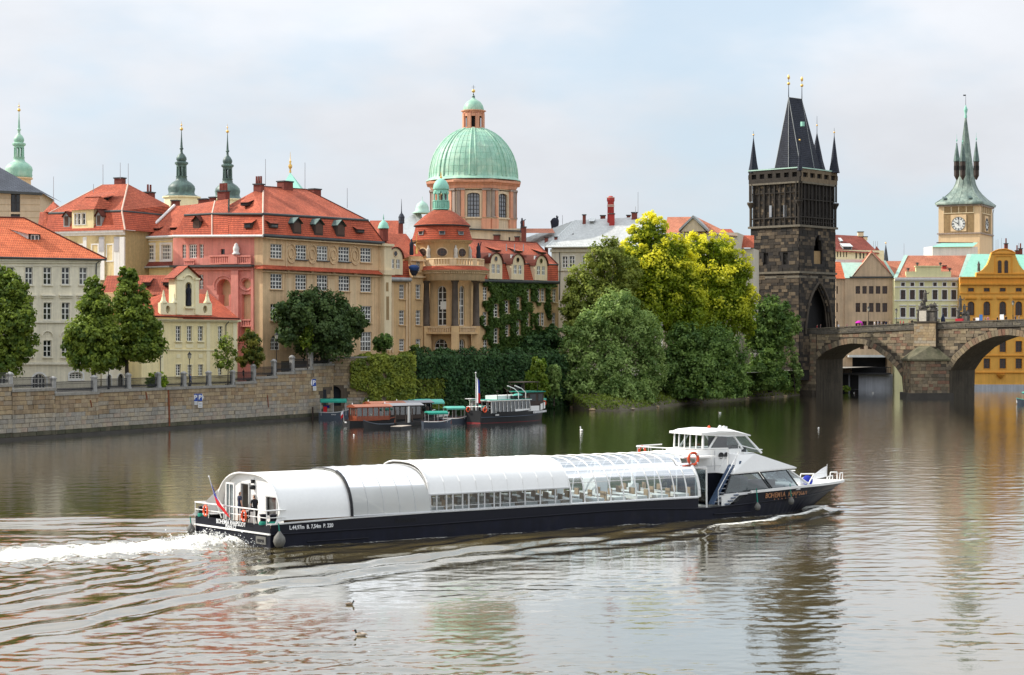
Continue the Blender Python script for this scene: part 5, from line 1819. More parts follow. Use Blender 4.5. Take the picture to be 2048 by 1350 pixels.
for x,hw in ((884,.80),(924,.80),(846,.8)):
 a=on_drum(x,CD,4.4)
 c=Vector((CD.x+4.36*math.cos(a),CD.y+4.36*math.sin(a)))
 Fo=Fac(c,d=(-math.sin(a),math.cos(a)))
 place_window(Fo,root,(-hw,hw,zd(513),zd(497.5),2),dict(n=(3,3),sill=0,rec=-.16,sur=.16,surm='tan_trim',fm='frame_brown',pm='pane_brown'),0)
for x in (857,911.5,946):
 a=on_drum(x,CD,4.5)
 c=Vector((CD.x+4.55*math.cos(a),CD.y+4.55*math.sin(a),zd(517)))
 mb=MB(); mb.lathe(c,[(.34,0),(.36,.3),(.28,.9),(.34,1.4),(.20,1.7),(.12,1.75),(.17,1.95),(.02,2.15)],8)
 obj('drum_statue',mb,'pale_statue',root)
mb=MB(); b0=zd(480)
mb.lathe((CD.x,CD.y,b0),[(5.05,0),(4.98,.25),(4.75,zd(470)-b0),(4.52,zd(460)-b0),(4.35,zd(449)-b0)],40,1)
b1=zd(449.5)
mb.lathe((CD.x,CD.y,b1),[(4.65,0),(4.55,.2),(3.9,zd(440)-b1),(3.0,zd(430)-b1),(2.2,zd(423)-b1),(1.5,zd(418.5)-b1)],40)
ro=obj('dome_roof',mb,['tile_red','tile_deep'],root)
mb=MB(); mb.lathe((CD.x,CD.y,b1-.12),[(4.35,-.1),(4.68,0),(4.66,.15)],40); obj('gutter',mb,'gutter').parent=ro
for x in (843,884,921):
 a=on_drum(x,CD,4.6)
 c=Vector((CD.x+4.85*math.cos(a),CD.y+4.85*math.sin(a)))
 Fo=Fac(c,d=(-math.sin(a),math.cos(a)))
 mb=MB(); z0_,z1_=zd(470),zd(462)
 mb.hexa([Fo.P(-.5,z0_,0),Fo.P(.5,z0_,0),Fo.P(.5,z0_,-1),Fo.P(-.5,z0_,-1)],[Fo.P(-.5,z1_,0),Fo.P(.5,z1_,0),Fo.P(.5,z1_+.3,-1),Fo.P(-.5,z1_+.3,-1)])
 o=obj('roof_dormer',mb,'zinc',root)
 rb=MB(); roof_poly(rb,[Fo.P(-.65,z1_-.05,.2),Fo.P(.65,z1_-.05,.2),Fo.P(.65,z1_+.45,-1),Fo.P(-.65,z1_+.45,-1)]); q=obj('dormer_roof',rb,'tile_deep'); q.parent=o
 fb=MB(); Fo.box(fb,-.35,.35,z0_+.12,z1_-.1,0,.03); q=obj('dormer_window',fb,'pane_dark'); q.parent=o
# green lantern
Yl=303.0; zl=lambda y:zat(y,Yl)
lc_=(CD.x-.18,CD.y,0)
mb=MB(); b0=zl(419)
mb.lathe((lc_[0],lc_[1],b0),[(1.5,0),(1.32,.1),(1.30,zl(403)-b0),(1.42,zl(402.5)-b0),(1.42,zl(401)-b0),(.9,zl(401)-b0)],8,0,False)
mb.lathe((lc_[0],lc_[1],zl(384)),[(1.2,0),(1.22,.35),(1.36,.45),(1.36,.62),(1.0,.62)],8,0,False)
for i in range(8):
 a=2*math.pi*(i+.5)/8
 x,y=lc_[0]+1.15*math.cos(a),lc_[1]+1.15*math.sin(a)
 mb.tube((x,y,zl(402)),(x,y,zl(383)),.13,.12,6)
 mb.box((x,y,zl(385.5)),(.2,.75,.35),0,a)
for i in range(8):
 a=2*math.pi*i/8
 for t in (-.35,0,.35):
  mb.box((lc_[0]+1.34*math.cos(a)-t*math.sin(a),lc_[1]+1.34*math.sin(a)+t*math.cos(a),zl(410)),(.1,.12,zl(404)-zl(416)),0,a)
obj('lantern',mb,'copper_mint',root)
mb=MB(); b0=zl(378.5); mb.lathe((lc_[0],lc_[1],b0),[(1.30,0),(1.32,.25),(1.2,.8),(.9,1.35),(.45,1.7),(.1,1.82)],16); obj('lantern_dome',mb,'copper_mint',root)
mb=MB(); b0=zl(357); mb.lathe((lc_[0],lc_[1],b0),[(.12,0),(.22,.25),(.08,.45),(.12,.6),(.02,1.1)],8); obj('finial',mb,'gold',root)
# right wing
zt=FR.uz(1030,563)[1]
uR=FR.u(1117)
WR=dict(n=(2,4),sill=1,mid=2,bar=.11,sm='pale_tan')
wr=[(965.9,574,974.5,600),(984.8,608,996.4,634),(1007.4,601,1017.8,626.8),(1031,594,1040.2,619),(1050.5,577.5,1059.3,603),(1072.5,577,1080.5,603),(1081.8,577,1089.5,603),(1104.7,578,1112.2,604),
 (965.4,624,974.2,650.7),(1051,625,1058.5,652),(1073.5,625,1081,651.5),(1081.8,625,1089,651.5),(1104,625.6,1111.5,652),(984.8,656,996.4,686),(1008.2,649.5,1018,672),(1031,640.6,1039.7,669.6),(966.7,679,974.7,705)]
body(FR,root,'rotunda_plaster',-1.5,uR,6,zt,[(wr,WR)],back=14)
mb=MB()
E0,E1=FR.at(944,561,.5),FR.at(1117,565,.5)
K0,K1=FR.at(944,524.5,-.5),FR.at(1116,529.5,-.5)
R0,R1=FR.at(936,477.5,-7),FR.at(1072.5,485.5,-7)
roof_poly(mb,[E0,E1,K1,K0],1); roof_poly(mb,[K0,K1,R1,R0])
bk=FR.P(uR+.4,K1.z,-14); roof_poly(mb,[K1,bk,R1]); roof_poly(mb,[E1,FR.P(uR+.5,E1.z,-14.5),bk,K1],1)
ro=obj('roof',mb,['tile_red','tile_deep'],root)
mb=MB(); ridge(mb,E0,E1,.3); ridge(mb,K0,K1,.12); obj('gutter',mb,'gutter').parent=ro
mb=MB(); ridge(mb,K1,R1,.15); ridge(mb,R0,R1,.12); obj('hip_tiles',mb,'tile_brown').parent=ro
for x0,x1,yt in ((979,1004.5,506.5),(1023,1048,508.5),(1070,1094.5,511)):
 arch_dormer(root,FR,x0,x1,yt,558+(x0-979)*.03,.75)
 xm=(x0+x1)/2
 flap_dormer(root,FR,xm-1,yt-8,xm+10,yt-3,-3.0,run=2.6)
 mb=MB(); FR.pbox(mb,x0-6,yt+1,x0-1,yt+13,.4,.6); obj('snow_guard',mb,'white_sheet',root)
for px in (1013,1029,1047):antenna(root,px,488,502,312,.07)
mb=MB(); mb.path([FR.at(1119,505,.1),FR.at(1120,530,.1),FR.at(1119,600,.1)],.1); obj('downpipe',mb,'gutter',root)
# ivy over the right wing, leaving the windows free
n=30000
u=rng.uniform(FR.u(958),FR.u(1110),n); z=rng.uniform(7.5,zt+.2,n)
ul=FR.u(967)+1.0*np.sin(z*.7+1)+.9*np.sin(z*2.1)
ok=u>ul
ok &=~((u>FR.u(1098)) & (np.sin(z*1.9)+np.sin(z*.8+2)<.2))
for h in pholes(FR,wr):
 ok &=~((u>h[0]-.12) & (u<h[1]+.12) & (z>h[2]-.1) & (z<h[3]+.15))
pt=FR.uz(1062,604)[1]
ok &=~((u>FR.u(1062)) & (z<FR.uz(1085,603)[1]) & (z>FR.uz(1085,660)[1]) & (np.sin(u*2.0)+np.sin(z*1.3+u)>-.4))
ivy(FR,u[ok],z[ok],.45+.28*patchy(u,z,.8)[ok]+.2*rng.normal(size=ok.sum()),'leaf_ivy',root,size=(.14,.30),thick=.22)
# dark saint statue with gilded figure, left of the rotunda
s_=FE.at(823,510,.2)
mb=MB(); mb.lathe(s_,[(.3,0),(.34,.4),(.28,1.2),(.34,1.8),(.2,2.1),(.12,2.15),(.17,2.4),(.02,2.6)],8)
mb.tube(s_+Vector((.2,-.1,1.8)),s_+Vector((.8,-.2,2.1)),.1,.07,6); mb.tube(s_+Vector((.8,-.2,.2)),s_+Vector((.8,-.2,3.4)),.05,.05,5,1)
mb.lathe(s_+Vector((.8,-.1,.2)),[(.25,0),(.18,.6),(.12,.8),(.02,1.2)],8,1)
tag(obj('roof_statue',mb,['statue_dark','gold']),'dark statue with a gilded staff on the roof edge left of the rotunda','statue')
s_=FR.at(957,517,1.4)
mb=MB(); mb.lathe(s_,[(.34,0),(.4,.4),(.30,1.2),(.36,1.8),(.2,2.1),(.12,2.15),(.17,2.4),(.02,2.6)],8)
mb.tube(s_+Vector((.2,0,1.9)),s_+Vector((.45,0,2.7)),.1,.07,6)
tag(obj('roof_statue',mb,'statue_dark'),'black statue on the balustrade at the right of the rotunda','statue')
# blue tarpaulin bundle
c=FE.at(828,536,.9)
mb=MB(); mb.lathe(c,[(.7,-.45),(1.0,-.1),(1.05,.2),(.8,.35),(.4,.5),(.01,.42)],9,0,True,sx=1.15,sy=.5,rz=FE.ang)
mb.lathe(c+Vector((0,0,-.5)),[(.4,-.7),(.7,-.3),(.9,.1)],9,1,True,sx=1.1,sy=.5,rz=FE.ang)
tag(obj('tarpaulin_bundle',mb,['tarp_blue','statue_dark']),'blue tarpaulin bundle hanging on the tan wall left of the rotunda','tarpaulin')

# ---- roofs seen between the tan palace and the rotunda
F6=Fac(GX(735,318),B=GX(870,322))
root=thing('pale_roofed_church','pale sheet metal roof with a small green cupola left of the big dome','church',F6.P(4,8))
mb=MB()
rp(mb,F6,[(742,500,0),(860,500,0),(842,425,-8),(828,427,-8),(776,462,-3)])
obj('roof',mb,'white_sheet',root)
body(F6,root,'pale_tan',F6.u(742),F6.u(860),8,F6.uz(800,500)[1],[],back=8)
mb=MB(); Yc=328; cx_=(844.5-1024)/FPX*Yc; b0=zat(427,Yc)
mb.lathe((cx_,Yc,b0),[(1.75,0),(1.78,.12),(1.2,.5),(1.15,1.1),(.9,1.7),(.35,2.1),(.05,2.3),(.04,3.0)],16)
obj('cupola',mb,'copper_pale',root)
mb=MB(); b0=zat(440,315); cx_=(803-1024)/FPX*315
mb.lathe((cx_,315,b0),[(.5,-.6),(.5,.2),(.55,.5),(.35,.9),(.12,1.2),(.08,1.6),(.02,3.6)],10); obj('finial',mb,'slate',root)
pchim(root,F6,795,445,808,462,-1)
F7=Fac(GX(735,300),B=GX(800,303))
root=thing('red_link_roof','red tiled roof between the tan palace and the rotunda with small mint cupola','roof',F7.P(3,8))
mb=MB(); rp(mb,F7,[(732,470,0),(796,470,0),(797,441,-5),(740,441,-5)]); obj('roof',mb,'tile_red',root)
body(F7,root,'pale_tan',F7.u(735),F7.u(796),8,F7.uz(765,470)[1],[],back=5)
Yc=296; cx_=(767-1024)/FPX*Yc; b0=zat(457,Yc)
mb=MB(); mb.lathe((cx_,Yc,b0-1.0),[(.75,-1),(.75,.95)],8,0,False); obj('cupola_base',mb,'brick_chimney',root)
mb=MB(); mb.lathe((cx_,Yc,b0),[(.92,0),(.85,.35),(.62,.9),(.3,1.2),(.06,1.4),(.12,1.55),(.02,2.3)],14); obj('cupola',mb,'copper_mint',root)

# ================================================================ domed church
Yc=352.0; cx_=(947-1024)/FPX*Yc
zf=lambda y:zat(y,349.0)
root=thing('domed_church','church with large green copper dome and salmon pilasters on its drum','church',(cx_,Yc,8))
C_=Vector((cx_,Yc))
k8=8; rD=8.45
ap=rD*math.cos(math.pi/8)
for i in range(8):
 a=-math.pi/2+2*math.pi*i/8+.02
 nrm=Vector((math.cos(a),math.sin(a)))
 half=rD*math.sin(math.pi/8)
 e=Vector((-nrm.y,nrm.x))
 F_=Fac(C_+nrm*ap-e*half,d=e)
 mb=MB(); w_=half*2
 hs=[(w_/2-1.15,w_/2+1.15,zf(438),zf(389),3)]
 z0_,z1_=zf(500),zf(384.5)
 wall_mesh(F_,mb,0,w_,z0_,z1_,hs,rec=.6,back=2,sides=False)
 obj('drum_wall',mb,'church_cream',root)
 if i in (0,1,2,6,7):
  place_window(F_,root,hs[0],dict(n=(4,6),sill=0,rec=.4,fm='frame_dark',pm='pane_sky',sur=.32,surm='church_cream',bar=.10),0)
 mb=MB()
 F_.box(mb,-.05,w_+.05,zf(440),zf(437),0,.3)
 F_.box(mb,w_/2-2.2,w_/2+2.2,zf(382.5),zf(376),0,.08,0)
 obj('drum_moulding',mb,'church_cream',root,kind='stuff')
 # paired pilasters either side of each corner
 for s in (.42,1.22,w_-1.22,w_-.42):
  inner=s in (1.22,w_-1.22)
  mb=MB()
  F_.box(mb,s-.34,s+.34,zf(437),zf(384),0,.42 if inner else .30)
  F_.box(mb,s-.42,s+.42,zf(438),zf(435.5),0,.5)
  obj('pilaster',mb,'salmon_stone' if inner else 'grey_stone',root)
  mb=MB(); F_.box(mb,s-.45,s+.45,zf(384.5),zf(381),0,.55); obj('capital',mb,'grey_stone',root)
 mb=MB()
 for a0,b0_ in ((0,1.75),(w_-1.75,w_)):F_.box(mb,a0,b0_,zf(475),zf(440),0,.35)
 obj('pedestal',mb,'salmon_stone',root)
mb=MB(); b0=zf(381)
mb.lathe((cx_,Yc,b0),[(8.5,0),(8.75,.1),(8.8,zf(373)-b0),(9.05,zf(372)-b0),(9.1,zf(369.5)-b0),(9.6,zf(368.5)-b0),(9.65,zf(364.5)-b0),(8.9,zf(363)-b0),(8.9,zf(359)-b0)],8,0,False,a0=-math.pi/2+math.pi/8+.02,a1=-math.pi/2+math.pi/8+.02+2*math.pi)
obj('entablature',mb,'salmon_stone',root)
s_=Yc/FPX
prof=[(364,95),(361.5,94),(360,90.5),(357,88),(349,87.5),(338,86.3),(325,83.5),(312,79),(300,72.8),(288,64.5),(277,54.5),(268,43),(262,32),(258.5,24)]
b0=zat(364,Yc)
pr=[(w*s_,zat(y,Yc)-b0) for y,w in prof]
mb=MB(); mb.lathe((cx_,Yc,b0),pr,64); obj('dome',mb,'copper_green',root)
mb=MB()
for i in range(48):
 a=2*math.pi*i/48+.07
 big=i%6 in (0,5)
 r_=.20 if big else .045
 pp=[Vector((cx_+(r+.02)*math.cos(a),Yc+(r+.02)*math.sin(a),b0+z)) for r,z in pr[3:]]
 mb.path(pp,r_,5)
obj('dome_ribs',mb,'copper_green',root)
mb=MB()
for r,z in pr[4:-1:1]:
 mb.lathe((cx_,Yc,b0+z),[(r+.005,-.03),(r+.03,0),(r-.01,.03)],64)
obj('sheet_seams',mb,'copper_green',root)
b0=zat(259.5,Yc)
mb=MB()
mb.lathe((cx_,Yc,b0),[(2.6,-.4),(2.5,0),(2.3,.15)],8,0,False)
for i in range(8):
 a=2*math.pi*(i+.5)/8
 mb.box((cx_+1.95*math.cos(a),Yc+1.95*math.sin(a),zat(243,Yc)),(.42,.72,zat(228,Yc)-zat(258,Yc)),0,a)
 a=2*math.pi*i/8
 mb.box((cx_+1.82*math.cos(a),Yc+1.82*math.sin(a),zat(231,Yc)),(.35,1.5,.55),0,a)
 mb.box((cx_+1.82*math.cos(a),Yc+1.82*math.sin(a),zat(257.5,Yc)),(.35,1.5,.35),0,a)
mb.lathe((cx_,Yc,zat(228.5,Yc)),[(1.9,0),(2.1,.15),(2.1,.4),(2.4,.5),(2.4,.68),(1.5,.75)],8,0,False)
obj('lantern',mb,'salmon_stone',root)
obj('lantern_core',MB().lathe((cx_,Yc,b0),[(1.35,0),(1.35,zat(228,Yc)-b0)],8,0,False),'recess_dark',root)
b0=zat(221.5,Yc)
mb=MB(); mb.lathe((cx_,Yc,b0),[(1.95,0),(1.98,.3),(1.8,1.0),(1.35,1.65),(.7,2.05),(.28,2.35),(.22,2.9)],24); obj('lantern_dome',mb,'copper_green',root)
mb=MB(); mb.lathe((cx_,Yc,zat(193.5,Yc)),[(.22,-.6),(.3,0),(.14,.3),(.1,.5)],8); mb.tube((cx_,Yc,zat(190,Yc)),(cx_,Yc,zat(170,Yc)),.05,.03,5); mb.tube((cx_-.35,Yc,zat(174,Yc)),(cx_+.35,Yc,zat(174,Yc)),.03,.03,4); obj('finial',mb,'slate',root)
obj('gilded_ball',MB().sphere((cx_,Yc,zat(182,Yc)),.34,12),'gold',root)
F8=Fac(GX(905,344),B=GX(1042,341))
body(F8,root,'church_cream',0,F8.u(1042),8,F8.uz(960,458)[1],[([(1017,474,1020.5,481),(1098,474,1100,480)],dict(n=(1,1),sill=0,fm='frame_dark'))],back=3,name='nave_wall')
mb=MB(); strip(F8,mb,[(905,455.5),(1042,461)],3,-3,.5); obj('nave_cornice',mb,'gutter',root)
mb=MB(); rp(mb,F8,[(1030,466,-4),(1110,466,-4),(1105,457,-9),(1036,457,-9)]); obj('nave_roof',mb,'tile_pale',root)
pchim(root,F8,1041,455,1053,475,1.0,pots=1); pchim(root,F8,985,471,1000,483,.8); pchim(root,F8,1028,474.5,1039,484,.8)
s2=F8.at(1044,455,.4)
mb=MB(); mb.lathe(s2,[(.3,-1),(.3,0),(.25,.5),(.35,1.0),(.15,1.35),(.18,1.6),(.02,1.8)],8); mb.tube(s2+Vector((0,0,1.1)),s2+Vector((.7,0,1.5)),.13,.06,6)
tag(obj('roof_statue',mb,'statue_dark'),'dark statue at the right foot of the dome drum','statue')

# ================================================================ grey sheet-metal roof and its neighbours
F9=Fac(GX(1103,339),d=(.985,-.17))
root=thing('grey_roofed_building','cream building with wide grey sheet metal roof, brick chimneys and tall red stack','building',F9.P(8,8))
uR=F9.u(1305)
zt=F9.uz(1103,494.5)[1]
body(F9,root,'grey_cream',0,uR,6,zt,[([(1125.3,513,1135.3,534.5),(1139.2,512.5,1149.3,534),(1165,511.5,1175,533),(1179,511,1189,532.5)],dict(n=(2,3),sill=0,bar=.13,sur=.12,surm='white_plaster'))],back=16)
mb=MB(); F9.box(mb,-.1,uR,F9.uz(1120,542)[1],F9.uz(1120,539)[1],0,.2); F9.box(mb,-.2,uR,zt-.9,zt-.4,0,.3); obj('cornice',mb,'grey_cream',root)
E0,E1=F9.P(-.9,zt,.9),F9.P(uR,zt,.9)
R0,R1=F9.at(1150,440.5,-11),F9.at(1318,432,-11)
L0=F9.at(1040,480,-17)
mb=MB(); roof_poly(mb,[E0,E1,R1,R0]); roof_poly(mb,[E0,R0,L0]); roof_poly(mb,[L0,R0,F9.P(-4,R0.z-4,-24)])
ro=obj('roof',mb,'grey_sheet',root)
mb=MB()
dv=R0-E0
for i in range(64):
 f=i/64
 a=E0.lerp(E1,f)
 # seams run up the slope, cut by the hip at the left
 up=(R0-E0)-(E1-E0).normalized()*(R0-E0).dot((E1-E0).normalized())
 du=(a-E0).dot((E1-E0).normalized()); hip=(R0-E0).dot((E1-E0).normalized())
 g_=min(1.0,du/hip) if hip>0 else 1.0
 if g_>.02:mb.tube(a+Vector((0,0,.04)),a+up*g_+Vector((0,0,.04)),.055,.055,4)
for i in range(1,26):
 f=i/26; a=E0.lerp(L0,f)
 e_=(L0-E0).normalized(); up=(R0-E0)-e_*(R0-E0).dot(e_); hip=(R0-E0).dot(e_); du=(a-E0).dot(e_); Lt=(L0-E0).length
 g_=du/hip if du<hip else max(0,(Lt-du)/max(.1,Lt-hip))
 if g_>.02:mb.tube(a+Vector((0,0,.04)),a+up*g_+Vector((0,0,.04)),.055,.055,4)
obj('standing_seams',mb,'white_sheet').parent=ro
mb=MB(); ridge(mb,E0,E1,.18); ridge(mb,E0,R0,.12); obj('gutter',mb,'white_sheet').parent=ro
pchim(root,F9,1088,475.5,1097,491,-3); pchim(root,F9,1107.5,475,1115.5,490,-2.2); pchim(root,F9,1164,430.5,1172.5,452,-9)
pchim(root,F9,1199,432,1212,438,-13); pchim(root,F9,1261,426,1276,447,-10); pchim(root,F9,1252,431.5,1262,437,-13)
flap_dormer(root,F9,1180,441.5,1187,446,-9,wmat='zinc',rmat='white_sheet',run=1.5); flap_dormer(root,F9,1159,475,1166,479.5,-4,wmat='zinc',rmat='white_sheet',run=1.5)
mb=MB(); c=F9.at(1146,475,-4.6); mb.poly([c+Vector((-.65,-.4,0)),c+Vector((.65,-.4,0)),c+Vector((0,-.4,.85))]); mb.poly([c+Vector((.65,-.4,0)),c+Vector((0,-.4,.85)),c+Vector((.3,2.2,.9))]); mb.poly([c+Vector((-.65,-.4,0)),c+Vector((0,-.4,.85)),c+Vector((.3,2.2,.9))])
obj('roof_dormer',mb,'zinc',root)
antenna(root,1125,430,448,344); antenna(root,1276,384,426,340); antenna(root,1271,413,426,340)
mb=MB(); F9.pbox(mb,1216,485.5,1262,540,-3,1.2); obj('side_wing',mb,'grey_cream',root)
# the tall red stack is a thing of its own
u_,z0_=F9.uz(1221.5,452,-9.5)
c=F9.P(u_,z0_-2,-9.5)
Ys=c.y
mb=MB(); w=.62
mb.lathe((c.x,c.y,c.z),[(.70,0),(.66,2),(.60,zat(404,Ys)-c.z),(.72,zat(402,Ys)-c.z),(.72,zat(396,Ys)-c.z),(.62,zat(395,Ys)-c.z),(.3,zat(392,Ys)-c.z)],12)
o=thing('red_brick_stack','tall dark red round chimney stack with pale bands on the grey roof','chimney',c)
obj('shaft',mb,'red_chimney',o)
mb=MB()
for y in (410.5,413,427.5):mb.lathe((c.x,c.y,zat(y,Ys)),[(.6,-.08),(.69,-.07),(.69,.07),(.6,.08)],12)
mb.lathe((c.x,c.y,zat(396,Ys)),[(.7,0),(.78,.03),(.78,.12),(.5,.14)],12)
obj('band',mb,'ridge_mortar',o)
pchim(root,F9,1216.5,428.5,1230.5,452,-7.6,mat='red_chimney')
s2=F9.at(1109,455,-14)
mb=MB(); mb.lathe(s2,[(.5,-1.5),(.5,0),(.55,.5),(.65,1.2),(.35,1.7),(.02,1.9)],9,sx=1.3)
mb.lathe(s2+Vector((.45,0,.4)),[(.35,0),(.4,.9),(.22,1.4),(.13,1.5),(.18,1.75),(.02,1.95)],8); mb.tube(s2+Vector((.4,0,1.4)),s2+Vector((.75,0,2.1)),.12,.06,6)
tag(obj('roof_statue',mb,'statue_dark'),'black statue group standing behind the grey roof right of the dome','statue')
# red roofs and pediment behind the yellow trees
F10=Fac(GX(1330,356),d=(.97,-.25))
root=thing('pediment_building','cream building with red roof and triangular pediment behind the yellow tree','building',F10.P(6,8))
body(F10,root,'grey_cream',F10.u(1325),F10.u(1475),6,F10.uz(1400,466)[1],[([(1440,490,1448,512),(1455,490,1463,512)],dict(n=(2,3),sill=0))],back=10)
mb=MB(); rp(mb,F10,[(1328,466,.5),(1404,466,.5),(1392,433.5,-6),(1335,434,-6)]); rp(mb,F10,[(1404,466,.5),(1476,472,.5),(1466,470,-3),(1392,433.5,-6)])
obj('roof',mb,'tile_pale',root)
mb=MB(); u0,u1=F10.u(1361,.6),F10.u(1412,.6); zb_=F10.uz(1387,463,.6)[1]; za_=F10.uz(1387,436,.6)[1]
mb.poly([F10.P(u0,zb_,.6),F10.P(u1,zb_,.6),F10.P((u0+u1)/2,za_,.6)]); obj('pediment',mb,'church_cream',root)
mb=MB()
for s,e in ((u0-.3,(u0+u1)/2),(u1+.3,(u0+u1)/2)):
 mb.hexa([F10.P(s,zb_,1.0),F10.P(e,za_,1.0),F10.P(e,za_,-4),F10.P(s,zb_,-4)],[F10.P(s,zb_+.45,1.0),F10.P(e,za_+.5,1.0),F10.P(e,za_+.5,-4),F10.P(s,zb_+.45,-4)])
obj('pediment_cornice',mb,'zinc',root)
F11=Fac(GX(1430,360),B=GX(1506,358))
root=thing('cream_block_by_tower','cream building with small red roof pressed against the left side of the black tower','building',F11.P(3,8))
body(F11,root,'grey_cream',F11.u(1432),F11.u(1476),6,F11.uz(1450,474)[1],[],back=8)
body(F11,root,'grey_cream',F11.u(1476.3),F11.u(1506),6,F11.uz(1490,497)[1],[([(1484,515,1491,540),(1484,560,1491,585)],dict(n=(1,1),fm='grey_cream',sill=0,pm='pane_lit'))],back=8,d=-.2)
mb=MB(); rp(mb,F11,[(1476,495,.3),(1508,495.5,.3),(1508,471,-3),(1476,470,-3)]); obj('roof',mb,'tile_red',root)
mb=MB(); rp(mb,F11,[(1428,475,.4),(1477,475,.4),(1462,458,-4),(1436,458,-4)]); obj('roof',mb,'tile_old',root)
mb=MB(); strip(F11,mb,[(1430,474),(1477,474)],3,0,.5); obj('cornice',mb,'white_plaster',root)
# ================================================================ bridge tower
AX=Vector((.743,-.669)).normalized(); BX=Vector((.669,.743)).normalized()
TC=GX(1598,368)
FTR=Fac(TC,d=BX)
wL=-Fac(TC,d=AX).u(1501.5)
FTL=Fac(TC-AX*wL,d=AX)
wR=FTR.u(1670.5)
root=thing('bridge_tower','tall black gothic stone tower with steep slate roof, corner turrets and pointed gate arch','tower',(TC.x,TC.y,8))
zT=lambda y:zat(y,368)
zA,zB,zC,zD=zT(543),zT(450),zT(362),zT(336)
gh=pholes(FTR,[(1610,564,1663.5,668,4)])
nich=pholes(FTR,[(1628,470,1644.5,528,4)])
wl_=pholes(FTL,[(1527,506,1536.5,529),(1566,505,1575.5,529)])
mb=MB()
wall_mesh(FTL,mb,0,wL,3,zB,wl_,rec=.6,back=wR,sides=False,top=False)
wall_mesh(FTR,mb,0,wR,3,zB,gh+nich,rec=.9,back=wL,sides=False,top=True)
q0=[FTL.P(0,3),FTR.P(wR,3),FTR.P(wR,3,-wL)]
mb.poly([FTR.P(wR,3),FTR.P(wR,zB),FTR.P(wR,zB,-wL),FTR.P(wR,3,-wL)]); mb.poly([FTL.P(0,3),FTL.P(0,zB),FTL.P(0,zB,-wR),FTL.P(0,3,-wR)])
i_=.28
q=lambda u,z,d,F:F.P(u,z,d)
up=[(FTL.P(i_,zB,-i_)),FTL.P(wL-i_,zB,-i_),FTR.P(wR-i_,zB,-i_),FTL.P(i_,zB,-wR+i_)]
mb.hexa(up,[Vector((p.x,p.y,zD-.2)) for p in up])
obj('wall',mb,'tower_core',root)
g=gh[0]
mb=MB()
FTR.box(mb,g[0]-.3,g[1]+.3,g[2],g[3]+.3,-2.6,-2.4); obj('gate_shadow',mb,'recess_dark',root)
mb=MB()
gw=g[1]-g[0]; gc=(g[0]+g[1])/2
for off,rr,dd in ((.0,.28,.18),(-.38,.2,-.28),(-.75,.18,-.6)):
 ol=[(gc+x*(1+2*off/gw),g[2]+z*(1+off/(g[3]-g[2]))) for x,z in outline(gw,g[3]-g[2],4)][1:]
 pp=[FTR.P(x,z,dd) for x,z in ol[:-0 or None]]+[FTR.P(gc-gw/2*(1+2*off/gw),g[2],dd)]
 mb.path(pp,rr,5)
obj('gate_moulding',mb,'bridge_core',root)
for h in wl_:
 place_window(FTL,root,h,dict(n=(2,2),sill=0,rec=.4,fm='tower_core',pm='pane_dark',bar=.25))
mb=MB(); h=nich[0]
FTR.box(mb,h[0],h[1],h[2],h[2]+(h[3]-h[2])*.45,-.8,-.45); obj('niche_panel',mb,'brown_panel',root)
# ledges
mb=MB()
for z,o_ in ((zA,.30),(zB,.42),(zT(552),.12)):
 FTL.box(mb,-o_,wL+o_,z-.32,z+.1,-.2,o_); FTR.box(mb,.21,wR+o_,z-.32,z+.1,-.2,o_)
FTL.box(mb,-.1,wL+.1,zC-.35,zC,-.4,.35); FTR.box(mb,.36,wR+.1,zC-.35,zC,-.4,.35)
obj('string_courses',mb,'parapet_stone',root,kind='stuff')
# stones: left face and right face, below and between the ledges
def clear(hs,pad=.1):
 return lambda cu,cz,a,b,z0,z1:not any(b>h[0]-pad and a<h[1]+pad and z1>h[2]-pad and z0<h[3]+pad and not (h[4]==4 and (cz>h[3]-abs(cu-(h[0]+h[1])/2)*1.7+.5)) for h in hs)
cl=courses(0.02,wL,5,zA-.32,.62,.7,1.9,ok=clear(wl_),hj=.25)+courses(.02,wL,zA+.1,zB-.32,.62,.7,1.8,ok=clear(wl_),hj=.25)
cr_=courses(.12,wR,5,zA-.32,.62,.7,1.7,ok=clear(gh),hj=.25)+courses(.12,wR,zA+.1,zB-.32,.62,.7,1.6,ok=clear(nich),hj=.25)
stones(FTL,root,cl,['tower_stone'],singles=170,depth=(.03,.12),back=-.2)
stones(FTR,root,cr_,['tower_stone'],singles=130,depth=(.03,.12),back=-.2)
# upper storey: shafts, blind tracery, thin lancets with the sky behind painted on as pale panes
cu_=courses(i_,wL-i_,zB+.1,zC-.35,.5,.6,1.2,ok=None,hj=.2)
stones(FTL,root,[(a,b,z0,z1,m_) for a,b,z0,z1,m_ in cu_],['tower_stone'],singles=0,depth=(-.26,-.20),back=-.6)
mb=MB()
for k in range(9):
 u=.8+(wL-1.6)*k/8
 FTL.box(mb,u-.13,u+.13,zB+.1,zC-.3,-.3,.12 if k%2==0 else-.02)
for k in range(10):
 u=.7+(wR-1.4)*k/9
 FTR.box(mb,u-.14,u+.14,zB+.1,zC-.3,-.3,.15 if k%2==0 else .0)
FTL.box(mb,.3,wL-.3,zB+1.5,zB+1.75,-.3,.1); FTR.box(mb,.3,wR-.3,zB+1.6,zB+1.85,-.3,.14)
FTL.box(mb,.3,wL-.3,zC-2.2,zC-2.0,-.3,.04); FTR.box(mb,.3,wR-.3,zC-3.6,zC-3.4,-.3,.1)
for k in range(14):
 u=.9+(wR-1.8)*k/13
 FTR.box(mb,u-.1,u+.1,zB+.3,zB+1.5,-.3,.08)
 FTR.box(mb,u-.33,u+.33,zB+.75,zB+.95,-.3,.06)
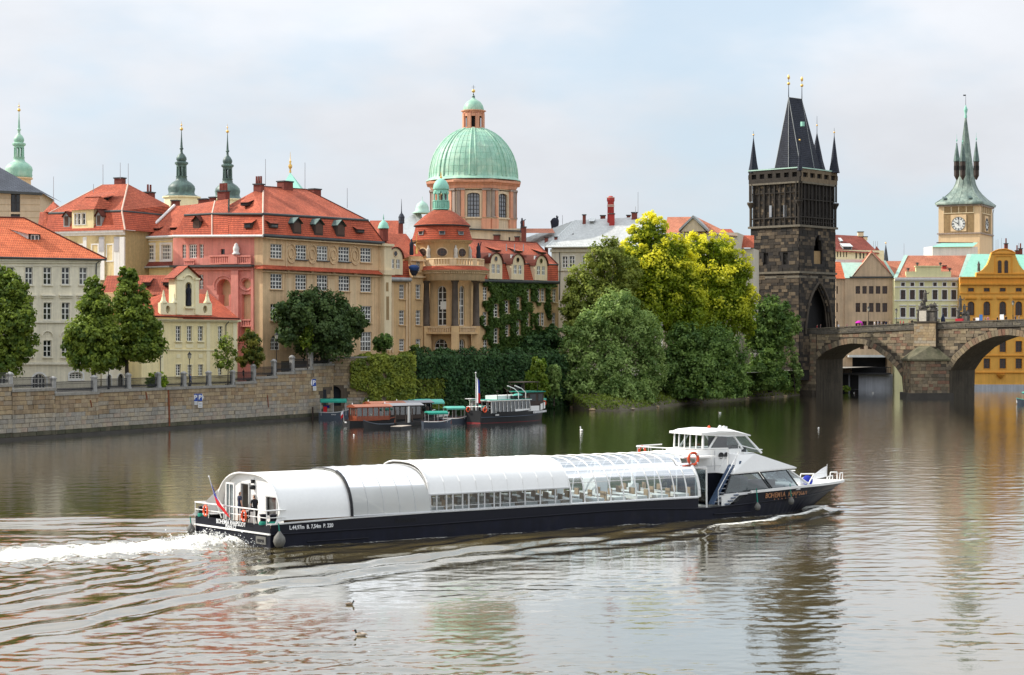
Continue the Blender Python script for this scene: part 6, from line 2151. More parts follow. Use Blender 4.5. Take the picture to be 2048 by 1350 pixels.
obj('blind_tracery',mb,'tower_stone',root,kind='stuff')
for x0,x1,y0,y1 in ((1538.5,1543,411,434.5),(1567,1571.5,410,434)):
 h=pholes(FTL,[(x0,y0,x1,y1,4)])[0]
 mb=MB(); FTL.box(mb,h[0],h[1],h[2],h[3],-.24,.01); o=obj('lancet',mb,'pane_sky',root)
mb=MB()
for k in range(5):
 u=1.3+(wR-2.6)*k/4
 pts_=[FTR.P(u+x,zB+2.2+z,.02) for x,z in outline(1.0,4.2,4)]
 mb.path(pts_+[pts_[0]],.09,4)
obj('blind_arches',mb,'tower_stone',root,kind='stuff')
# battlement band with real openings
for F_,w_,e0 in ((FTL,wL,-.3),(FTR,wR,.31)):
 mb=MB(); zm=zT(353)
 F_.box(mb,e0,w_+.3,zC,zm,-.15,.3)
 F_.box(mb,e0,w_+.3,zD-.75,zD,-.15,.3)
 n_=7 if F_ is FTL else 6
 for k in range(n_):
  u=e0+.3+(w_+.0-e0)*k/(n_-1)*.985
  F_.box(mb,u-.42,u+.42,zm,zD-.75,-.15,.3)
 obj('battlement',mb,'tower_stone',root)
 mb=MB(); F_.box(mb,e0-.12,w_+.45,zD,zD+.22,-.5,.45); obj('battlement_coping',mb,'copper_pale',root)
mb=MB()
FTR.box(mb,-.3,wR+.3,zC,zD,-wL-.3,-wL+.15); FTL.box(mb,-.3,wL+.3,zC,zD,-wR-.3,-wR+.15)
obj('battlement_rear',mb,'tower_stone',root)
# roof
ro_z=zD+.25
b1=FTL.at(1548.5,337,-1.9); b2=FTL.at(1577,336,-1.5); b3=FTR.at(1602,336,-1.2); b4=FTR.at(1629.5,336,-1.6)
cz_=(b1+b4)/2
b5=FTL.P(wL-2,ro_z,-wR+2); b6=FTL.P(2.2,ro_z,-wR+2.5)
for b in (b1,b2,b3,b4):b.z=ro_z-.3
b5.z=b6.z=ro_z-.3
r0=PX(1577.3,194.5,373.5); r1=PX(1603.8,198,376.5)
mb=MB()
for f in ([b1,b2,r0],[b2,b3,r0],[b3,b4,r1,r0],[b4,b5,r1],[b5,b6,r0,r1],[b6,b1,r0]):roof_poly(mb,f)
ro=obj('roof',mb,'slate_black',root)
mb=MB()
for a,b in ((b2,r0),(b3,r0),(b4,r1),(r0,r1),(b1,r0)):ridge(mb,a,b,.07)
obj('hip_flashing',mb,'zinc').parent=ro
mb=MB(); roof_poly(mb,[FTL.P(.2,zD+.15,-.2),FTL.P(wL-.2,zD+.15,-.2),b3+Vector((0,0,.6)),b1+Vector((0,0,.6))]); roof_poly(mb,[FTR.P(.2,zD+.15,-.2),FTR.P(wR-.2,zD+.15,-.2),b4+Vector((0,0,.6)),b3+Vector((0,0,.6))])
roof_poly(mb,[FTL.P(.2,zD+.12,-.2),FTL.P(.2,zD+.12,-wR+.2),FTR.P(wR-.2,zD+.12,-wL+.2),FTR.P(wR-.2,zD+.12,-.2)])
obj('gallery_roof',mb,'slate_black',root)
mb=MB(); c=PX(1605,248,370.5)
obj('roof_hatch',MB().box(c,(.7,.5,.9),0,.7),'copper_mint',root)
for p in (r0,r1):
 mb=MB(); mb.tube(p,p+Vector((0,0,4.2)),.09,.03,6); obj('finial',mb,'slate',root)
 obj('gilded_ball',MB().sphere(p+Vector((0,0,2.75)),.33,10),'gold',root)
 obj('gilded_plume',MB().lathe(p+Vector((0,0,3.5)),[(.05,0),(.28,.35),(.22,.8),(.02,1.1)],8),'gold',root)
for px,ya,yb,hw,Yt,fy in ((1507,276,343,9.0,376,262),(1668.5,272,343,9.0,377,256),(1599.5,288,338,4.5,367.0,270),(1634,266,340,15.0,384,232)):
 c=PX(px,yb,Yt); s_=Yt/FPX
 hh=(yb-ya)*s_
 mb=MB(); mb.lathe(c,[(hw*s_*1.25,-.3),(hw*s_*1.15,0),(hw*s_*.8,hh*.25),(.06,hh)],6,0,False)
 o=obj('turret_roof',mb,'slate_black',root)
 t_=c+Vector((0,0,hh)); top_=PX(px,fy,Yt)
 q=obj('turret_finial',MB().tube(t_-Vector((0,0,.4)),top_,.07,.025,5),'slate'); q.parent=o
 q=obj('gilded_ball',MB().sphere(t_.lerp(top_,.45),.2,8),'gold'); q.parent=o
# corner oriels with slender posts
for c in (FTL.P(0,0,0),FTL.P(wL,0,0),FTR.P(wR,0,0)):
 ctr=FTL.P(wL/2,0,-wR/2)
 dv=Vector((c.x-ctr.x,c.y-ctr.y)).normalized()
 mb=MB()
 for s in (-.55,0,.55):
  x,y=c.x+dv.x*(.25-abs(s)*.6)-dv.y*s,c.y+dv.y*(.25-abs(s)*.6)+dv.x*s
  mb.tube((x,y,zT(398)),(x,y,zC),.13,.13,6)
 mb.lathe((c.x,c.y,zT(405)),[(.1,-1.2),(.45,-.3),(.75,.2),(.75,.55)],8,0,False)
 mb.lathe((c.x,c.y,zB),[(.28,0),(.28,zT(404)-zB)],6,0,False)
 obj('corner_turret',mb,'tower_stone',root)

# ================================================================ stone bridge
FG=Fac(GX(1634,370),d=AX)
BW=9.6
root=thing('stone_bridge','old blackened sandstone bridge with wide arches and a pointed pier at right','bridge',FG.P(24,0))
PT=[(-26,12.9),(-2,13.35),(FG.u(1640),FG.uz(1640,655.5)[1]),(FG.u(1830),FG.uz(1830,645.5)[1]),(FG.u(1970),FG.uz(1970,640.5)[1]),(FG.u(2048),FG.uz(2048,638)[1]),(72,15.35),(110,15.5)]
ptop=lambda u:float(np.interp(u,[p[0] for p in PT],[p[1] for p in PT]))
in1=[FG.uz(x,y) for x,y in ((1634,760),(1634.2,719),(1642,710),(1655,701),(1679,691),(1703,686.5),(1727,688),(1751,699.5),(1774,716),(1793,735.5),(1804,753),(1806,775))]
i2=[FG.uz(x,y) for x,y in ((1900,775),(1901,741),(1917,717),(1941,695),(1965,681.5),(1989,673),(2016,669.5))]
uc=i2[-1][0]
in2=i2+[(2*uc-u,z) for u,z in i2[-2::-1]]
def low(u):
 for arc in (in1,in2):
  if arc[0][0]<=u<=arc[-1][0]:
   return float(np.interp(u,[p[0] for p in arc],[p[1] for p in arc]))
 return-1.0
us=sorted(set([-26.0,75.0]+list(np.arange(-26,75,.35))+[p[0] for p in in1+in2]))
mb=MB()
for a,b in zip(us,us[1:]):
 if b-a<1e-4:continue
 la,lb=low(a+1e-4),low(b-1e-4)
 ta,tb=ptop(a)-1.1,ptop(b)-1.1
 if a<FG.u(1604):ta=tb=min(ta,10.6)
 mb.poly([FG.P(a,la),FG.P(b,lb),FG.P(b,tb),FG.P(a,ta)],0)
 mb.poly([FG.P(a,la,-BW),FG.P(b,lb,-BW),FG.P(b,tb,-BW),FG.P(a,ta,-BW)],0)
 mb.poly([FG.P(a,ta),FG.P(b,tb),FG.P(b,tb,-BW),FG.P(a,ta,-BW)],0)
for arc in (in1,in2):
 a=arc[0]; b=arc[-1]
 for s in (a,b):mb.poly([FG.P(s[0],-1),FG.P(s[0],s[1]),FG.P(s[0],s[1],-BW),FG.P(s[0],-1,-BW)],1)
obj('spandrel_wall',mb,['bridge_core','arch_soffit'],root)
for arc in (in1,in2):
 mb=MB()
 for (a,za),(b,zb) in zip(arc,arc[1:]):
  k_=5
  for i in range(k_):
   mb.poly([FG.P(a,za,.1-(BW+.1)*i/k_),FG.P(b,zb,.1-(BW+.1)*i/k_),FG.P(b,zb,.1-(BW+.1)*(i+1)/k_),FG.P(a,za,.1-(BW+.1)*(i+1)/k_)])
 obj('arch_vault',mb,'arch_soffit',root)
# voussoirs, each one a stone of its own
def vouss(arc,n,th):
 P=np.array(arc); seg=np.hypot(*np.diff(P,axis=0).T); cum=np.concatenate([[0],np.cumsum(seg)])
 def at(s):
  return np.array([np.interp(s,cum,P[:,0]),np.interp(s,cum,P[:,1])])
 T=cum[-1]
 for i in range(n):
  s0,s1=T*i/n,T*(i+1)/n
  p0,p1=at(s0),at(s1)
  def nrm(s):
   d_=at(min(T,s+.6))-at(max(0,s-.6)); d_/=np.linalg.norm(d_)
   return np.array([-d_[1],d_[0]])
  n0,n1=nrm(s0),nrm(s1)
  g_=.03
  dirn=(p1-p0)/max(1e-6,np.linalg.norm(p1-p0))*g_
  a,b=p0+dirn,p1-dirn
  t2=th*random.uniform(.92,1.06)
  c,d=p1+n1*t2-dirn,p0+n0*t2+dirn
  dd=random.uniform(.12,.2)
  mb=MB()
  f_=[FG.P(x,z,dd) for x,z in (a,b,c,d)]; bk=[FG.P(x,z,-.2) for x,z in (a,b,c,d)]
  mb.add(f_+bk,[[0,1,2,3],[4,5,1,0],[5,6,2,1],[6,7,3,2],[7,4,0,3]],0,False,random.random())
  obj('voussoir',mb,'bridge_stone',root)
vouss(in1[1:-1],31,1.05); vouss(in2[1:13],46,1.15)
def ringz(u):
 """lower limit for coursed stones: top of the arch ring"""
 best=-1
 for arc in (in1,in2):
  for x in np.linspace(-1.1,1.1,7):
   uu=u+x
   if arc[0][0]<=uu<=arc[-1][0]:
    best=max(best,float(np.interp(uu,[p[0] for p in arc],[p[1] for p in arc]))+(1.15**2-min(1.15,abs(x))**2)**.5)
 return best
pL,pR=FG.u(1806),FG.u(1899)
bL,bR=FG.u(1832),FG.u(1875.5)
cells=courses(-4.2,54,.2,14.2,.62,.8,1.7,ok=lambda cu,cz,a,b,z0,z1:z0>ringz(cu)-.1 and z0>ringz(a+.1)-.35 and z0>ringz(b-.1)-.35 and z1<ptop(cu)-1.08+.2 and not (bL-.1<cu<bR+.1 and cz>8) and not (pL<cu<pR and cz<9),hj=.2)
stones(FG,root,cells,['bridge_stone'],singles=150,depth=(.02,.10),back=-.2)
# parapet
pc=[]
for a,b in zip(np.arange(-4.0,62,1.6),np.arange(-2.4,63.6,1.6)):
 for j in range(2):
  zt_=ptop((a+b)/2)
  o_=.8*j
  pc.append((a+o_,b+o_,zt_-1.1+.5*j,zt_-.62+.44*j,0))
stones(FG,root,pc,['parapet_stone'],singles=60,depth=(.10,.15),back=-.45)
mb=MB()
for a,b in zip(PT,PT[1:]):
 n_=max(1,int((b[0]-a[0])/2.2))
 for i in range(n_):
  u0,u1=a[0]+(b[0]-a[0])*i/n_,a[0]+(b[0]-a[0])*(i+1)/n_
  if u1<-4:continue
  z0_,z1_=ptop(u0),ptop(u1)
  mb.hexa([FG.P(u0+.02,z0_-.18,.24),FG.P(u1-.02,z1_-.18,.24),FG.P(u1-.02,z1_-.18,-.5),FG.P(u0+.02,z0_-.18,-.5)],
    [FG.P(u0+.02,z0_,.24),FG.P(u1-.02,z1_,.24),FG.P(u1-.02,z1_,-.5),FG.P(u0+.02,z0_,-.5)],0,random.random())
  mb.hexa([FG.P(u0,z0_-1.2,-BW+.5),FG.P(u1,z1_-1.2,-BW+.5),FG.P(u1,z1_-1.2,-BW),FG.P(u0,z0_-1.2,-BW)],
    [FG.P(u0,z0_,-BW+.5),FG.P(u1,z1_,-BW+.5),FG.P(u1,z1_,-BW),FG.P(u0,z0_,-BW)],0,random.random())
obj('parapet_coping',mb,'parapet_stone',root,kind='stuff')
mb=MB(); strip_pts=[(u,ptop(u)-1.12) for u in np.arange(-4,62,2.0)]
for (a,za),(b,zb) in zip(strip_pts,strip_pts[1:]):
 mb.hexa([FG.P(a,za-.22,.22),FG.P(b,zb-.22,.22),FG.P(b,zb-.22,-.1),FG.P(a,za-.22,-.1)],[FG.P(a,za,.22),FG.P(b,zb,.22),FG.P(b,zb,-.1),FG.P(a,za,-.1)])
obj('string_course',mb,'parapet_stone',root)
# pier with its pointed cutwater
un=(pL+pR)/2
dn=FG.ux(1820.5,760,un)[0]
dn=max(3.0,min(8.0,dn))
ze=FG.uz(1850,718.5,dn*.5)[1]
Fc1=Fac(FG.P(pL,0).xy,B=FG.P(un,0,dn).xy); Fc2=Fac(FG.P(un,0,dn).xy,B=FG.P(pR,0).xy)
l1=(FG.P(un,0,dn)-FG.P(pL,0)).length; l2=(FG.P(pR,0)-FG.P(un,0,dn)).length
mb=MB()
mb.hexa([FG.P(pL,-1),FG.P(un,-1,dn),FG.P(pR,-1),FG.P(un,-1,-.5)],[FG.P(pL,ze),FG.P(un,ze,dn),FG.P(pR,ze),FG.P(un,ze,-.5)])
obj('cutwater_core',mb,'bridge_core',root)
for F_,l_,k_ in ((Fc1,l1,30),(Fc2,l2,60)):
 stones(F_,root,courses(0.02,l_-.02,.9,ze,.62,.7,1.6,hj=.15),['bridge_stone'],singles=k_,depth=(.03,.10),back=-.2)
mb=MB(); e_=.35
zap=FG.uz(1841,688.5)[1]
A0,A1,A2=FG.P(pL-e_,ze,.02),FG.P(un,ze,dn+e_*1.4),FG.P(pR+e_,ze,.02)
apx,apx2=FG.P(un-1.3,zap,.05),FG.P(un+1.6,zap,.05)
mb.poly([A0,A1,apx]); mb.poly([A1,A2,apx2,apx])
for a,b in ((A0,A1),(A1,A2)):mb.poly([a,b,b-Vector((0,0,.3)),a-Vector((0,0,.3))])
obj('cutwater_cap',mb,'pier_cap',root)
mb=MB(); B0,B1,B2_=FG.P(pL-.7,0,.0),FG.P(un,0,dn+1.2),FG.P(pR+.9,0,0)
mb.hexa([Vector((p.x,p.y,-1)) for p in (B0,B1,B2_,FG.P(un,0,-1))],[Vector((p.x,p.y,1.0)) for p in (B0,B1,B2_,FG.P(un,0,-1))])
obj('pier_footing',mb,'wet_stone',root)
mb=MB(); zb_=ptop((bL+bR)/2)
FG.box(mb,bL,bR,zap-.6,zb_+.05,-.1,.75); FG.box(mb,bL-.15,bR+.15,zb_-.05,zb_+.22,-.5,.95); obj('buttress',mb,'bridge_core',root)
stones(FG,root,[(a,b,z0,z1,0) for a,b,z0,z1,_ in courses(bL,bR,zap-.4,zb_-.1,.55,.8,1.5)],['quay_stone'],singles=0,depth=(.76,.80),back=.6)
# left abutment, buttress strips and the low terrace wall beside it
mb=MB()
FG.box(mb,-22,-4.2,-1,9.6,-3,.6); FG.box(mb,-4.3,-.02,-1,ptop(-3)-1.1,-2,.3); FG.box(mb,-22,-.3,-1,.9,0,1.2)
obj('abutment',mb,'bridge_core',root)
stones(FG,root,[(a,b,z0,z1,0) for a,b,z0,z1,_ in courses(-21,-4.3,.9,9.6,.6,.7,1.5)],['tower_stone'],singles=20,depth=(.62,.70),back=.4)
stones(FG,root,[(a,b,z0,z1,0) for a,b,z0,z1,_ in courses(-4.25,-.05,.9,12.2,.6,.7,1.5)],['bridge_stone'],singles=20,depth=(.32,.40),back=.1)
mb=MB(); FG.box(mb,-22,-4.1,9.6,9.9,-3.2,.8); FG.box(mb,-22,-4.1,10.6,10.75,.3,.45)
for u in np.arange(-22,-4,1.1):FG.box(mb,u-.05,u+.05,9.9,10.65,.33,.42)
obj('terrace_parapet',mb,'parapet_stone',root)
mb=MB(); FG.box(mb,-8,62,12.0,12.1,-BW+.5,-.5);
deck=MB()
for a,b in zip(np.arange(-6,62,2.0),np.arange(-4,64,2.0)):
 deck.poly([FG.P(a,ptop(a)-1.02,-.4),FG.P(b,ptop(b)-1.02,-.4),FG.P(b,ptop(b)-1.02,-BW+.4),FG.P(a,ptop(a)-1.02,-BW+.4)])
obj('deck',deck,'paving',root)

# ================================================================ houses on the far bank by the bridge
F1=Fac(GX(1672,412),B=GX(1788,412))
root=thing('gabled_stone_house','brown stone house with triangular gable and rows of brown windows behind the bridge','house',F1.P(6,0))
S=dict(n=(2,3),sill=0,fm='frame_brown',pm='pane_brown',bar=.08,rec=.3)
uR=F1.u(1787.5)
rows=[]
for y0,y1 in ((572.2,587.5),(606,624),(642.3,662)):
 rows+=[(x0,y0,x1,y1) for x0,x1 in ((1711.2,1720.4),(1724.8,1733.5),(1738,1747.2),(1751.5,1760.8),(1764.8,1774.6))]
 rows+=[(1673,y0,1675.6,y1)]
rows+=[(1720,690,1728,698),(1736,690,1744,698)]
body(F1,root,'sandstone_wall',0,F1.u(1689),4,F1.uz(1680,556)[1],[([r for r in rows if r[0]<1680],S)],back=10,d=-.25)
body(F1,root,'sandstone_wall',F1.u(1689.2),uR,F1.uz(1740,712)[1],F1.uz(1740,554.5)[1],[([r for r in rows if r[0]>1690],S)],back=12)
mb=MB(); zs_=F1.uz(1745,554)[1]
for d_ in (.0,-1.2):
 pass
mb.hexa([F1.P(F1.u(1706),zs_,.05),F1.P(F1.u(1786),zs_,.05),F1.P(F1.u(1786),zs_,-1),F1.P(F1.u(1706),zs_,-1)],[F1.P(F1.u(1741),F1.uz(1742,506)[1],.05),F1.P(F1.u(1746),F1.uz(1742,506)[1],.05),F1.P(F1.u(1746),F1.uz(1742,506)[1],-1),F1.P(F1.u(1741),F1.uz(1742,506)[1],-1)])
obj('gable',mb,'sandstone_wall',root)
mb=MB(); F1.pbox(mb,1699,553,1787,556,-.2,.4); obj('cornice',mb,'gutter',root)
mb=MB(); rp(mb,F1,[(1788,554,.3),(1743,506,.3),(1743,500,-12),(1788,548,-12)]); rp(mb,F1,[(1703,554,.3),(1743,506,.3),(1743,500,-12),(1703,548,-12)]); obj('roof',mb,'tile_red',root)
mb=MB(); rp(mb,F1,[(1690,556,.2),(1712,556,.2),(1728,525,-4),(1680,525,-4)]); obj('copper_slope',mb,'copper_pale',root)
mb=MB(); rp(mb,F1,[(1668,557,.3),(1691,557,.3),(1681,524,-4),(1668,523,-4)]); obj('side_roof',mb,'tile_bright',root)
mb=MB(); rp(mb,F1,[(1766,521,-1.5),(1771,521,-1.5),(1792,553,.4),(1786,553,.4)]); obj('verge',mb,'copper_pale',root)
# lower floors towards the water, seen through the arch
mb=MB(); F1.pbox(mb,1660,748,1812,782,-6,.0)
hs=None
obj('river_wall',mb,'white_wall_low',root)
mb=MB(); F1.pbox(mb,1660,712,1705,748,-6,-.2); F1.pbox(mb,1775,712,1790,748,-6,-.2); obj('terrace_wall',mb,'sandstone_wall',root)
mb=MB(); F1.pbox(mb,1695,710,1778,714.5,-2,1.5); obj('awning',mb,'white_sheet',root)
mb=MB(); F1.pbox(mb,1705,714,1775,748,-2.2,-2); obj('terrace_back',mb,'recess_dark',root)
mb=MB(); F1.pbox(mb,1679,748,1697,778,.0,.06); F1.pbox(mb,1700,750,1717,778,.0,.06); obj('dark_opening',mb,'recess_dark',root)  # near-black plates painted in for the dark openings
mb=MB(); F1.pbox(mb,1675,745.5,1779,748.5,0,1.8); F1.pbox(mb,1675,734,1779,735.3,1.6,1.75)
for x in np.arange(1677,1779,4):F1.pbox(mb,x,735,x+.8,746,1.6,1.7)
obj('balcony',mb,'iron',root)
F12=Fac(GX(1788,410),B=GX(1920,410))
root=thing('lemon_house','pale lemon house with white window surrounds and salmon tiled roof behind the bridge statues','house',F12.P(7,0))
S2=dict(n=(2,3),sill=0,fm='frame_brown',pm='pane_brown',bar=.08,rec=.25,sur=.16,surm='white_plaster')
xs=[1806,1824.7,1843.5,1870,1889.2,1907.6]
uR=F12.u(1919.5)
body(F12,root,'lemon_plaster',F12.u(1789),uR,-1,F12.uz(1850,558)[1],[(cols(xs,3.6,565.2,572.2),S2),(cols(xs,5,580.3,598.8),S2),(cols(xs,5,615.8,633.8),S2),(cols(xs,5,655,675),S2),(cols(xs,4,700,716),S2)],back=12)
mb=MB(); F12.pbox(mb,1789,555,1920,559.5,0,.6); F12.pbox(mb,1789,560,1920,562,0,.3); F12.pbox(mb,1789,573,1920,575,0,.12); F12.pbox(mb,1789,600,1920,602,0,.12); F12.pbox(mb,1789,635.5,1920,637.5,0,.12)
for x in xs:F12.pbox(mb,x-7,609.5,x+7,611.5,0,.3)
obj('cornice',mb,'white_plaster',root)
mb=MB(); F12.pbox(mb,1812,543,1902,555,-.8,.1); F12.pbox(mb,1832,533,1882,543,-.8,.1); F12.pbox(mb,1830,531.5,1884,533.5,-.9,.3); obj('attic',mb,'lemon_plaster',root)
for x,y in ((1816,543),(1834.5,532),(1880.5,532),(1899.5,543)):
 c=F12.at(x,y,-.3); obj('urn',MB().lathe(c,[(.2,0),(.12,.2),(.38,.55),(.3,.7),(.35,.75),(.02,.8)],8),'statue_stone',root)
mb=MB(); rp(mb,F12,[(1790,556,.4),(1920,556,.4),(1933,511,-7),(1811,511,-7)]); ro=obj('roof',mb,'tile_pale',root)
mb=MB(); rp(mb,F12,[(1787,555.5,.5),(1794,555.5,.5),(1816,510,-6.9),(1808.5,510,-6.9)]); obj('verge',mb,'copper_pale',root)
mb=MB(); rp(mb,F12,[(1917,556,.5),(1924,556,.5),(1946,508,-6.9),(1934,508,-6.9)]); obj('verge',mb,'copper_pale',root)
chimney(root,F12.at(1888,543,-3),.9,.8,1.2,0,0,'red_chimney')
F13=Fac(GX(1920,408),B=GX(2200,408))
root=thing('orange_house','bright orange house with curved baroque gable at the right edge','house',F13.P(14,0))
S3=dict(n=(2,4),sill=0,fm='frame_brown',pm='pane_brown',bar=.08,rec=.3,sur=.14,surm='orange_dark')
xs=[1942,1973.6,2005.5,2037.5,2069,2101]
uR=F13.u(2125)
body(F13,root,'orange_plaster',0,uR,-1,F13.uz(2000,568)[1],[(cols(xs,5.8,576,583.2),dict(S3,n=(2,1))),(cols(xs,6.6,602.5,631,0,1),S3),(cols(xs,6.3,650,672),S3),(cols(xs,6.3,682,704),S3),(cols(xs,6.3,717,737),S3)],back=14)
body(F13,root,'orange_dark',0,uR,F13.uz(2000,567.9)[1],F13.uz(2000,555)[1],[],back=1.5)
mb=MB()
F13.pbox(mb,1920,566.5,2125,569.5,0,.5); F13.pbox(mb,1920,553.5,2125,556,-.3,.3); F13.pbox(mb,1920,586,2125,587.5,0,.15); F13.pbox(mb,1920,640,2125,643,0,.35); F13.pbox(mb,1920,710,2125,712,0,.25); F13.pbox(mb,1920,744,2125,746,0,.25)
for x in xs:F13.pbox(mb,x-12,594.5,x+12,597.5,0,.4)
obj('cornice',mb,'orange_dark',root)
mb=MB()
for x in xs:
 c=F13.at(x-16,752,0)
c=F13.at(2002,749,.4); mb.lathe(c,[(.1,-.9),(.5,-.5),(.9,0),(.9,.15)],10); obj('bracket',mb,'orange_dark',root)
mb=MB(); F13.pbox(mb,1920,769,2125,790,-.3,.25); obj('plinth',mb,'white_wall_low',root)
# curved gable
gp=[(1952,555),(1953,545),(1960,543.5),(1968,538),(1975,529),(1980,517),(1982.5,508),(1983,505.5),(1984,505),(1990,501.5),(1998,499),(2006.5,498.2)]
gp=gp+[(2*2006.5-x,y) for x,y in gp[-2::-1]]
ah=pholes(F13,[(1995.5,521,2003,546,1),(2008.5,521,2016,546,1)],.15)
mb=MB()
fr_=[F13.at(x,y,.15) for x,y in gp]; bk=[F13.at(x,y,.15)-Vector((0,-1,0))*1.2 for x,y in gp]
mb.poly(fr_)
for i in range(len(gp)-1):mb.poly([fr_[i],fr_[i+1],bk[i+1],bk[i]])
mb.poly(bk[::-1])
obj('gable',mb,'orange_plaster',root)
mb=MB(); mb.path([p+Vector((0,-.05,0)) for p in fr_[7:-7]],.16,5); F13.pbox(mb,1983,505.5,2030,508,.15,.4); F13.pbox(mb,1952,546.5,2061,549,.15,.4); F13.pbox(mb,1989,511,2024,513,.15,.3)
for x in (1990,2023):F13.pbox(mb,x-1.5,512,x+1.5,548,.15,.28)
obj('gable_moulding',mb,'orange_dark',root)
for h in ah:place_window(F13,root,h,dict(S3,rec=-.06),.15)
mb=MB(); rp(mb,F13,[(1921,556,-.3),(1960,556,-.3),(1990,508,-7),(1944,508,-7)]); rp(mb,F13,[(2055,556,-.3),(2125,556,-.3),(2125,509,-7),(2030,509,-7)]); rp(mb,F13,[(1960,556,-.3),(2055,556,-.3),(2030,505,-10),(1985,505,-10)]); obj('roof',mb,'copper_mint',root)
s2=F13.at(1957.5,543,-.4); mb=MB(); mb.lathe(s2,[(.3,0),(.34,.4),(.28,1.1),(.34,1.6),(.18,1.85),(.17,2.1),(.02,2.3)],8)
tag(obj('roof_statue',mb,'statue_stone'),'weathered statue on the left shoulder of the orange gable','statue')
for x,y0,y1 in ((2034,502,512),(2041,498,512),(2012,488,500)):chimney(root,PX(x,y1,416),.7,.7,(y1-y0)*.112,0,1)
for px,y0,y1,Y in ((1992,480,505,418),(1996,478,505,418),(2003,476,505,418),(2037,486,500,418)):antenna(root,px,y0,y1,Y)
# brown roofed house behind the stone one
F14=Fac(GX(1665,432),B=GX(1775,436))
root=thing('brown_roofed_house','house with dark red roof and yellow dormer band right of the black tower','house',F14.P(4,4))
body(F14,root,'yellow_trim',F14.u(1664),F14.u(1768),4,F14.uz(1700,500)[1],[([(x,503,x+2.2,514) for x in (1674,1680,1686.5,1692)],dict(n=(1,2),sill=0,fm='frame_brown')),([(x,503,x+3.0,517) for x in (1711,1719,1726,1733)],dict(n=(1,1),sill=0,fm='frame_dark'))],back=8)
mb=MB(); rp(mb,F14,[(1662,502,.6),(1760,508,.6),(1723,472,-7),(1662,469,-7)]); ro=obj('roof',mb,'tile_brown',root)
flap_dormer(root,F14,1686,492,1704,500,-.5,wmat='zinc',rmat='white_sheet',run=1.5); flap_dormer(root,F14,1681,481,1684,486,-3.5,wmat='zinc',rmat='white_sheet',run=1)
chimney(root,F14.at(1721,473,-7),1.3,1.0,1.0,0,0,'pale_tan'); chimney(root,F14.at(1730,481,-6.5),1.0,1.0,.8,0,0,'pale_tan')
mb=MB(); rp(mb,F14,[(1745,508,-1),(1762,510,-1),(1753,492,-2.5)]); roof_poly(mb,[F14.at(1762,510,-1),F14.at(1766,509,-4),F14.at(1753,492,-2.5)]); obj('turret_roof',mb,'tile_brown',root)
for x in (1747,1751,1755):antenna(root,x,482,495,434)
F15=Fac(GX(1672,424),B=GX(1735,424))
mb=MB()
o=thing('white_roofed_annex','low white topped annex between the black tower and the stone gable','annex',F15.P(3,4))
F15.pbox(mb,1672,519,1729,526,-3,0); obj('roof_edge',mb,'white_sheet',o)
mb=MB(); F15.pbox(mb,1672,526,1729,640,-3,-.2); obj('wall',mb,'sandstone_wall',o)
F16=Fac(GX(1765,420),B=GX(1815,420))
o=thing('salmon_roof_house','small salmon tiled roof between the stone gable and the lemon house','house',F16.P(3,4))
mb=MB(); rp(mb,F16,[(1768,554,0),(1802,554,0),(1812,522,-5),(1762,522,-5)]); obj('roof',mb,'tile_pale',o)
mb=MB(); F16.pbox(mb,1768,554,1800,640,-4,-.2); obj('wall',mb,'lemon_plaster',o)
Ys=460
o=spire('slate_spire','thin dark blue spire behind the roofs right of the brown roofed house',1771.7,Ys,[('shaft',[(540,4),(520,4)],'slate',False),('needle',[(522,5),(516,4.5),(500,2.2),(489,.4)],'slate',False)],n=8,finial=(482,490,.05),ball=[(486,1.6)])
antenna(o,1808,487,520,425)

# ================================================================ clock tower
CC=GX(1959.5,430)
FKL=Fac(CC-Vector((.89,-.456))*1,d=(.89,-.456)); FKL=Fac(CC,d=(.89,-.456))
wl=-FKL.u(1877); FKL=Fac(CC-Vector((.89,-.456)).normalized()*wl,d=(.89,-.456))
FKR=Fac(CC,d=(.456,.89)); wr_=FKR.u(1985)
zk=lambda y:zat(y,430)
root=thing('clock_tower','cream water tower with two white clock faces under a curved dark copper spire','tower',(CC.x,CC.y,4))
mb=MB(); b_=[FKL.P(0,3),FKL.P(wl,3),FKR.P(wr_,3),FKL.P(0,3,-wr_)]
mb.hexa(b_,[Vector((p.x,p.y,zk(408))) for p in b_]); obj('wall',mb,'clock_plaster',root)
mb=MB(); o_=.3
for y0,y1,o_ in ((467,464.5,.3),(411,408,.35)):
 FKL.box(mb,-o_,wl+o_,zk(y0),zk(y1),-.1,o_); FKR.box(mb,o_+.01,wr_+o_,zk(y0),zk(y1),-.1,o_)
obj('cornice',mb,'grey_stone',root)
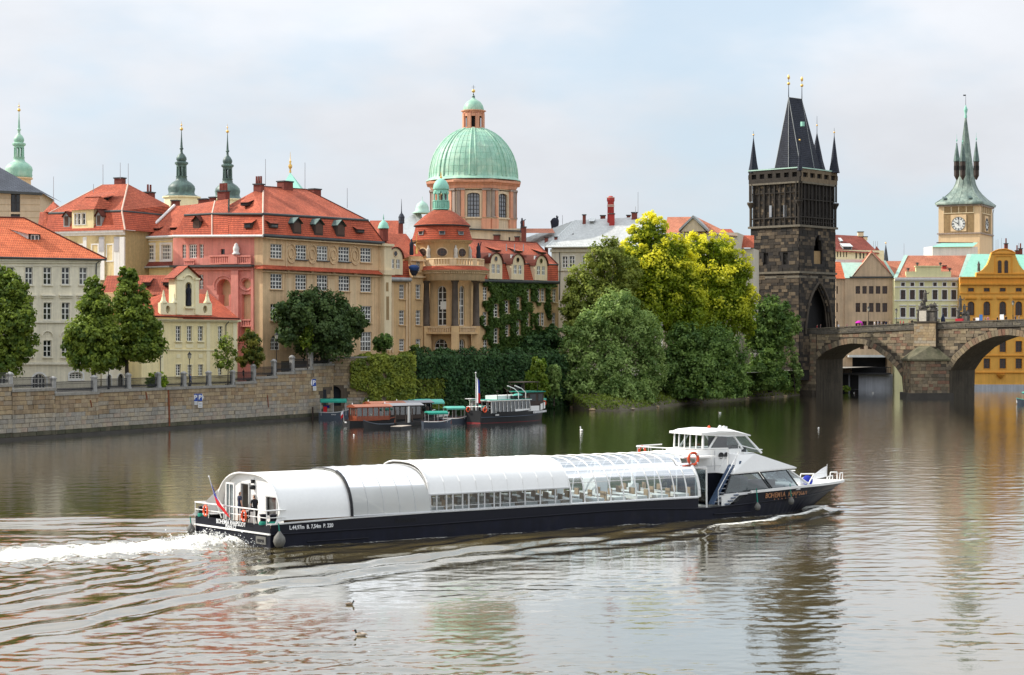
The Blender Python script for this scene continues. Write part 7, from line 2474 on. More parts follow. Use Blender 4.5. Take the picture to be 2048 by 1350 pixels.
for F_,w_,c0,c1 in ((FKL,wl,.13,.86),(FKR,wr_,.14,.86)):
 mb=MB(); F_.box(mb,w_*c0,w_*c1,zk(463.5),zk(412),0,.04); obj('sgraffito_panel',mb,'brown_panel',root)
 mb=MB()
 for k in range(5):
  u=w_*(c0+(c1-c0)*k/4); F_.box(mb,u-.09,u+.09,zk(424),zk(412),.04,.12)
 F_.box(mb,w_*c0,w_*c1,zk(425.5),zk(424),.04,.14); obj('panel_frame',mb,'pale_tan',root)
 uc_=w_*.49; zc_=zk(446.5); r_=1.58 if F_ is FKL else 1.5
 mb=MB(); F_.box(mb,uc_-r_*1.15,uc_+r_*1.15,zc_-r_*1.12,zc_+r_*1.35,.02,.16)
 obj('clock_surround',mb,'clock_plaster',root)
 pts_=[F_.P(uc_+r_*math.cos(2*math.pi*i/32),zc_+r_*math.sin(2*math.pi*i/32),.21) for i in range(32)]
 mb=MB().poly(pts_)
 for i in range(32):
  a,b=pts_[i],pts_[(i+1)%32]; off=Vector((F_.n.x,F_.n.y,0))*.1; mb.poly([a,b,b-off,a-off])
 dial=obj('clock_face',mb,'clock_white',root)
 mb=MB()
 for i in range(32):mb.tube(pts_[i],pts_[(i+1)%32],.05,.05,4)
 for h_ in range(12):
  a=math.pi/2-2*math.pi*h_/12
  ca,sa=math.cos(a),math.sin(a)
  for t in ((-.09,.09) if h_%3 else (-.14,0,.14)):
   mb.tube(F_.P(uc_+ca*r_*.66-sa*t,zc_+sa*r_*.66+ca*t,.225),F_.P(uc_+ca*r_*.93-sa*t,zc_+sa*r_*.93+ca*t,.225),.05,.05,4)
 q=obj('numerals',mb,'iron'); q.parent=dial
 mb=MB(); c=F_.P(uc_,zc_,.25)
 a=math.pi/2-2*math.pi*(9.98/12); mb.tube(c,F_.P(uc_+.60*r_*math.cos(a),zc_+.60*r_*math.sin(a),.25),.15,.05,5)
 mb.tube(F_.P(uc_,zc_-.25*r_,.27),F_.P(uc_-.02,zc_+.9*r_,.27),.085,.03,5)
 q=obj('clock_hands',mb,'iron'); q.parent=dial
# concave spire on a square plan that turns octagonal
ctr=FKL.P(wl/2,0,-wr_/2).xy
ex,ey=FKL.e,FKR.e
prof=[(410,1.0,58),(406.5,1.0,58.5),(402,.98,53),(395,.94,44),(385,.86,34.5),(375,.76,27.5),(365,.66,23.5),(350,.55,20.5),(330,.5,17),(300,.48,12.2),(270,.48,7.8),(245,.48,3.8),(228,.48,1.2)]
mb=MB(); s_=436/FPX
rings=[]
for y,sq,hw in prof:
 ring=[]
 for i in range(16):
  a=2*math.pi*i/16+math.pi/4
  cx,cy_=math.cos(a),math.sin(a)
  m_=max(abs(cx),abs(cy_)); k=(1/m_)*sq+(1-sq)*1.0 if sq>.5 else 1.0
  k=k**(sq if sq>.5 else 0)
  r=hw*s_*.79
  p=ctr+ex*(cx*r*k)+ey*(cy_*r*k*wr_/wl*1.0)
  ring.append((p.x,p.y,zat(y,434)))
 rings.append(ring)
vs=[p for r in rings for p in r]; fs=[]
for j in range(len(rings)-1):
 for i in range(16):fs.append([j*16+i,j*16+(i+1)%16,(j+1)*16+(i+1)%16,(j+1)*16+i])
mb.add(vs,fs,0,True)
obj('spire_roof',mb,'copper_grey',root)
mb=MB()
for i in range(0,16,1):
 mb.path([Vector(r[i]) for r in rings[1:]],.05 if i%2 else .08,4)
obj('roof_seams',mb,'copper_grey',root)
px_c=1934
mb=MB(); cxx=ctr.x; mb.lathe((ctr.x,ctr.y,zat(228,434)),[(.3,-.5),(.35,0),(.2,.4),(.42,1.2),(.46,1.6),(.2,2.2),(.1,2.6)],10); obj('spire_knob',mb,'copper_mint',root)
mb=MB(); mb.tube((ctr.x,ctr.y,zat(208,434)),(ctr.x,ctr.y,zat(184,434)),.06,.03,5); mb.box((ctr.x-.3,ctr.y,zat(186,434)),(.6,.03,.3)); obj('weather_vane',mb,'iron',root)
for px,Yt,yt in ((1913.5,433,286),(1925.5,429.5,288),(1952.5,433.5,283)):
 c=PX(px,352,Yt); q_=Yt/FPX
 mb=MB(); mb.lathe(c,[(.15,-.9),(5.2*q_,0),(5.6*q_,.1),(5.6*q_,28*q_),(6.4*q_,29*q_)],6,0,False)
 o=obj('bartizan',mb,'dark_wood',root)
 mb=MB(); mb.lathe(c+Vector((0,0,29*q_)),[(6.6*q_,0),(5.6*q_,8*q_),(.12,(352-29-yt)*q_)],6,0,False); q=obj('bartizan_roof',mb,'copper_dark'); q.parent=o
 t_=c+Vector((0,0,(352-yt)*q_)); mb=MB(); mb.tube(t_-Vector((0,0,.2)),t_+Vector((0,0,2.1)),.06,.02,5); mb.lathe(t_,[(.05,.3),(.2,.6),(.05,.95)],8); q=obj('bartizan_finial',mb,'copper_mint'); q.parent=o
 fb=MB(); mb=fb
 for i in range(6):
  a=2*math.pi*(i+.5)/6; mb.box((c.x+4.95*q_*math.cos(a),c.y+4.95*q_*math.sin(a),c.z+16*q_),(.12,.42,1.0),0,a)
 q=obj('bartizan_window',mb,'recess_dark'); q.parent=o
for px,y in ((1891.5,400),(1942,398.5)):
 c=PX(px,y,424); obj('roof_dormer',MB().hexa([c+Vector((-.4,0,0)),c+Vector((.4,0,0)),c+Vector((.4,1.5,0)),c+Vector((-.4,1.5,0))],[c+Vector((-.4,0,.4)),c+Vector((.4,0,.4)),c+Vector((.4,1.5,.9)),c+Vector((-.4,1.5,.9))]),'copper_dark',root)
mb=MB(); mb.path([FKR.P(wr_+.1,zk(412),.3),FKR.P(wr_+.05,zk(420),.1),FKR.P(wr_+.05,zk(520),.1)],.08); obj('downpipe',mb,'gutter',root)
F17=Fac(GX(1865,422),B=GX(1957,424))
o=thing('white_annex','low white annex with mint copper roof at the foot of the clock tower','annex',F17.P(4,4))
mb=MB(); wall_mesh(F17,mb,0,F17.u(1955.5),4,F17.uz(1900,493)[1],[],back=5); obj('wall',mb,'white_plaster',o)
mb=MB(); rp(mb,F17,[(1863,494,.4),(1946,493,.4),(1956,485,-3),(1885,485,-3)]); obj('roof',mb,'copper_mint',o)
mb=MB(); F17.pbox(mb,1884,483.5,1956,485.5,-3.2,-2.6); obj('ridge_board',mb,'gutter',o)
# ================================================================ trees and shrubs
LT='lindens on the embankment'
tree('linden_tree','big linden tree cut by the left edge in front of the cream house',22,765,222,
 [(22,590,36,42,222),(-12,650,62,70,222),(34,640,34,42,221),(40,690,36,40,222),(5,725,45,32,222),(0,552,24,26,222)],24000,'leaf_linden',size=.22,group=LT,zb=5.1)
tree('linden_tree','linden tree in front of the right end of the cream house',186,765,225,
 [(187,585,20,34,225),(190,625,38,40,225),(184,672,54,40,225),(188,712,50,30,225),(150,690,26,26,225),(222,680,22,30,225)],21000,'leaf_linden',size=.22,group=LT,zb=5.1)
tree('linden_tree','taller linden tree between the cream house and the yellow house',255,765,229,
 [(256,560,17,30,229),(262,598,34,38,229),(272,645,46,42,229),(282,690,46,34,229),(240,700,26,36,229),(300,660,24,28,229)],21000,'leaf_linden',size=.22,group=LT,zb=5.1)
tree('box_bush','clipped round yellow-green bush behind the iron railing',313,775,232.5,[(313,762,22,20,232.5),(313,770,20,16,232.5)],7000,'leaf_box',size=.11,trunk=.08,cat='bush',zb=5.1,clump=.2)
tree('thin_sapling','thin sparse sapling in front of the right end of the yellow house',456,768,244,
 [(452,685,12,16,244),(440,708,16,9,244),(462,712,12,14,244),(448,728,18,9,244)],900,'leaf_linden',size=.19,trunk=.07,zb=5.3,clump=.6,core=.05,per=14)
tree('small_mottled_tree','small rounded tree with yellow-green tips beside the pink palace front',505,752,250.5,
 [(504,690,25,28,250.5),(502,715,29,20,250.5),(498,672,13,14,250.5)],4200,'leaf_mixed',size=.19,trunk=.12,zb=5.8)
tree('dark_spreading_tree','large dark spreading tree in front of the tan palace',648,718,266,
 [(640,612,52,34,266),(588,632,40,26,260),(688,638,40,34,270),(640,664,70,36,265),(563,612,22,12,258),(714,655,22,26,272),(650,696,62,20,265),(600,600,26,20,262),(575,668,24,24,259)],20000,'leaf_dark',size=.26,trunk=.35,zb=7.6,clump=.36)
tree('pale_sapling','small pale green sapling in front of the dark spreading tree',615,735,260.5,[(616,662,8,22,260.5),(612,685,12,14,260.5)],900,'leaf_lime',size=.17,trunk=.06,zb=7.4,clump=.6,per=14)
tree('drooping_shrub','drooping green shrub at the corner between the tan palace and the rotunda building',765,716,278,[(764,680,22,14,278),(758,690,14,16,278),(777,690,14,12,278)],1800,'leaf_deep',size=.22,trunk=.1,zb=8.1,droop=1.2)
tree('bright_shrub','yellow-green shrub on top of the ivy wall below the rotunda',832,716,284,[(832,702,16,11,284),(812,708,14,8,284)],1800,'leaf_moss',size=.16,trunk=.06,cat='shrub',zb=8.1)
tree('round_shrub','dark rounded shrub in front of the arched window of the rotunda',893,716,288,[(893,708,22,13,288),(905,711,16,9,288)],2200,'leaf_hedge',size=.16,trunk=.06,cat='shrub',zb=8.1)
tree('dark_shrub','tall dark shrub mass in front of the ivy covered wing',1085,716,309,[(1085,690,36,30,309),(1058,698,22,22,307),(1108,680,22,32,311),(1030,706,22,12,304)],6500,'leaf_hedge',size=.24,trunk=.15,cat='shrub',zb=8.1)
tree('weeping_willow','small weeping willow with bright drooping leaves on the bank right of the black boat',1076,806,290,[(1076,728,16,16,290),(1070,752,20,20,290),(1084,765,15,26,290),(1062,772,12,16,290)],7000,'leaf_lime',size=.20,trunk=.12,zb=.9,droop=2.4,up=-.1)
tree('weeping_willow','darker slim weeping tree between the small willow and the big bushes',1108,806,296,[(1108,745,14,18,296),(1110,770,13,24,296)],3500,'leaf_willow',size=.22,trunk=.1,zb=.9,droop=2.0,up=-.1)

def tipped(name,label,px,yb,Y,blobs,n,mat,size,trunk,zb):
 """a tree whose tone runs from green inside to yellow on outer, upper sprays"""
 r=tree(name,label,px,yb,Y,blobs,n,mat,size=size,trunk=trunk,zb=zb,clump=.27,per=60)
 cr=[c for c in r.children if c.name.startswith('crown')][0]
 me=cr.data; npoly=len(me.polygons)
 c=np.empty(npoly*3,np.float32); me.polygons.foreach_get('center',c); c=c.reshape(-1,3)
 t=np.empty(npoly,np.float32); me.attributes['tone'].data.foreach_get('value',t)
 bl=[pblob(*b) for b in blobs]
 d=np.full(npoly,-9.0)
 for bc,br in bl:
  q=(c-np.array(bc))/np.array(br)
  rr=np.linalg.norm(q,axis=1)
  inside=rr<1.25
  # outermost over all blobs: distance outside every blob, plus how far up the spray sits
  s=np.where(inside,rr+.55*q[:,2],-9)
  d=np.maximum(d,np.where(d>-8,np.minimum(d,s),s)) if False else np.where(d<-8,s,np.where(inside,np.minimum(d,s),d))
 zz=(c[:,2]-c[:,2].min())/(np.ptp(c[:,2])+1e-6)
 tip_tone=np.clip((d-.75)/.55,0,1)*np.clip((zz-.18)/.35,.1,1)  # yellower outside and higher up, greener inside
 t2=np.clip(.10+.9*tip_tone+.22*(t-.5),0,1)
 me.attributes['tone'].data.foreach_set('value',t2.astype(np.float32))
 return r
tree('olive_green_tree','tall olive green tree left of the yellow trees',1200,800,318,
 [(1210,512,38,34,318),(1240,548,44,44,320),(1172,560,38,36,318),(1148,610,28,36,317),(1196,610,60,50,318),(1150,660,26,34,317),(1230,620,50,50,320)],24000,'leaf_olive',size=.27,trunk=.4,zb=3.0)
tipped('yellow_topped_tree','taller of the two yellow topped trees, left of its neighbour',1305,780,326,
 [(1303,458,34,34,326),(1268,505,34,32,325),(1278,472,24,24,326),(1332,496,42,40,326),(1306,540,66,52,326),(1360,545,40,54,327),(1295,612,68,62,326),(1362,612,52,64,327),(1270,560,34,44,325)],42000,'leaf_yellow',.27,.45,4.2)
tipped('yellow_topped_tree','lower rounder yellow topped tree beside the black tower',1430,780,334,
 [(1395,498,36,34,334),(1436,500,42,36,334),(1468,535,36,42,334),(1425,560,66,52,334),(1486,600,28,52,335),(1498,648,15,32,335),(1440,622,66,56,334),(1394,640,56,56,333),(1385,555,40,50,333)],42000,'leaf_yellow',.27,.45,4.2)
tree('riverside_willow','broad grey-green willow hanging over the water in front of the yellow trees',1240,818,306,
 [(1236,612,44,34,306),(1195,660,50,48,306),(1275,668,50,50,307),(1152,715,34,46,305),(1215,730,60,52,304),(1295,730,36,62,307),(1165,772,40,34,303),(1245,778,52,40,302),(1140,665,20,22,306),(1200,802,40,16,302),(1285,790,26,26,303)],40000,'leaf_willow',size=.23,trunk=.4,zb=.7,droop=.9)
tree('riverside_willow','darker green willow to the right along the bank',1375,815,322,
 [(1372,682,40,40,322),(1430,690,54,40,324),(1350,735,40,50,321),(1405,745,56,52,321),(1462,740,40,52,324),(1425,790,46,22,319),(1370,780,30,24,319),(1475,785,26,24,323)],34000,'leaf_deep',size=.25,trunk=.45,zb=1.0,droop=.8)
tree('tower_side_tree','green tree in front of the foot of the black tower',1540,800,352,
 [(1545,622,40,32,352),(1562,660,36,32,352),(1518,668,30,34,352),(1538,715,36,36,351),(1520,755,36,36,350),(1550,770,34,30,350),(1585,640,14,16,353)],22000,'leaf_deep',size=.27,trunk=.35,zb=1.5)
tree('wall_shrub','pale green shrub climbing the bridge abutment right of the tree',1590,796,362,[(1588,725,12,30,363),(1594,755,14,26,363),(1580,690,9,16,363)],2600,'leaf_willow',size=.22,trunk=.1,cat='shrub',zb=.9)
tree('low_shrub','small green shrub at the waterline under the left bridge arch',1684,784,384,[(1684,778,15,6,384),(1693,776,7,8,384)],800,'leaf_lime',size=.2,trunk=.06,cat='shrub',zb=.1)
# ================================================================ the long tour boat
BANG=math.atan2(BA.y,BA.x)
def bt(px,py,lat):
 k=(px-1024)/FPX
 o=BO+BS*lat
 t=(k*o.y-o.x)/(BA.x-k*BA.y)
 return t,CH-(py-675)/FPX*(o.y+t*BA.y)
def bp(px,py,lat):
 t,z=bt(px,py,lat)
 return Vector((t,-lat,z))
boat=thing('tour_boat','long white glass roofed tour boat with dark navy hull under way in mid river','boat',(BO.x,BO.y,0),BANG)
def bobj(name,mb,mats,parent=None,kind=None,label=None):
 return obj(name,mb,mats,parent or boat,local=True,kind=kind,label=label)
def fl_(x,xs,ys):return float(np.interp(x,xs,ys))
TB=[0,30,33,36,38.5,40.5,42,43.3,44.2,44.75]
HB=[3.77,3.77,3.72,3.42,2.95,2.35,1.75,1.05,.5,.04]          # half beam at the deck
HW=[3.77,3.77,3.6,3.0,2.3,1.55,.85,.25,.04,.02]             # half beam at the water
TS=[0,5,10,19,29.28]
ZS=[1.24,1.36,1.42,1.43,1.40]
def hull_pt(t,z):
 f=min(1,max(-.1,z/1.6))
 x=t-(max(0,t-35)/9.75)**1.4*3.3*(1-f)
 f=max(0,f)
 return x,fl_(t,TB,HW)*(1-f)+fl_(t,TB,HB)*f
def strip_hull(mb,ts,zlo,zhi,m=0,out=0.0):
 for sg in (1,-1):
  for a,b in zip(ts,ts[1:]):
   q=[]
   for t,zf_ in ((a,zlo),(b,zlo),(b,zhi),(a,zhi)):
    z=zf_(t)
    x,y=hull_pt(t,z)
    q.append((x,sg*(y+out),z))
   mb.poly(q,m)
zrub=lambda t:fl_(t,[0,10,24,30,34,44.75],[.72,.76,.95,.72,.86,1.08])
zfore=lambda t:fl_(t,[31.9,33.6,38,42,44.75],[.80,1.52,1.62,1.60,1.56])
ts=list(np.linspace(0,30,13))+list(np.linspace(30.8,44.75,24))
mb=MB(); strip_hull(mb,ts,lambda t:-.5,zrub,0)
mb.poly([(0,3.77,-.5),(0,3.77,.72),(0,-3.77,.72),(0,-3.77,-.5)])
bobj('hull',mb,'hull_navy_low')
mb=MB(); strip_hull(mb,[t for t in ts if t<=28.5]+[29.28],zrub,lambda t:fl_(t,TS,ZS),0,.015)
mb.poly([(-.01,3.77,.72),(-.01,3.77,1.24),(-.01,-3.77,1.24),(-.01,-3.77,.72)])
for s in (1,-1):mb.poly([(29.28,s*3.78,.7),(29.28,s*3.78,1.40),(29.28,s*3.4,1.40),(29.28,s*3.4,.7)])
bobj('bulwark',mb,'hull_navy')
mb=MB()
t3=[31.9]+[t for t in ts if t>32.2]
strip_hull(mb,t3,zrub,lambda t:max(zrub(t),zfore(t)),0,.015)
bobj('bulwark',mb,'hull_navy')
mb=MB()
for sg in (1,-1):
 pr_=[]
 for t in ts:
  z=zrub(t); x,y=hull_pt(t,z)
  pr_.append(Vector((x,sg*(y+.02),z)))
 mb.path(pr_,.06,5)
bobj('rub_rail',mb,'hull_navy')
mb=MB(); mb.box((-.03,0,.73),(.10,7.6,.09)); bobj('stern_stripe',mb,'boat_white')
mb=MB()
for sg in (1,-1):
 for a,b in zip(TS,TS[1:]):
  mb.hexa([(a,sg*3.6-.24,fl_(a,TS,ZS)),(b,sg*3.6-.24,fl_(b,TS,ZS)),(b,sg*3.6+.20,fl_(b,TS,ZS)),(a,sg*3.6+.20,fl_(a,TS,ZS))],
    [(a,sg*3.6-.24,fl_(a,TS,ZS)+.05),(b,sg*3.6-.24,fl_(b,TS,ZS)+.05),(b,sg*3.6+.20,fl_(b,TS,ZS)+.05),(a,sg*3.6+.20,fl_(a,TS,ZS)+.05)])
bobj('gunwale',mb,'boat_grey')
mb=MB(); mb.poly([(.05,3.6,1.02),(.05,-3.6,1.02),(5,-3.6,1.02),(5,3.6,1.02)]); mb.poly([(5,3.6,.9),(5,-3.6,.9),(29.3,-3.6,.9),(29.3,3.6,.9)])
bobj('floor',mb,'boat_floor')
mb=MB(); mb.poly([(29.3,3.7,.72),(29.3,-3.7,.72),(34,-3.5,.72),(34,3.5,.72)])
d_=[(t,fl_(t,TB,HB)-.02,zfore(t)-.02) for t in (33.6,36,38.5,40.5,42,43.3,44.2,44.7)]
bobj('side_deck',mb,'deck_grey')
mb=MB(); mb.poly(d_+[(t,-y,z) for t,y,z in d_[::-1]])
for sg in (1,-1):
 for a,b in zip(d_,d_[1:]):
  mb.hexa([(a[0],sg*a[1]-.08,a[2]),(b[0],sg*b[1]-.08,b[2]),(b[0],sg*b[1]+.06,b[2]),(a[0],sg*a[1]+.06,a[2])],
    [(a[0],sg*a[1]-.08,a[2]+.16),(b[0],sg*b[1]-.08,b[2]+.16),(b[0],sg*b[1]+.06,b[2]+.16),(a[0],sg*a[1]+.06,a[2]+.16)])
bobj('fore_deck',mb,'boat_white')

# tunnel shaped roof in four telescoping lengths
def sect(w,zt,zb=1.45,n=20,e=2.9):
 """cross-section from starboard foot over the top to the port foot"""
 out=[]
 for i in range(n+1):
  a=math.pi*i/n
  c,s=math.cos(a),math.sin(a)
  out.append((-w*math.copysign(abs(c)**(2/e),c),zb+(zt-zb)*abs(s)**(2/2.1)))
 return out
def shell(mb,pr,t0,t1,i0,i1,m=0,sm=True):
 """skin over profile points i0..i1 between two stations"""
 k=i1-i0+1
 vs=[(t0,y,z) for y,z in pr[i0:i1+1]]+[(t1,y,z) for y,z in pr[i0:i1+1]]
 mb.add(vs,[[i,i+1,k+i+1,k+i] for i in range(k-1)],m,sm)
def rib(mb,pr,t,r=.035,i0=0,i1=None):
 mb.path([Vector((t,y,z)) for y,z in (pr[i0:i1+1] if i1 is not None else pr[i0:])],r,5)
s1,s2,s3,s4=sect(3.50,3.84),sect(3.57,3.98),sect(3.64,4.18),sect(3.58,4.10)
s4b=sect(3.58,3.98)
mb=MB(); shell(mb,s1,.75,5.05,0,20)
shell(mb,[(y*.985,z-.05 if z>1.6 else z) for y,z in s1],.75,5.05,0,20)
rib(mb,s1,.75,.06)
bobj('aft_roof',mb,'boat_white')
mb=MB(); rib(mb,s2,5.08,.09,0,8); rib(mb,s2,5.08,.03,8); bobj('roof_gasket',mb,'black_rubber')
for k in range(5):
 mb=MB(); a=5.1+k*1.01; shell(mb,s2,a,a+1.01,0,20); bobj('milky_roof_panel',mb,'milky_panel')
mb=MB()
for k in range(6):rib(mb,s2,5.1+k*1.01,.032)
for i in (0,20):mb.tube((5.1,s2[i][0],1.47),(10.15,s2[i][0],1.47),.05,.05,5)
bobj('roof_ribs',mb,'boat_grey',kind='stuff')
# third length: white roof above a band of windows
def prof_at(pr,z):
 """lowest profile index above z on the starboard side"""
 for i,(y,zz) in enumerate(pr):
  if zz>=z:return i
iw=prof_at(s3,2.42)
pr3=s3[:]
pr3[iw]=(pr3[iw][0],2.44); pr3[20-iw]=(-pr3[iw][0],2.44)
for k in range(9):
 mb=MB(); a=10.15+k*1.075; shell(mb,pr3,a,a+1.075,iw,20-iw); bobj('white_roof_panel',mb,'boat_white')
mb=MB()
for k in range(10):rib(mb,pr3,10.15+k*1.075,.024,iw,20-iw)
rib(mb,pr3,10.15,.06,iw,20-iw)
bobj('roof_ribs',mb,'boat_white',kind='stuff')
yw=abs(pr3[iw][0])
for sg in (1,-1):
 mb=MB(); mb.poly([(10.2,sg*(yw+.02),1.47),(19.83,sg*(yw+.02),1.47),(19.83,sg*yw,2.44),(10.2,sg*yw,2.44)]); bobj('side_window',mb,'boat_glass')
 mb=MB()
 for k in range(10):
  for f in (0,.42):
   t=10.2+k*1.075+f
   if t<19.9 and (f==0 or k<5):mb.box((t,sg*(yw+.03),1.95),(.09,.06,.98))
 mb.box((15,sg*(yw+.03),2.42),(9.7,.08,.07)); mb.box((15,sg*(yw+.03),1.49),(9.7,.08,.07)); mb.box((15,sg*(yw+.03),1.72),(9.7,.03,.03))
 bobj('window_frame',mb,'boat_grey')
# fourth length: all glass with white hoops
for k in range(10):
 mb=MB(); a=19.85+k*.965
 shell(mb,s4,a,a+.965,0,20); bobj('glass_roof_panel',mb,'boat_glass')
mb=MB()
for k in range(11):rib(mb,s4,19.85+k*.965,.048)
for i in (0,20):mb.tube((19.85,s4[i][0],1.47),(29.5,s4[i][0],1.47),.06,.06,5)
for i in (3,17):mb.tube((19.85,s4[i][0],s4[i][1]),(29.5,s4[i][0],s4[i][1]),.022,.022,4)
bobj('glass_roof_hoops',mb,'boat_white',kind='stuff')
mb=MB(); mb.poly([(29.52,y,z) for y,z in s4]); bobj('end_glass',mb,'boat_glass')
mb=MB(); rib(mb,s4,29.52,.10); mb.tube((29.52,1.2,1.4),(29.52,1.2,4.0),.05,.05,5); mb.tube((29.52,-1.2,1.4),(29.52,-1.2,4.0),.05,.05,5); bobj('end_frame',mb,'boat_white')
mb=MB()
for t in (21.8,24.7,27.6):mb.box((t,.9,2.3),(.22,.22,2.9)); mb.box((t,.9,1.5),(.5,.5,1.2))
mb.box((25.3,1.9,1.75),(1.0,1.4,1.7))
bobj('interior_post',mb,'boat_white')
# stern wall with door, window and fittings
T0=.95
mb=MB()
po=[(T0,y,z) for y,z in s1]
dy0,dy1,dz1=.25,1.15,3.22
zt_of=lambda y:fl_(y,[p[0] for p in s1],[p[1] for p in s1])
ysplit=[(-3.5,-2.75),(-2.75,-1.65),(-1.65,dy0),(dy0,dy1),(dy1,3.5)]
for a,b in ysplit:
 zb_=1.02
 if (a,b)==(dy0,dy1):zb_=dz1
 kk=6
 for i in range(kk):
  y0,y1=a+(b-a)*i/kk,a+(b-a)*(i+1)/kk
  if (a,b)==(-2.75,-1.65):
   mb.poly([(T0,y0,1.02),(T0,y1,1.02),(T0,y1,1.55),(T0,y0,1.55)]); mb.poly([(T0,y0,2.65),(T0,y1,2.65),(T0,y1,zt_of(y1)),(T0,y0,zt_of(y0))])
  else:
   mb.poly([(T0,y0,zb_),(T0,y1,zb_),(T0,y1,zt_of(y1)),(T0,y0,zt_of(y0))])
bobj('stern_wall',mb,'boat_white')
mb=MB(); mb.poly([(T0+.06,-2.8,1.5),(T0+.06,-1.6,1.5),(T0+.06,-1.6,2.7),(T0+.06,-2.8,2.7)]); bobj('stern_window',mb,'pane_dark')
mb=MB(); mb.box((T0-.02,-2.2,2.66),(.06,1.2,.07)); mb.box((T0-.02,-2.2,1.54),(.06,1.2,.07)); mb.box((T0-.02,-2.78,2.1),(.06,.07,1.15)); mb.box((T0-.02,-1.62,2.1),(.06,.07,1.15)); bobj('stern_window_frame',mb,'boat_grey')
mb=MB(); mb.box((T0+.9,.7,2.1),(.05,1.6,2.3)); bobj('door_recess',mb,'boat_grey')
mb=MB(); mb.box((T0-.03,dy0,2.12),(.08,.07,2.2)); mb.box((T0-.03,dy1,2.12),(.08,.07,2.2)); mb.box((T0-.03,.7,dz1),(.08,1.0,.07)); bobj('door_frame',mb,'boat_grey')
mb=MB(); mb.box((T0-.35,1.55,2.1),(.05,.85,2.15)); dr=bobj('open_door',mb,'boat_glass')
mb=MB()
for y in (1.13,1.97):mb.box((T0-.36,y,2.1),(.07,.08,2.2))
mb.box((T0-.36,1.55,3.18),(.07,.9,.08)); mb.box((T0-.36,1.55,1.05),(.07,.9,.1)); mb.box((T0-.36,1.6,2.1),(.06,.05,2.1)); bobj('door_rail',mb,'boat_white',dr)
mb=MB(); mb.box((T0-.08,-.25,3.38),(.14,.15,.2)); mb.lathe((T0-.08,-.25,3.05),[(.02,-.13),(.12,-.11),(.15,0),(.12,.11),(.02,.13)],10); bobj('wall_light',mb,'black_rubber')
mb=MB(); mb.box((T0-.08,-.35,2.45),(.12,.22,.42)); mb.tube((T0-.05,-.3,2.3),(T0-.05,-.3,1.1),.03,.03,5); bobj('switch_box',mb,'boat_grey')
mb=MB(); mb.poly([(T0,3.42,2.4),(T0,3.2,3.1),(-.35,3.62,1.26),(-.1,3.62,1.26),(T0,3.5,1.4)]); mb.poly([(T0,-3.42,2.2),(T0,-3.44,1.4),(.35,-3.62,1.3)]); bobj('side_wing',mb,'boat_white')
# stern rail, rings, bollards
mb=MB()
for z,r in ((2.02,.045),(1.62,.025)):
 mb.path([Vector((T0,3.5,z)),Vector((-.12,3.62,z)),Vector((-.12,-3.62,z)),Vector((T0+.1,-3.55,z))],r,6)
for y in (3.6,2.2,.6,-1.0,-2.4,-3.6):mb.tube((-.12,y,1.2),(-.12,y,2.02),.025,.025,5)
bobj('stern_railing',mb,'boat_white')
def ring_mb(c,r=.36,tk=.085,axis='x',n=18):
 mb=MB(); vs,fs=[],[]
 for i in range(n):
  a=2*math.pi*i/n
  for j in range(8):
   b=2*math.pi*j/8
   rr=r+tk*math.cos(b); q=tk*math.sin(b)
   p=(q,rr*math.cos(a),rr*math.sin(a)) if axis=='x' else (rr*math.cos(a),q,rr*math.sin(a))
   vs.append((c[0]+p[0],c[1]+p[1],c[2]+p[2]))
 for i in range(n):
  for j in range(8):
   fs.append([i*8+j,i*8+(j+1)%8,((i+1)%n)*8+(j+1)%8,((i+1)%n)*8+j])
 for i in range(n):
  mb.add([vs[k] for k in ()],[])
 mb.add(vs,fs,0,True)
 return mb
def life_ring(label,loc,ang,parent_loc=None,r=.28):
 o=thing('life_ring',label,'life ring',loc,ang,group='orange life rings on the tour boat')
 obj('ring',ring_mb((0,0,0),r,r*.23),'orange_ring',o,local=True)
 mb=MB()
 for k in range(4):
  a=math.pi/4+math.pi/2*k
  mb.box((0,r*math.cos(a),r*math.sin(a)),(r*.5,r*.28,r*.28))
 obj('white_band',mb,'sign_white',o,local=True,kind='stuff')
 return o
def skew(x,y):
 return-1.3*(y/7.54+.5)*min(1.0,max(0.0,1-x/2.2))
def bw(t,lat,z):
 t+=skew(t,-lat)
 p=BO+BA*t+BS*lat
 return Vector((p.x,p.y,z))
life_ring('orange life ring left of the flag on the stern railing',bw(-.22,-2.35,1.62),BANG)
life_ring('orange life ring right of the flag on the stern railing, beside the open door',bw(-.22,1.55,1.60),BANG)
life_ring('orange life ring hanging on the wheelhouse side of the tour boat',bw(29.65,2.78,3.80),BANG+R(90),r=.38)
life_ring('orange life ring at the far end of the upper deck rail of the tour boat',bw(29.1,-2.0,4.02),BANG,r=.34)
for y,t in ((3.35,.15),(-2.95,.1),(-3.3,.45)):
 mb=MB(); mb.lathe((t,y,1.2),[(.17,0),(.17,.5),(.22,.52),(.22,.58),(.01,.6)],10); bobj('bollard',mb,'hull_navy')
 mb=MB(); mb.lathe((t,y,1.2),[(.24,0),(.25,.12),(.19,.2)],10); bobj('mooring_rope',mb,'rope_green')
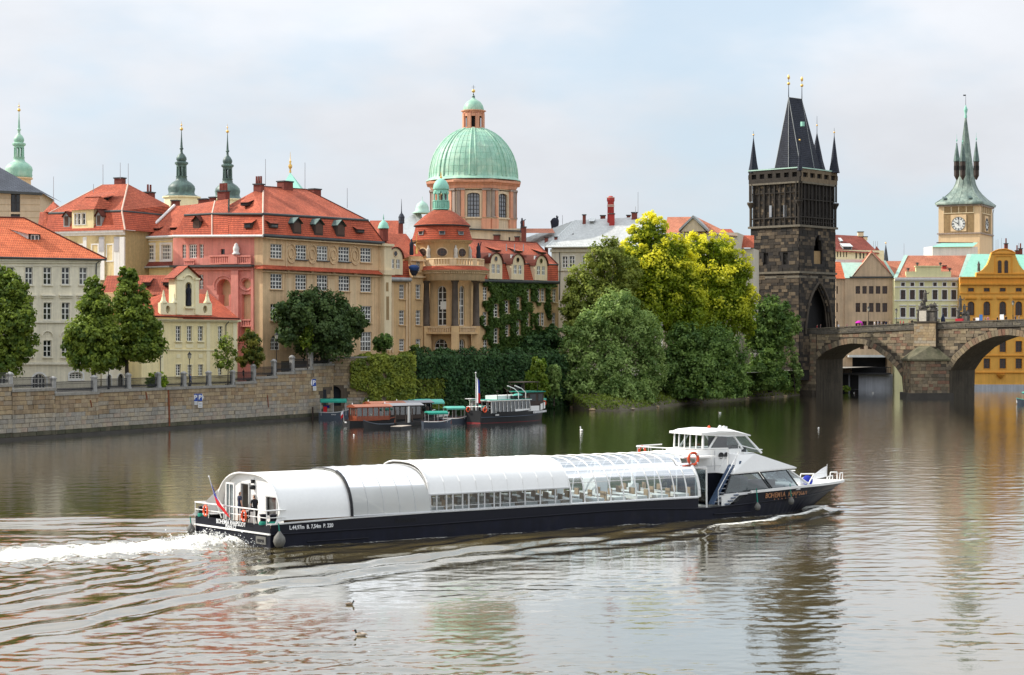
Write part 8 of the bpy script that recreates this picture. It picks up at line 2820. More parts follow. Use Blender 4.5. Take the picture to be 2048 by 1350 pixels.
# flag on a slanting staff
flag=thing('national_flag','drooping white, blue and red flag on the stern staff of the tour boat','flag',bw(-.1,-.9,1.3),BANG)
obj('staff',MB().tube((0,0,0),(-.75,0,2.35),.03,.02,6),'boat_white',flag,local=True)
obj('finial',MB().sphere((-.76,0,2.38),.05,8),'boat_white',flag,local=True)
mb=MB()
nx_,nz_=10,14
top,foot=Vector((-.73,0,2.28)),Vector((-.28,0,.75))
def fp(i,j):
 s,h=i/nx_,j/nz_
 p=top.lerp(foot,h)
 fold=math.sin(s*9+h*2)*.10*s
 return (p.x+.30*s*(.3+h),p.y-.95*s*(.4+.6*h)+fold,p.z-.70*s)
vs=[fp(i,j) for j in range(nz_+1) for i in range(nx_+1)]
for j in range(nz_):
 for i in range(nx_):
  s,h=(i+.5)/nx_,(j+.5)/nz_
  m_=(1 if s<.85 else 0) if h<.62 else 2
  mb.add([vs[j*11+i],vs[j*11+i+1],vs[(j+1)*11+i+1],vs[(j+1)*11+i]],[[0,1,2,3]],m_)
obj('cloth',mb,['flag_white','flag_blue','flag_red'],flag,local=True)
# names and data painted on the hull
letter('BOHEMIA RHAPSODY',.36,'ink_white',boat,(-.07,.0,1.08),(R(90),0,R(-90)),bold=.002,sx=.86)
letter('PRAHA CZ',.27,'ink_white',boat,(-.07,-.0,.865),(R(90),0,R(-90)),bold=.002,sx=.86)
t0,z0=bt(580,1056,3.80); t1,z1_=bt(665,1050,3.80)
letter('L.44,97m  B. 7,54m  P. 220',.30,'ink_white',boat,((t0+t1)/2,-3.81,1.04),(R(90),0,0),bold=.008,sx=.82)
ta,tb=bt(1519,992,2.9)[0],bt(1600,985,2.5)[0]
chars='BOHEMIA RHAPSODY'
t_a,t_b=34.9,39.6
for i,ch in enumerate(chars):
 if ch==' ':continue
 t=t_a+(t_b-t_a)*(i+.5)/len(chars)
 (x,y),(xa,ya),(xb,yb)=hull_pt(t,1.25),hull_pt(t-.15,1.25),hull_pt(t+.15,1.25)
 ang_=math.atan2(-(yb-ya),xb-xa)
 letter(ch,.46,'ink_copper',boat,(x,-y-.05,1.25),(R(98),0,ang_),bold=.008,sx=.95)
for i in range(7):
 x,y=hull_pt(35.9+.42*i,.98)
 mb=MB(); mb.box((x,-y-.03,.98),(.07,.03,.07)); bobj('painted_dot',mb,'ink_copper')
mb=MB(); mb.box((.0,-2.9,.35),(.08,.95,.42)); bobj('mooring_recess',mb,'fender_grey')
mb=MB(); mb.box((-.05,-2.9,.33),(.02,.6,.16)); bobj('recess_shadow',mb,'black_rubber')
for t0_,t1_,z in ((2.2,6.0,.22),(30.5,34,.32)):
 mb=MB(); mb.tube((t0_,-3.80,z),(t1_,-3.80+(.1 if t0_>20 else 0),z),.05,.05,5); bobj('fender_bar',mb,'hull_navy')
mb=MB()
for i in range(5):mb.box((8.4,-3.80,1.0+.05*i),(1.4,.03,.018))
bobj('vent_slots',mb,'black_rubber',kind='stuff')
def fender(label,t,lat,z,r=.26,rope=.6):
 o=thing('fender',label,'fender',bw(t,lat,z),BANG,group='fenders hanging on the tour boat')
 obj('ball',MB().lathe((0,0,0),[(.01,-1.2*r),(.7*r,-.95*r),(r,-.2*r),(.9*r,.5*r),(.4*r,1.15*r),(.15*r,1.5*r)],12),'fender_grey',o,local=True)
 obj('rope',MB().tube((0,0,1.4*r),(0,.12,1.4*r+rope),.04,.03,5),'rope_green',o,local=True)
fender('round grey fender at the near stern corner of the tour boat',.35,4.08,.42,.34,.45)
fender('grey fender at the far stern corner of the tour boat',-.3,-3.75,.40,.26,.4)
fender('slim fender hanging below the boarding steps of the tour boat',34.0,3.85,.62,.20,.9)
fender('slim fender hanging under the painted name on the bow',37.3,3.25,.80,.20,.85)

# ---- forward part: boarding gap, wheelhouse, saloon and fore deck
P_=bp
mb=MB(); mb.box((32.6,0,1.75),(3.4,3.36,2.1)); bobj('lower_house',mb,'hull_navy')
mb=MB(); mb.box((32.6,0,3.5),(3.6,3.4,1.5)); bobj('white_house',mb,'boat_white')
mb=MB(); mb.box((30.4,0,3.86),(2.6,5.0,.08)); mb.box((30.3,-2.3,3.2),(1.2,.5,.12)); bobj('upper_deck',mb,'boat_white')
mb=MB()
mb.box((32.6,-1.715,3.2),(3.5,.02,.03)); mb.box((32.2,-1.715,3.55),(.03,.02,1.3)); bobj('panel_seam',mb,'boat_grey')
for x in (32.7,33.15):
 me=MB().lathe((0,0,0),[(.01,0),(.17,0),(.2,.05),(.2,.0)],14).mesh('porthole','frame_dark'); o=link('porthole',me,boat,True); o.location=(x,-1.72,3.85); o.rotation_euler=(R(90),0,0)
mb=MB()
for sg in (1,-1):mb.poly([(31.3,sg*1.55,4.1),(32.3,sg*1.58,4.2),(36.2,sg*1.45,3.95),(34.9,sg*1.5,5.05),(31.4,sg*1.5,5.2)])
mb.poly([(36.25,1.4,3.9),(36.25,-1.4,3.9),(34.95,-1.4,5.05),(34.95,1.4,5.05)]); mb.poly([(31.35,1.5,3.9),(31.35,-1.5,3.9),(31.35,-1.5,5.2),(31.35,1.5,5.2)])
bobj('wheelhouse_glass',mb,'boat_glass')
mb=MB()
for sg in (1,-1):
 for a,b in (((31.35,3.9),(31.4,5.2)),((31.75,4.2),(32.5,5.1)),((36.2,3.9),(34.9,5.06)),((34.6,4.2),(33.9,5.08))):
  mb.tube((a[0],sg*1.56,a[1]),(b[0],sg*1.52,b[1]),.08,.07,5)
for y in (-1.5,-.85,-.2,.4,1.0,1.5):mb.tube((31.33,y,3.9),(31.38,y,5.2),.06,.06,5)
for y in (0,):mb.tube((36.25,y,3.9),(34.95,y*.9,5.06),.05,.05,5)
bobj('wheelhouse_frame',mb,'boat_white')
mb=MB(); mb.box((31.45,0,4.1),(.2,3.1,.45)); bobj('wheelhouse_door',mb,'boat_white')
mb=MB(); mb.poly([(31.9,-1.59,4.22),(34.75,-1.56,4.2),(34.0,-1.54,5.03),(32.55,-1.54,5.06)])
bobj('side_window',mb,'boat_glass_dark')
mb=MB(); mb.box((32.9,-1.1,4.6),(1.3,.3,.85)); mb.box((34.6,0,4.1),(1.2,2.4,.5)); bobj('helm_console',mb,'black_rubber')
prof_=[(31.1,5.36),(31.4,5.50),(32.6,5.58),(33.8,5.52),(35.35,5.10),(35.35,5.03),(33.2,5.06),(31.1,5.20)]
mb=MB()
for sg in (1,-1):mb.poly([(x,sg*(1.72 if x<35 else 1.5),z-(.14 if 4>i>0 else 0)) for i,(x,z) in enumerate(prof_)])
for i in range(len(prof_)):
 j=(i+1)%len(prof_)
 a,b=prof_[i],prof_[j]
 qa,qb=(.14 if 4>i>0 else 0),(.14 if 4>j>0 else 0)
 wa,wb=(1.72 if a[0]<35 else 1.5),(1.72 if b[0]<35 else 1.5)
 mb.poly([(a[0],-1.2,a[1]),(b[0],-1.2,b[1]),(b[0],1.2,b[1]),(a[0],1.2,a[1])])
 for sg in (1,-1):mb.poly([(a[0],sg*1.2,a[1]),(b[0],sg*1.2,b[1]),(b[0],sg*wb,b[1]-qb),(a[0],sg*wa,a[1]-qa)])
bobj('wheelhouse_roof',mb,'boat_white')
mb=MB(); mb.lathe((32.9,-.2,5.54),[(.10,0),(.10,.12),(.02,.2)],8); bobj('red_lamp',mb,'orange_ring')
mb=MB()
mb.lathe((33.5,-.6,5.5),[(.1,0),(.16,.1),(.05,.25)],8); mb.lathe((33.9,-.5,5.5),[(.1,0),(.14,.1),(.05,.2)],8); mb.box((34.6,.2,5.42),(.2,.12,.36)); bobj('navigation_lights',mb,'boat_white',kind='stuff')
mb=MB()
loop=[Vector((32.5,-2.7,3.3)),Vector((32.5,-2.7,4.36)),Vector((29.1,-2.7,4.42)),Vector((29.0,-2.4,4.42)),Vector((29.0,2.5,4.34)),Vector((29.2,2.7,4.36)),Vector((31.2,2.7,4.4))]
mb.path(loop,.045,6)
for x,y in ((29.0,-1.7),(29.0,-.4),(29.0,.9),(29.0,2.4),(30.1,2.7),(29.9,-2.7),(31.2,-2.7)):mb.tube((x,y,3.85 if y>-2.6 else 3.3),(x,y,4.4),.022,.022,5)
mb.path([Vector((29.6,-2.7,3.82)),Vector((32.5,-2.7,3.8))],.018,5)
bobj('upper_railing',mb,'boat_white')
mb=MB(); mb.path([Vector((34.0,-1.9,4.5)),Vector((35.4,-1.8,4.2)),Vector((36.4,-1.4,4.1))],.03,5); mb.tube((34.0,-1.9,3.9),(34.0,-1.9,4.5),.025,.025,5); bobj('hood_railing',mb,'boat_white')
# saloon hood and glass
hood=[P_(1464,946,3.3),P_(1482,910,3.0),P_(1514,907,2.9),P_(1594,934.5,2.6)]
hood=[(p.x,p.z) for p in hood]
(hx0,hz0),(hx1,hz1),(hx2,hz2),(hx3,hz3)=hood
mb=MB()
hw0,hw1=3.42,2.7
B_=lambda x,y,z:(x,y,z)
for sg in (1,-1):
 mb.poly([B_(hx0,sg*hw0,hz0),B_(hx3,sg*2.55,hz3),B_(hx2,sg*hw1,hz2),B_(hx1,sg*hw1,hz1)])
 mb.poly([B_(hx0,sg*hw0,hz0-.08),B_(hx3,sg*2.55,hz3-.08),B_(hx3,sg*2.55,hz3),B_(hx0,sg*hw0,hz0)])
mb.poly([B_(hx1,hw1,hz1),B_(hx1,-hw1,hz1),B_(hx2,-hw1,hz2+.04),B_(hx2,hw1,hz2+.04)])
mb.poly([B_(hx2,hw1,hz2),B_(hx2,-hw1,hz2),B_(hx3,-2.55,hz3),B_(hx3,2.55,hz3)])
mb.poly([B_(hx0,hw0,hz0-.08),B_(hx0,-hw0,hz0-.08),B_(hx3,-2.55,hz3-.08),B_(hx3,2.55,hz3-.08)])
mb.poly([B_(hx3,2.55,hz3),B_(hx3,-2.55,hz3),B_(hx3,-2.55,hz3-.08),B_(hx3,2.55,hz3-.08)])
mb.poly([B_(hx0,hw0,hz0-.08),B_(hx0,-hw0,hz0-.08),B_(hx1,-hw1,hz1),B_(hx1,hw1,hz1)])
bobj('saloon_roof',mb,'boat_white')
def sidepane(name,pts,lat,mat):
 mb=MB(); mb.poly([tuple(P_(x,y,l_)) for (x,y),l_ in zip(pts,lat)]); return bobj(name,mb,mat)
sp_=[(1462,950),(1449,988),(1541,979.5),(1516,945.5)]; sp2=[(1521,945),(1546,979),(1597,973.5),(1572,939.5)]
sidepane('saloon_window',sp_,(3.36,3.4,3.2,3.05),'boat_glass_dark'); sidepane('saloon_window',sp2,(3.02,3.15,2.75,2.6),'boat_glass_dark')
for pts,lat in ((sp_,(3.36,3.4,3.2,3.05)),(sp2,(3.02,3.15,2.75,2.6))):
 q=[P_(x,y,l_) for (x,y),l_ in zip(pts,lat)]
 mb=MB(); mb.poly([(p.x,-p.y,p.z) for p in q]); bobj('saloon_window',mb,'boat_glass_dark')
 for sg in (1,-1):
  mb=MB(); qq=[Vector((p.x,p.y*sg,p.z)) for p in q]; mb.path(qq+[qq[0]],.05,5); bobj('window_frame',mb,'frame_dark')
f0,f1=P_(1577,940,2.45),P_(1609,968,2.3)
mb=MB(); mb.poly([(f0.x,f0.y,f0.z),(f1.x+.2,f1.y,f1.z),(f1.x+.2,-f1.y,f1.z),(f0.x,-f0.y,f0.z)]); bobj('saloon_windscreen',mb,'boat_glass')
mb=MB();
for y in (-2.5,-.8,.8,2.5):mb.tube((f0.x,y,f0.z),(f1.x+.2,y,f1.z),.07,.07,5)
bobj('windscreen_frame',mb,'boat_white')
mb=MB(); mb.box((35.2,0,1.25),(5.6,5.0,.8)); mb.box((35,1.2,1.9),(3.6,1.2,.5)); mb.box((36.5,-1.2,1.9),(1.5,1.0,.4)); bobj('saloon_furniture',mb,'boat_grey')
mb=MB()
for (x0,y0),(x1,y1) in (((1448,988),(1600,974)),):
 a,b=P_(x0,y0,3.45),P_(x1,y1,2.95)
 for sg in (1,-1):
  aa,bb=Vector((a.x,a.y*sg,a.z)),Vector((b.x,b.y*sg,b.z))
  mb.hexa([aa+Vector((0,-.05,-.16)),bb+Vector((0,-.05,-.16)),bb+Vector((0,.05,-.16)),aa+Vector((0,.05,-.16))],[aa+Vector((0,-.05,0)),bb+Vector((0,-.05,0)),bb+Vector((0,.05,0)),aa+Vector((0,.05,0))])
bobj('window_sill',mb,'boat_white')
# companion stairs and side doors
a0,a1=P_(1426,1009,3.45),P_(1467,930,3.0)
b0,b1=P_(1443,1009,3.45),P_(1481,922,3.0)
mb=MB()
for p,q in ((a0,a1),(b0,b1)):
 mb.hexa([p+Vector((-.06,-.05,0)),p+Vector((.06,-.05,0)),p+Vector((.06,.45,0)),p+Vector((-.06,.45,0))],[q+Vector((-.06,-.05,0)),q+Vector((.06,-.05,0)),q+Vector((.06,.45,0)),q+Vector((-.06,.45,0))])
for i in range(9):
 f=(i+.5)/9; p=a0.lerp(a1,f); q=b0.lerp(b1,f)
 mb.box(((p.x+q.x)/2,(p.y+q.y)/2+.2,p.z),(abs(q.x-p.x)+.05,.45,.05))
mb.poly([a0+Vector((0,.46,0)),b0+Vector((0,.46,0)),b1+Vector((0,.46,0)),a1+Vector((0,.46,0))])
bobj('companion_stairs',mb,'stair_blue')
mb=MB()
for i in range(9):
 f=(i+.5)/9; p=a0.lerp(a1,f); q=b0.lerp(b1,f)
 mb.box(((p.x+q.x)/2,(p.y+q.y)/2-.03,p.z+.03),(abs(q.x-p.x),.03,.02))
mb.path([b0+Vector((-.3,-.05,.9)),b1+Vector((-.2,-.05,.55)),b1+Vector((.25,-.05,.5))],.03,5); mb.tube(b0+Vector((-.3,-.05,0)),b0+Vector((-.3,-.05,.9)),.025,.025,5)
bobj('stair_handrail',mb,'boat_white')
mb=MB(); q=[P_(1443,992,3.6),P_(1443,1012,3.6),P_(1456,1012,3.6),P_(1481,988,3.6),P_(1475,985,3.6)]; mb.poly(q); mb.poly([p+Vector((0,.3,0)) for p in q]); bobj('step_side',mb,'boat_white')
mb=MB()
for i in range(4):p=P_(1456+6*i,1008-6*i,3.72); mb.box((p.x,p.y+.2,p.z),(.35,.4,.06))
bobj('boarding_steps',mb,'stair_blue')
mb=MB(); mb.box((30.3,-2.75,1.95),(.05,1.1,2.4)); dr=bobj('side_door',mb,'boat_glass')
mb=MB()
for y in (-2.2,-3.3):mb.box((30.3,y,1.95),(.08,.09,2.45))
mb.box((30.3,-2.75,3.15),(.08,1.15,.1)); mb.box((30.3,-2.75,.8),(.08,1.15,.12)); bobj('door_rail',mb,'boat_white',dr)
# fore deck gear
mb=MB(); p=P_(1615,961,.9); mb.sphere((p.x,p.y,p.z),.36,14); bobj('hose_drum',mb,'flag_blue')
mb=MB(); mb.box((41.0,0,1.75),(.9,.7,.35)); mb.lathe((41.6,.3,1.6),[(.16,0),(.12,.25),(.2,.3),(.2,.36),(.02,.38)],10); mb.lathe((41.6,-.3,1.6),[(.16,0),(.12,.25),(.2,.3),(.2,.36),(.02,.38)],10); bobj('windlass',mb,'boat_white')
mb=MB()
for sg in (1,-1):
 mb.path([Vector((43.9,sg*.5,1.6)),Vector((44.0,sg*.5,2.2)),Vector((44.4,sg*.28,2.2)),Vector((44.4,sg*.28,1.6))],.04,6)
 mb.path([Vector((42.0,sg*1.4,1.6)),Vector((42.1,sg*1.4,2.1)),Vector((42.9,sg*.95,2.1)),Vector((42.9,sg*.95,1.6))],.04,6)
 mb.path([Vector((39.6,sg*2.2,1.65)),Vector((40.4,sg*1.9,2.35)),Vector((41.6,sg*1.4,2.35))],.04,6)
bobj('bow_railing',mb,'boat_white')
fl=thing('bow_flag','white pennant on the short staff at the bow of the tour boat','flag',bw(43.2,0,1.55),BANG)
obj('staff',MB().tube((0,0,0),(.05,0,1.25),.025,.018,6),'boat_white',fl,local=True)
mb=MB()
vs=[]
for j in range(7):
 for i in range(7):
  s,h=i/6,j/6
  vs.append((-1.25*s+.04,.06*math.sin(5*s+2*h),1.15-.75*h-.55*s*(1-h*.75)))
for j in range(6):
 for i in range(6):mb.add([vs[j*7+i],vs[j*7+i+1],vs[(j+1)*7+i+1],vs[(j+1)*7+i]],[[0,1,2,3]],0,True)
obj('cloth',mb,'flag_white',fl,local=True)

# the transom runs a little askew, its far corner further aft
bpy.context.view_layer.update()
seen_=set()
for c_ in boat.children_recursive:
 if c_.name.startswith('lettering'):
  if c_.location.x<2 and abs(c_.location.y)<3:
   c_.location.x+=skew(c_.location.x,c_.location.y); c_.rotation_euler.z-=math.atan(1.3/7.54)*-1
  continue
 if c_.data.name in seen_ or c_.location.length>.01:continue
 seen_.add(c_.data.name)
 for v_ in c_.data.vertices:
  if v_.co.x<2.2:v_.co.x+=skew(v_.co.x,v_.co.y)
# ---- tables and chairs inside
tm=MB(); tm.box((0,0,.72),(.85,1.25,.05)); tm.box((0,0,.62),(.87,1.27,.16)); tm.tube((0,0,0),(0,0,.6),.05,.05,6); tm.lathe((0,0,0),[(.3,0),(.28,.03),(.05,.06)],8)
cm=MB(); cm.box((0,0,.45),(.44,.44,.07)); cm.box((-.20,0,.78),(.06,.44,.62))
for x in (-.18,.18):
 for y in (-.18,.18):cm.tube((x,y,0),(x,y,.44),.02,.02,4)
tme,cme=tm.mesh('dining_table','table_white'),cm.mesh('dining_chair','chair_tan')
for t in np.arange(10.9,29.0,1.62):
 for y in (-2.35,-.75,.75,2.35):
  if 24.5<t<26.2 and y>1:continue
  w=bw(t,-y,.9)
  o=link('dining_table',tme); o.location=w; o.rotation_euler=(0,0,BANG)
  tag(o,'white clothed dining table seen through the glass roof of the tour boat','table','dining tables inside the tour boat')
  for s in (-.62,.62):
   if random.random()<.12:continue
   w=bw(t+s,-y+random.uniform(-.12,.12),.9)
   o=link('dining_chair',cme); o.location=w; o.rotation_euler=(0,0,BANG+(0 if s<0 else math.pi))
   tag(o,'tan dining chair at a white table inside the tour boat','chair','dining chairs inside the tour boat')
# ================================================================ small moored boats
def hull_mb(L,B,fm,fb,fs,tr=.75,p=2.0,n=14,keel=-.35,inner=.25,m_out=0,m_in=1,m_rail=2,boot=None):
 """open hull, bow at +x: outer skin, gunwale and an inside"""
 mb=MB()
 def half(s):
  return B/2*(tr+(1-tr)*math.sin(math.pi/2*min(1,s/.45))) if s<.45 else B/2*max(.02,1-((s-.45)/.55)**p)
 def sheer(s):return fm+(fs-fm)*max(0,1-s/.4)**2+(fb-fm)*max(0,(s-.4)/.6)**2
 rows=[]
 for i in range(n+1):
  s=i/n; x=-L/2+L*s; h=half(s); z=sheer(s)
  rk=.0 if s<.8 else (s-.8)*L*.18
  rows.append((x,h,z,rk))
 for sg in (1,-1):
  for (x0,h0,z0,r0),(x1,h1,z1,r1) in zip(rows,rows[1:]):
   k0,k1=h0*.80,h1*.80
   zb=.02 if boot is not None else None
   mb.add([(x0-r0,sg*k0,keel),(x1-r1,sg*k1,keel),(x1,sg*h1,z1),(x0,sg*h0,z0)],[[0,1,2,3]],m_out,True)
   mb.add([(x0,sg*(h0-.07),z0),(x1,sg*max(0,h1-.07),z1),(x1,sg*max(0,h1-.12),inner),(x0,sg*(h0-.12),inner)],[[0,1,2,3]],m_in)
   mb.add([(x0,sg*(h0+.04),z0),(x1,sg*(h1+.04),z1),(x1,sg*max(0,h1-.09),z1+.02),(x0,sg*(h0-.09),z0+.02)],[[0,1,2,3]],m_rail)
   mb.add([(x0,sg*(h0+.04),z0),(x1,sg*(h1+.04),z1),(x1,sg*(h1+.03),z1-.08),(x0,sg*(h0+.03),z0-.08)],[[0,1,2,3]],m_rail)
   mb.add([(x0,0,inner),(x1,0,inner),(x1,sg*max(0,h1-.1),inner),(x0,sg*(h0-.1),inner)],[[0,1,2,3]],m_in)
   if boot is not None:
    f0,f1=(zb-keel)/(z0-keel),(zb-keel)/(z1-keel)
    mb.add([(x0-r0,sg*(k0+.02),keel),(x1-r1,sg*(k1+.02),keel),(x1-r1*(1-f1),sg*(k1+(h1-k1)*f1+.02),zb),(x0-r0*(1-f0),sg*(k0+(h0-k0)*f0+.02),zb)],[[0,1,2,3]],boot)
 x,h,z,r=rows[0]
 mb.poly([(x,h*.8,keel),(x,-h*.8,keel),(x,-h,z),(x,h,z)],m_out); mb.poly([(x+.05,h-.1,inner),(x+.05,-h+.1,inner),(x+.05,-h+.1,z),(x+.05,h-.1,z)],m_in)
 if boot is not None:mb.poly([(x-.02,h*.81,keel),(x-.02,-h*.81,keel),(x-.02,-h*.9,.10),(x-.02,h*.9,.10)],boot)
 return mb
def canopy(r,x0,x1,hw,z,mat,rise=.25,posts=True):
 mb=MB(); n=6
 prof=[(-hw+2*hw*i/n,z+rise*math.sin(math.pi*i/n)**.8 if 0<i<n else z) for i in range(n+1)]
 for (y0,z0),(y1,z1) in zip(prof,prof[1:]):
  mb.add([(x0,y0,z0),(x1,y0,z0),(x1,y1,z1),(x0,y1,z1)],[[0,1,2,3]],0,True)
 for sg in (1,-1):mb.poly([(x0,sg*hw,z),(x1,sg*hw,z),(x1,sg*(hw+.02),z-.2),(x0,sg*(hw+.02),z-.2)])
 for x in (x0,x1):mb.poly([(x,y,zz) for y,zz in prof])
 obj('canopy',mb,mat,r,local=True)
 if posts:
  mb=MB()
  for x in (x0+.1,(x0+x1)/2,x1-.1):
   for sg in (1,-1):mb.tube((x,sg*(hw-.1),.5),(x,sg*(hw-.08),z),.03,.03,5)
  obj('canopy_posts',mb,'steel',r,local=True)
def benches(r,xs,hw,z=.55,mat='varnish'):
 mb=MB()
 for x in xs:mb.box((x,0,z),(.35,hw*2-.1,.06)); mb.box((x,0,(z+.2)/2),(.2,hw*1.2,z-.2))
 obj('bench',mb,mat,r,local=True)
def wl(px,py):
 Y=FPX*CH/(py-675.0)
 return Vector(((px-1024)/FPX*Y,Y,0))
def czech_flag(r,x,y,h,w=.55,l=.85):
 obj('flagstaff',MB().tube((x,y,.5),(x-.1,y,h),.025,.02,5),'boat_white',r,local=True)
 mb=MB(); n=6
 for j in range(n):
  for i in range(n):
   s,q=(i+.5)/n,(j+.5)/n
   m_=1 if s<.5-abs(q-.5) else (0 if q<.5 else 2)
   P4=[]
   for a,b in ((i,j),(i+1,j),(i+1,j+1),(i,j+1)):
    s_,q_=a/n,b/n
    P4.append((x-.08-w*s_*.9,y-.1*math.sin(6*s_)-.25*s_,h-.05-l*q_-.55*s_))
   mb.add(P4,[[0,1,2,3]],m_)
 obj('flag_cloth',mb,['flag_white','flag_blue','flag_red'],r,local=True)

# left motorboat with green canopy
r=thing('canopy_motorboat','dark blue motorboat with green canvas canopy moored alone against the stone wall','motorboat',wl(668,837.5),R(8))
obj('hull',hull_mb(4.3,1.9,.95,1.35,1.0,m_out=0),['boat_blue','boat_black','boat_grey'],r,local=True)
canopy(r,-1.95,1.75,.95,2.5,'canopy_green',.35); benches(r,(-1.2,-.2,.8),.8)
mb=MB(); mb.box((-1.25,-.2,1.35),(.5,.3,.75)); obj('red_locker',mb,'flag_red',r,local=True)
mb=MB(); mb.box((-1.0,.3,1.7),(.7,.5,.35)); obj('blue_cover',mb,'flag_blue',r,local=True)
letter('PRAHA',.22,'ink_white',r,(-.1,-.99,.62),(R(90),0,0))
def saloon_boat(label,px,py,rz,hullm,wallm,roofm,L=7.4,flag=False,z0=2.45):
 r=thing('saloon_boat',label,'boat',wl(px,py),rz,group='wooden saloon boats at the jetty')
 obj('hull',hull_mb(L,2.5,.70,1.0,.75,tr=.85),[hullm,wallm,wallm],r,local=True)
 x0,x1,hw=-L*.36,L*.30,1.05
 mb=MB()
 for sg in (1,-1):
  mb.box(((x0+x1)/2,sg*hw,.95),(x1-x0,.05,.55)); mb.box(((x0+x1)/2,sg*hw,z0-.08),(x1-x0,.06,.16))
  for i in range(7):mb.box((x0+(x1-x0)*i/6,sg*hw,1.6),(.12,.07,1.7))
 for x in (x0,x1):
  for y in (-hw,-.42,.0,.42,hw):mb.box((x,y,1.6),(.07,.10,1.7))
  mb.box((x,0,.95),(.05,2*hw,.6)); mb.box((x,0,z0-.1),(.06,2*hw,.22))
 obj('cabin_frame',mb,wallm,r,local=True)
 mb=MB()
 for sg in (1,-1):mb.poly([(x0,sg*(hw-.03),1.2),(x1,sg*(hw-.03),1.2),(x1,sg*(hw-.03),z0-.1),(x0,sg*(hw-.03),z0-.1)])
 for x in (x0+.03,x1-.03):mb.poly([(x,-hw,1.2),(x,hw,1.2),(x,hw,z0-.1),(x,-hw,z0-.1)])
 obj('cabin_glass',mb,'boat_glass_dark',r,local=True)
 mb=MB(); n=8; pr=[(-1.25+2.5*i/n,z0+.30*math.sin(math.pi*i/n)) for i in range(n+1)]
 for (y0,a),(y1,b) in zip(pr,pr[1:]):mb.add([(x0-.35,y0,a),(x1+.35,y0,a),(x1+.35,y1,b),(x0-.35,y1,b)],[[0,1,2,3]],0,True)
 for x in (x0-.35,x1+.35):mb.poly([(x,y,z) for y,z in pr]+[(x,1.25,z0-.1),(x,-1.25,z0-.1)],1)
 for sg in (1,-1):mb.poly([(x0-.35,sg*1.25,z0),(x1+.35,sg*1.25,z0),(x1+.35,sg*1.25,z0-.1),(x0-.35,sg*1.25,z0-.1)],1)
 obj('cabin_roof',mb,[roofm,wallm],r,local=True)
 mb=MB(); mb.lathe((x0-.1,0,z0+.3),[(.07,0),(.07,.15),(.02,.22)],6); mb.box((-L*.5-.03,0,.45),(.03,.6,.2)); obj('lamp_and_plate',mb,'sign_white',r,local=True,kind='stuff')
 mb=MB()
 for i in range(3):
  for y in (-.5,.5):mb.box((x0+.8+i*1.3,y,.75),(.4,.5,.5)); mb.box((x0+.6+i*1.3,y,1.1),(.08,.5,.5))
 obj('seat',mb,'varnish',r,local=True)
 if flag:czech_flag(r,-L*.5-.05,.5,2.2)
 return r
saloon_boat('red roofed varnished saloon boat with the flag, nearest at the left of the jetty',742,850,R(33),'boat_black','varnish','roof_rust',flag=True)
saloon_boat('red roofed varnished saloon boat tucked behind its flagged twin',772,842,R(33),'boat_black','varnish','roof_rust')
saloon_boat('grey roofed black saloon boat beside the white jetty post',806,847,R(33),'boat_black','dark_wood','roof_grey')
saloon_boat('grey roofed black saloon boat behind the nearer grey roof',828,840,R(33),'boat_black','dark_wood','roof_grey')
r=thing('rowing_boat','black open rowing boat with pointed bow in front of the red roofed boats','rowing boat',wl(757,857),R(190))
obj('hull',hull_mb(3.9,1.4,.60,1.1,.62,tr=.5),['boat_black','boat_black','boat_blue'],r,local=True); benches(r,(-.9,0,.8),.55,.42,'dark_wood')
# jetty
jr=thing('wooden_jetty','low wooden jetty with pale planks between the saloon boats and the canopy boats','jetty',wl(800,857),0)
A_,B_2=wl(783,857),wl(925,838)
dj=(B_2-A_).normalized(); nj=Vector((-dj.y,dj.x,0)); Lj=(B_2-A_).length
k_=int(Lj/.34)
plank=MB().box((0,0,0),(.32,1.7,.06)).mesh('plank','deck_wood')
for i in range(k_):
 o=link('plank',plank,jr); p=A_+dj*(Lj*(i+.5)/k_); o.location=Vector((p.x,p.y,.62+random.uniform(-.012,.012)))-jr.location; o.rotation_euler=(0,0,math.atan2(dj.y,dj.x)+random.uniform(-.02,.02))
mb=MB()
for s in (-.8,.8):
 a,b=A_+nj*s,B_2+nj*s; mb.hexa([(p+o_).xyz+Vector((0,0,.1)) for p,o_ in ((a,-nj*.06),(b,-nj*.06),(b,nj*.06),(a,nj*.06))],[(p+o_).xyz+Vector((0,0,.58)) for p,o_ in ((a,-nj*.06),(b,-nj*.06),(b,nj*.06),(a,nj*.06))])
obj('edge_beam',mb,'boat_black',jr)
for f in (.12,.34,.56,.78,.95):
 for s in (-.7,.7):
  p=A_+dj*Lj*f+nj*s; obj('jetty_post',MB().tube((p.x,p.y,-.6),(p.x,p.y,2.2 if s>0 else 1.5),.09,.08,6),'dark_wood',jr)
p=wl(818,851.5); obj('white_post',MB().tube((p.x,p.y,.2),(p.x,p.y,2.5),.17,.15,10),'boat_grey',jr)
rp_=thing('floating_raft','pale low raft platform at the front end of the jetty','raft',wl(802,858),math.atan2(dj.y,dj.x))
for i in range(9):o=link('plank',MB().box((0,0,0),(.36,1.5,.06)).mesh('plank','deck_wood') if i==0 else raft_me,rp_,True); raft_me=o.data; o.location=(-1.6+.4*i,0,.38)
obj('float',MB().box((0,0,.15),(3.7,1.4,.36)),'boat_black',rp_,local=True)
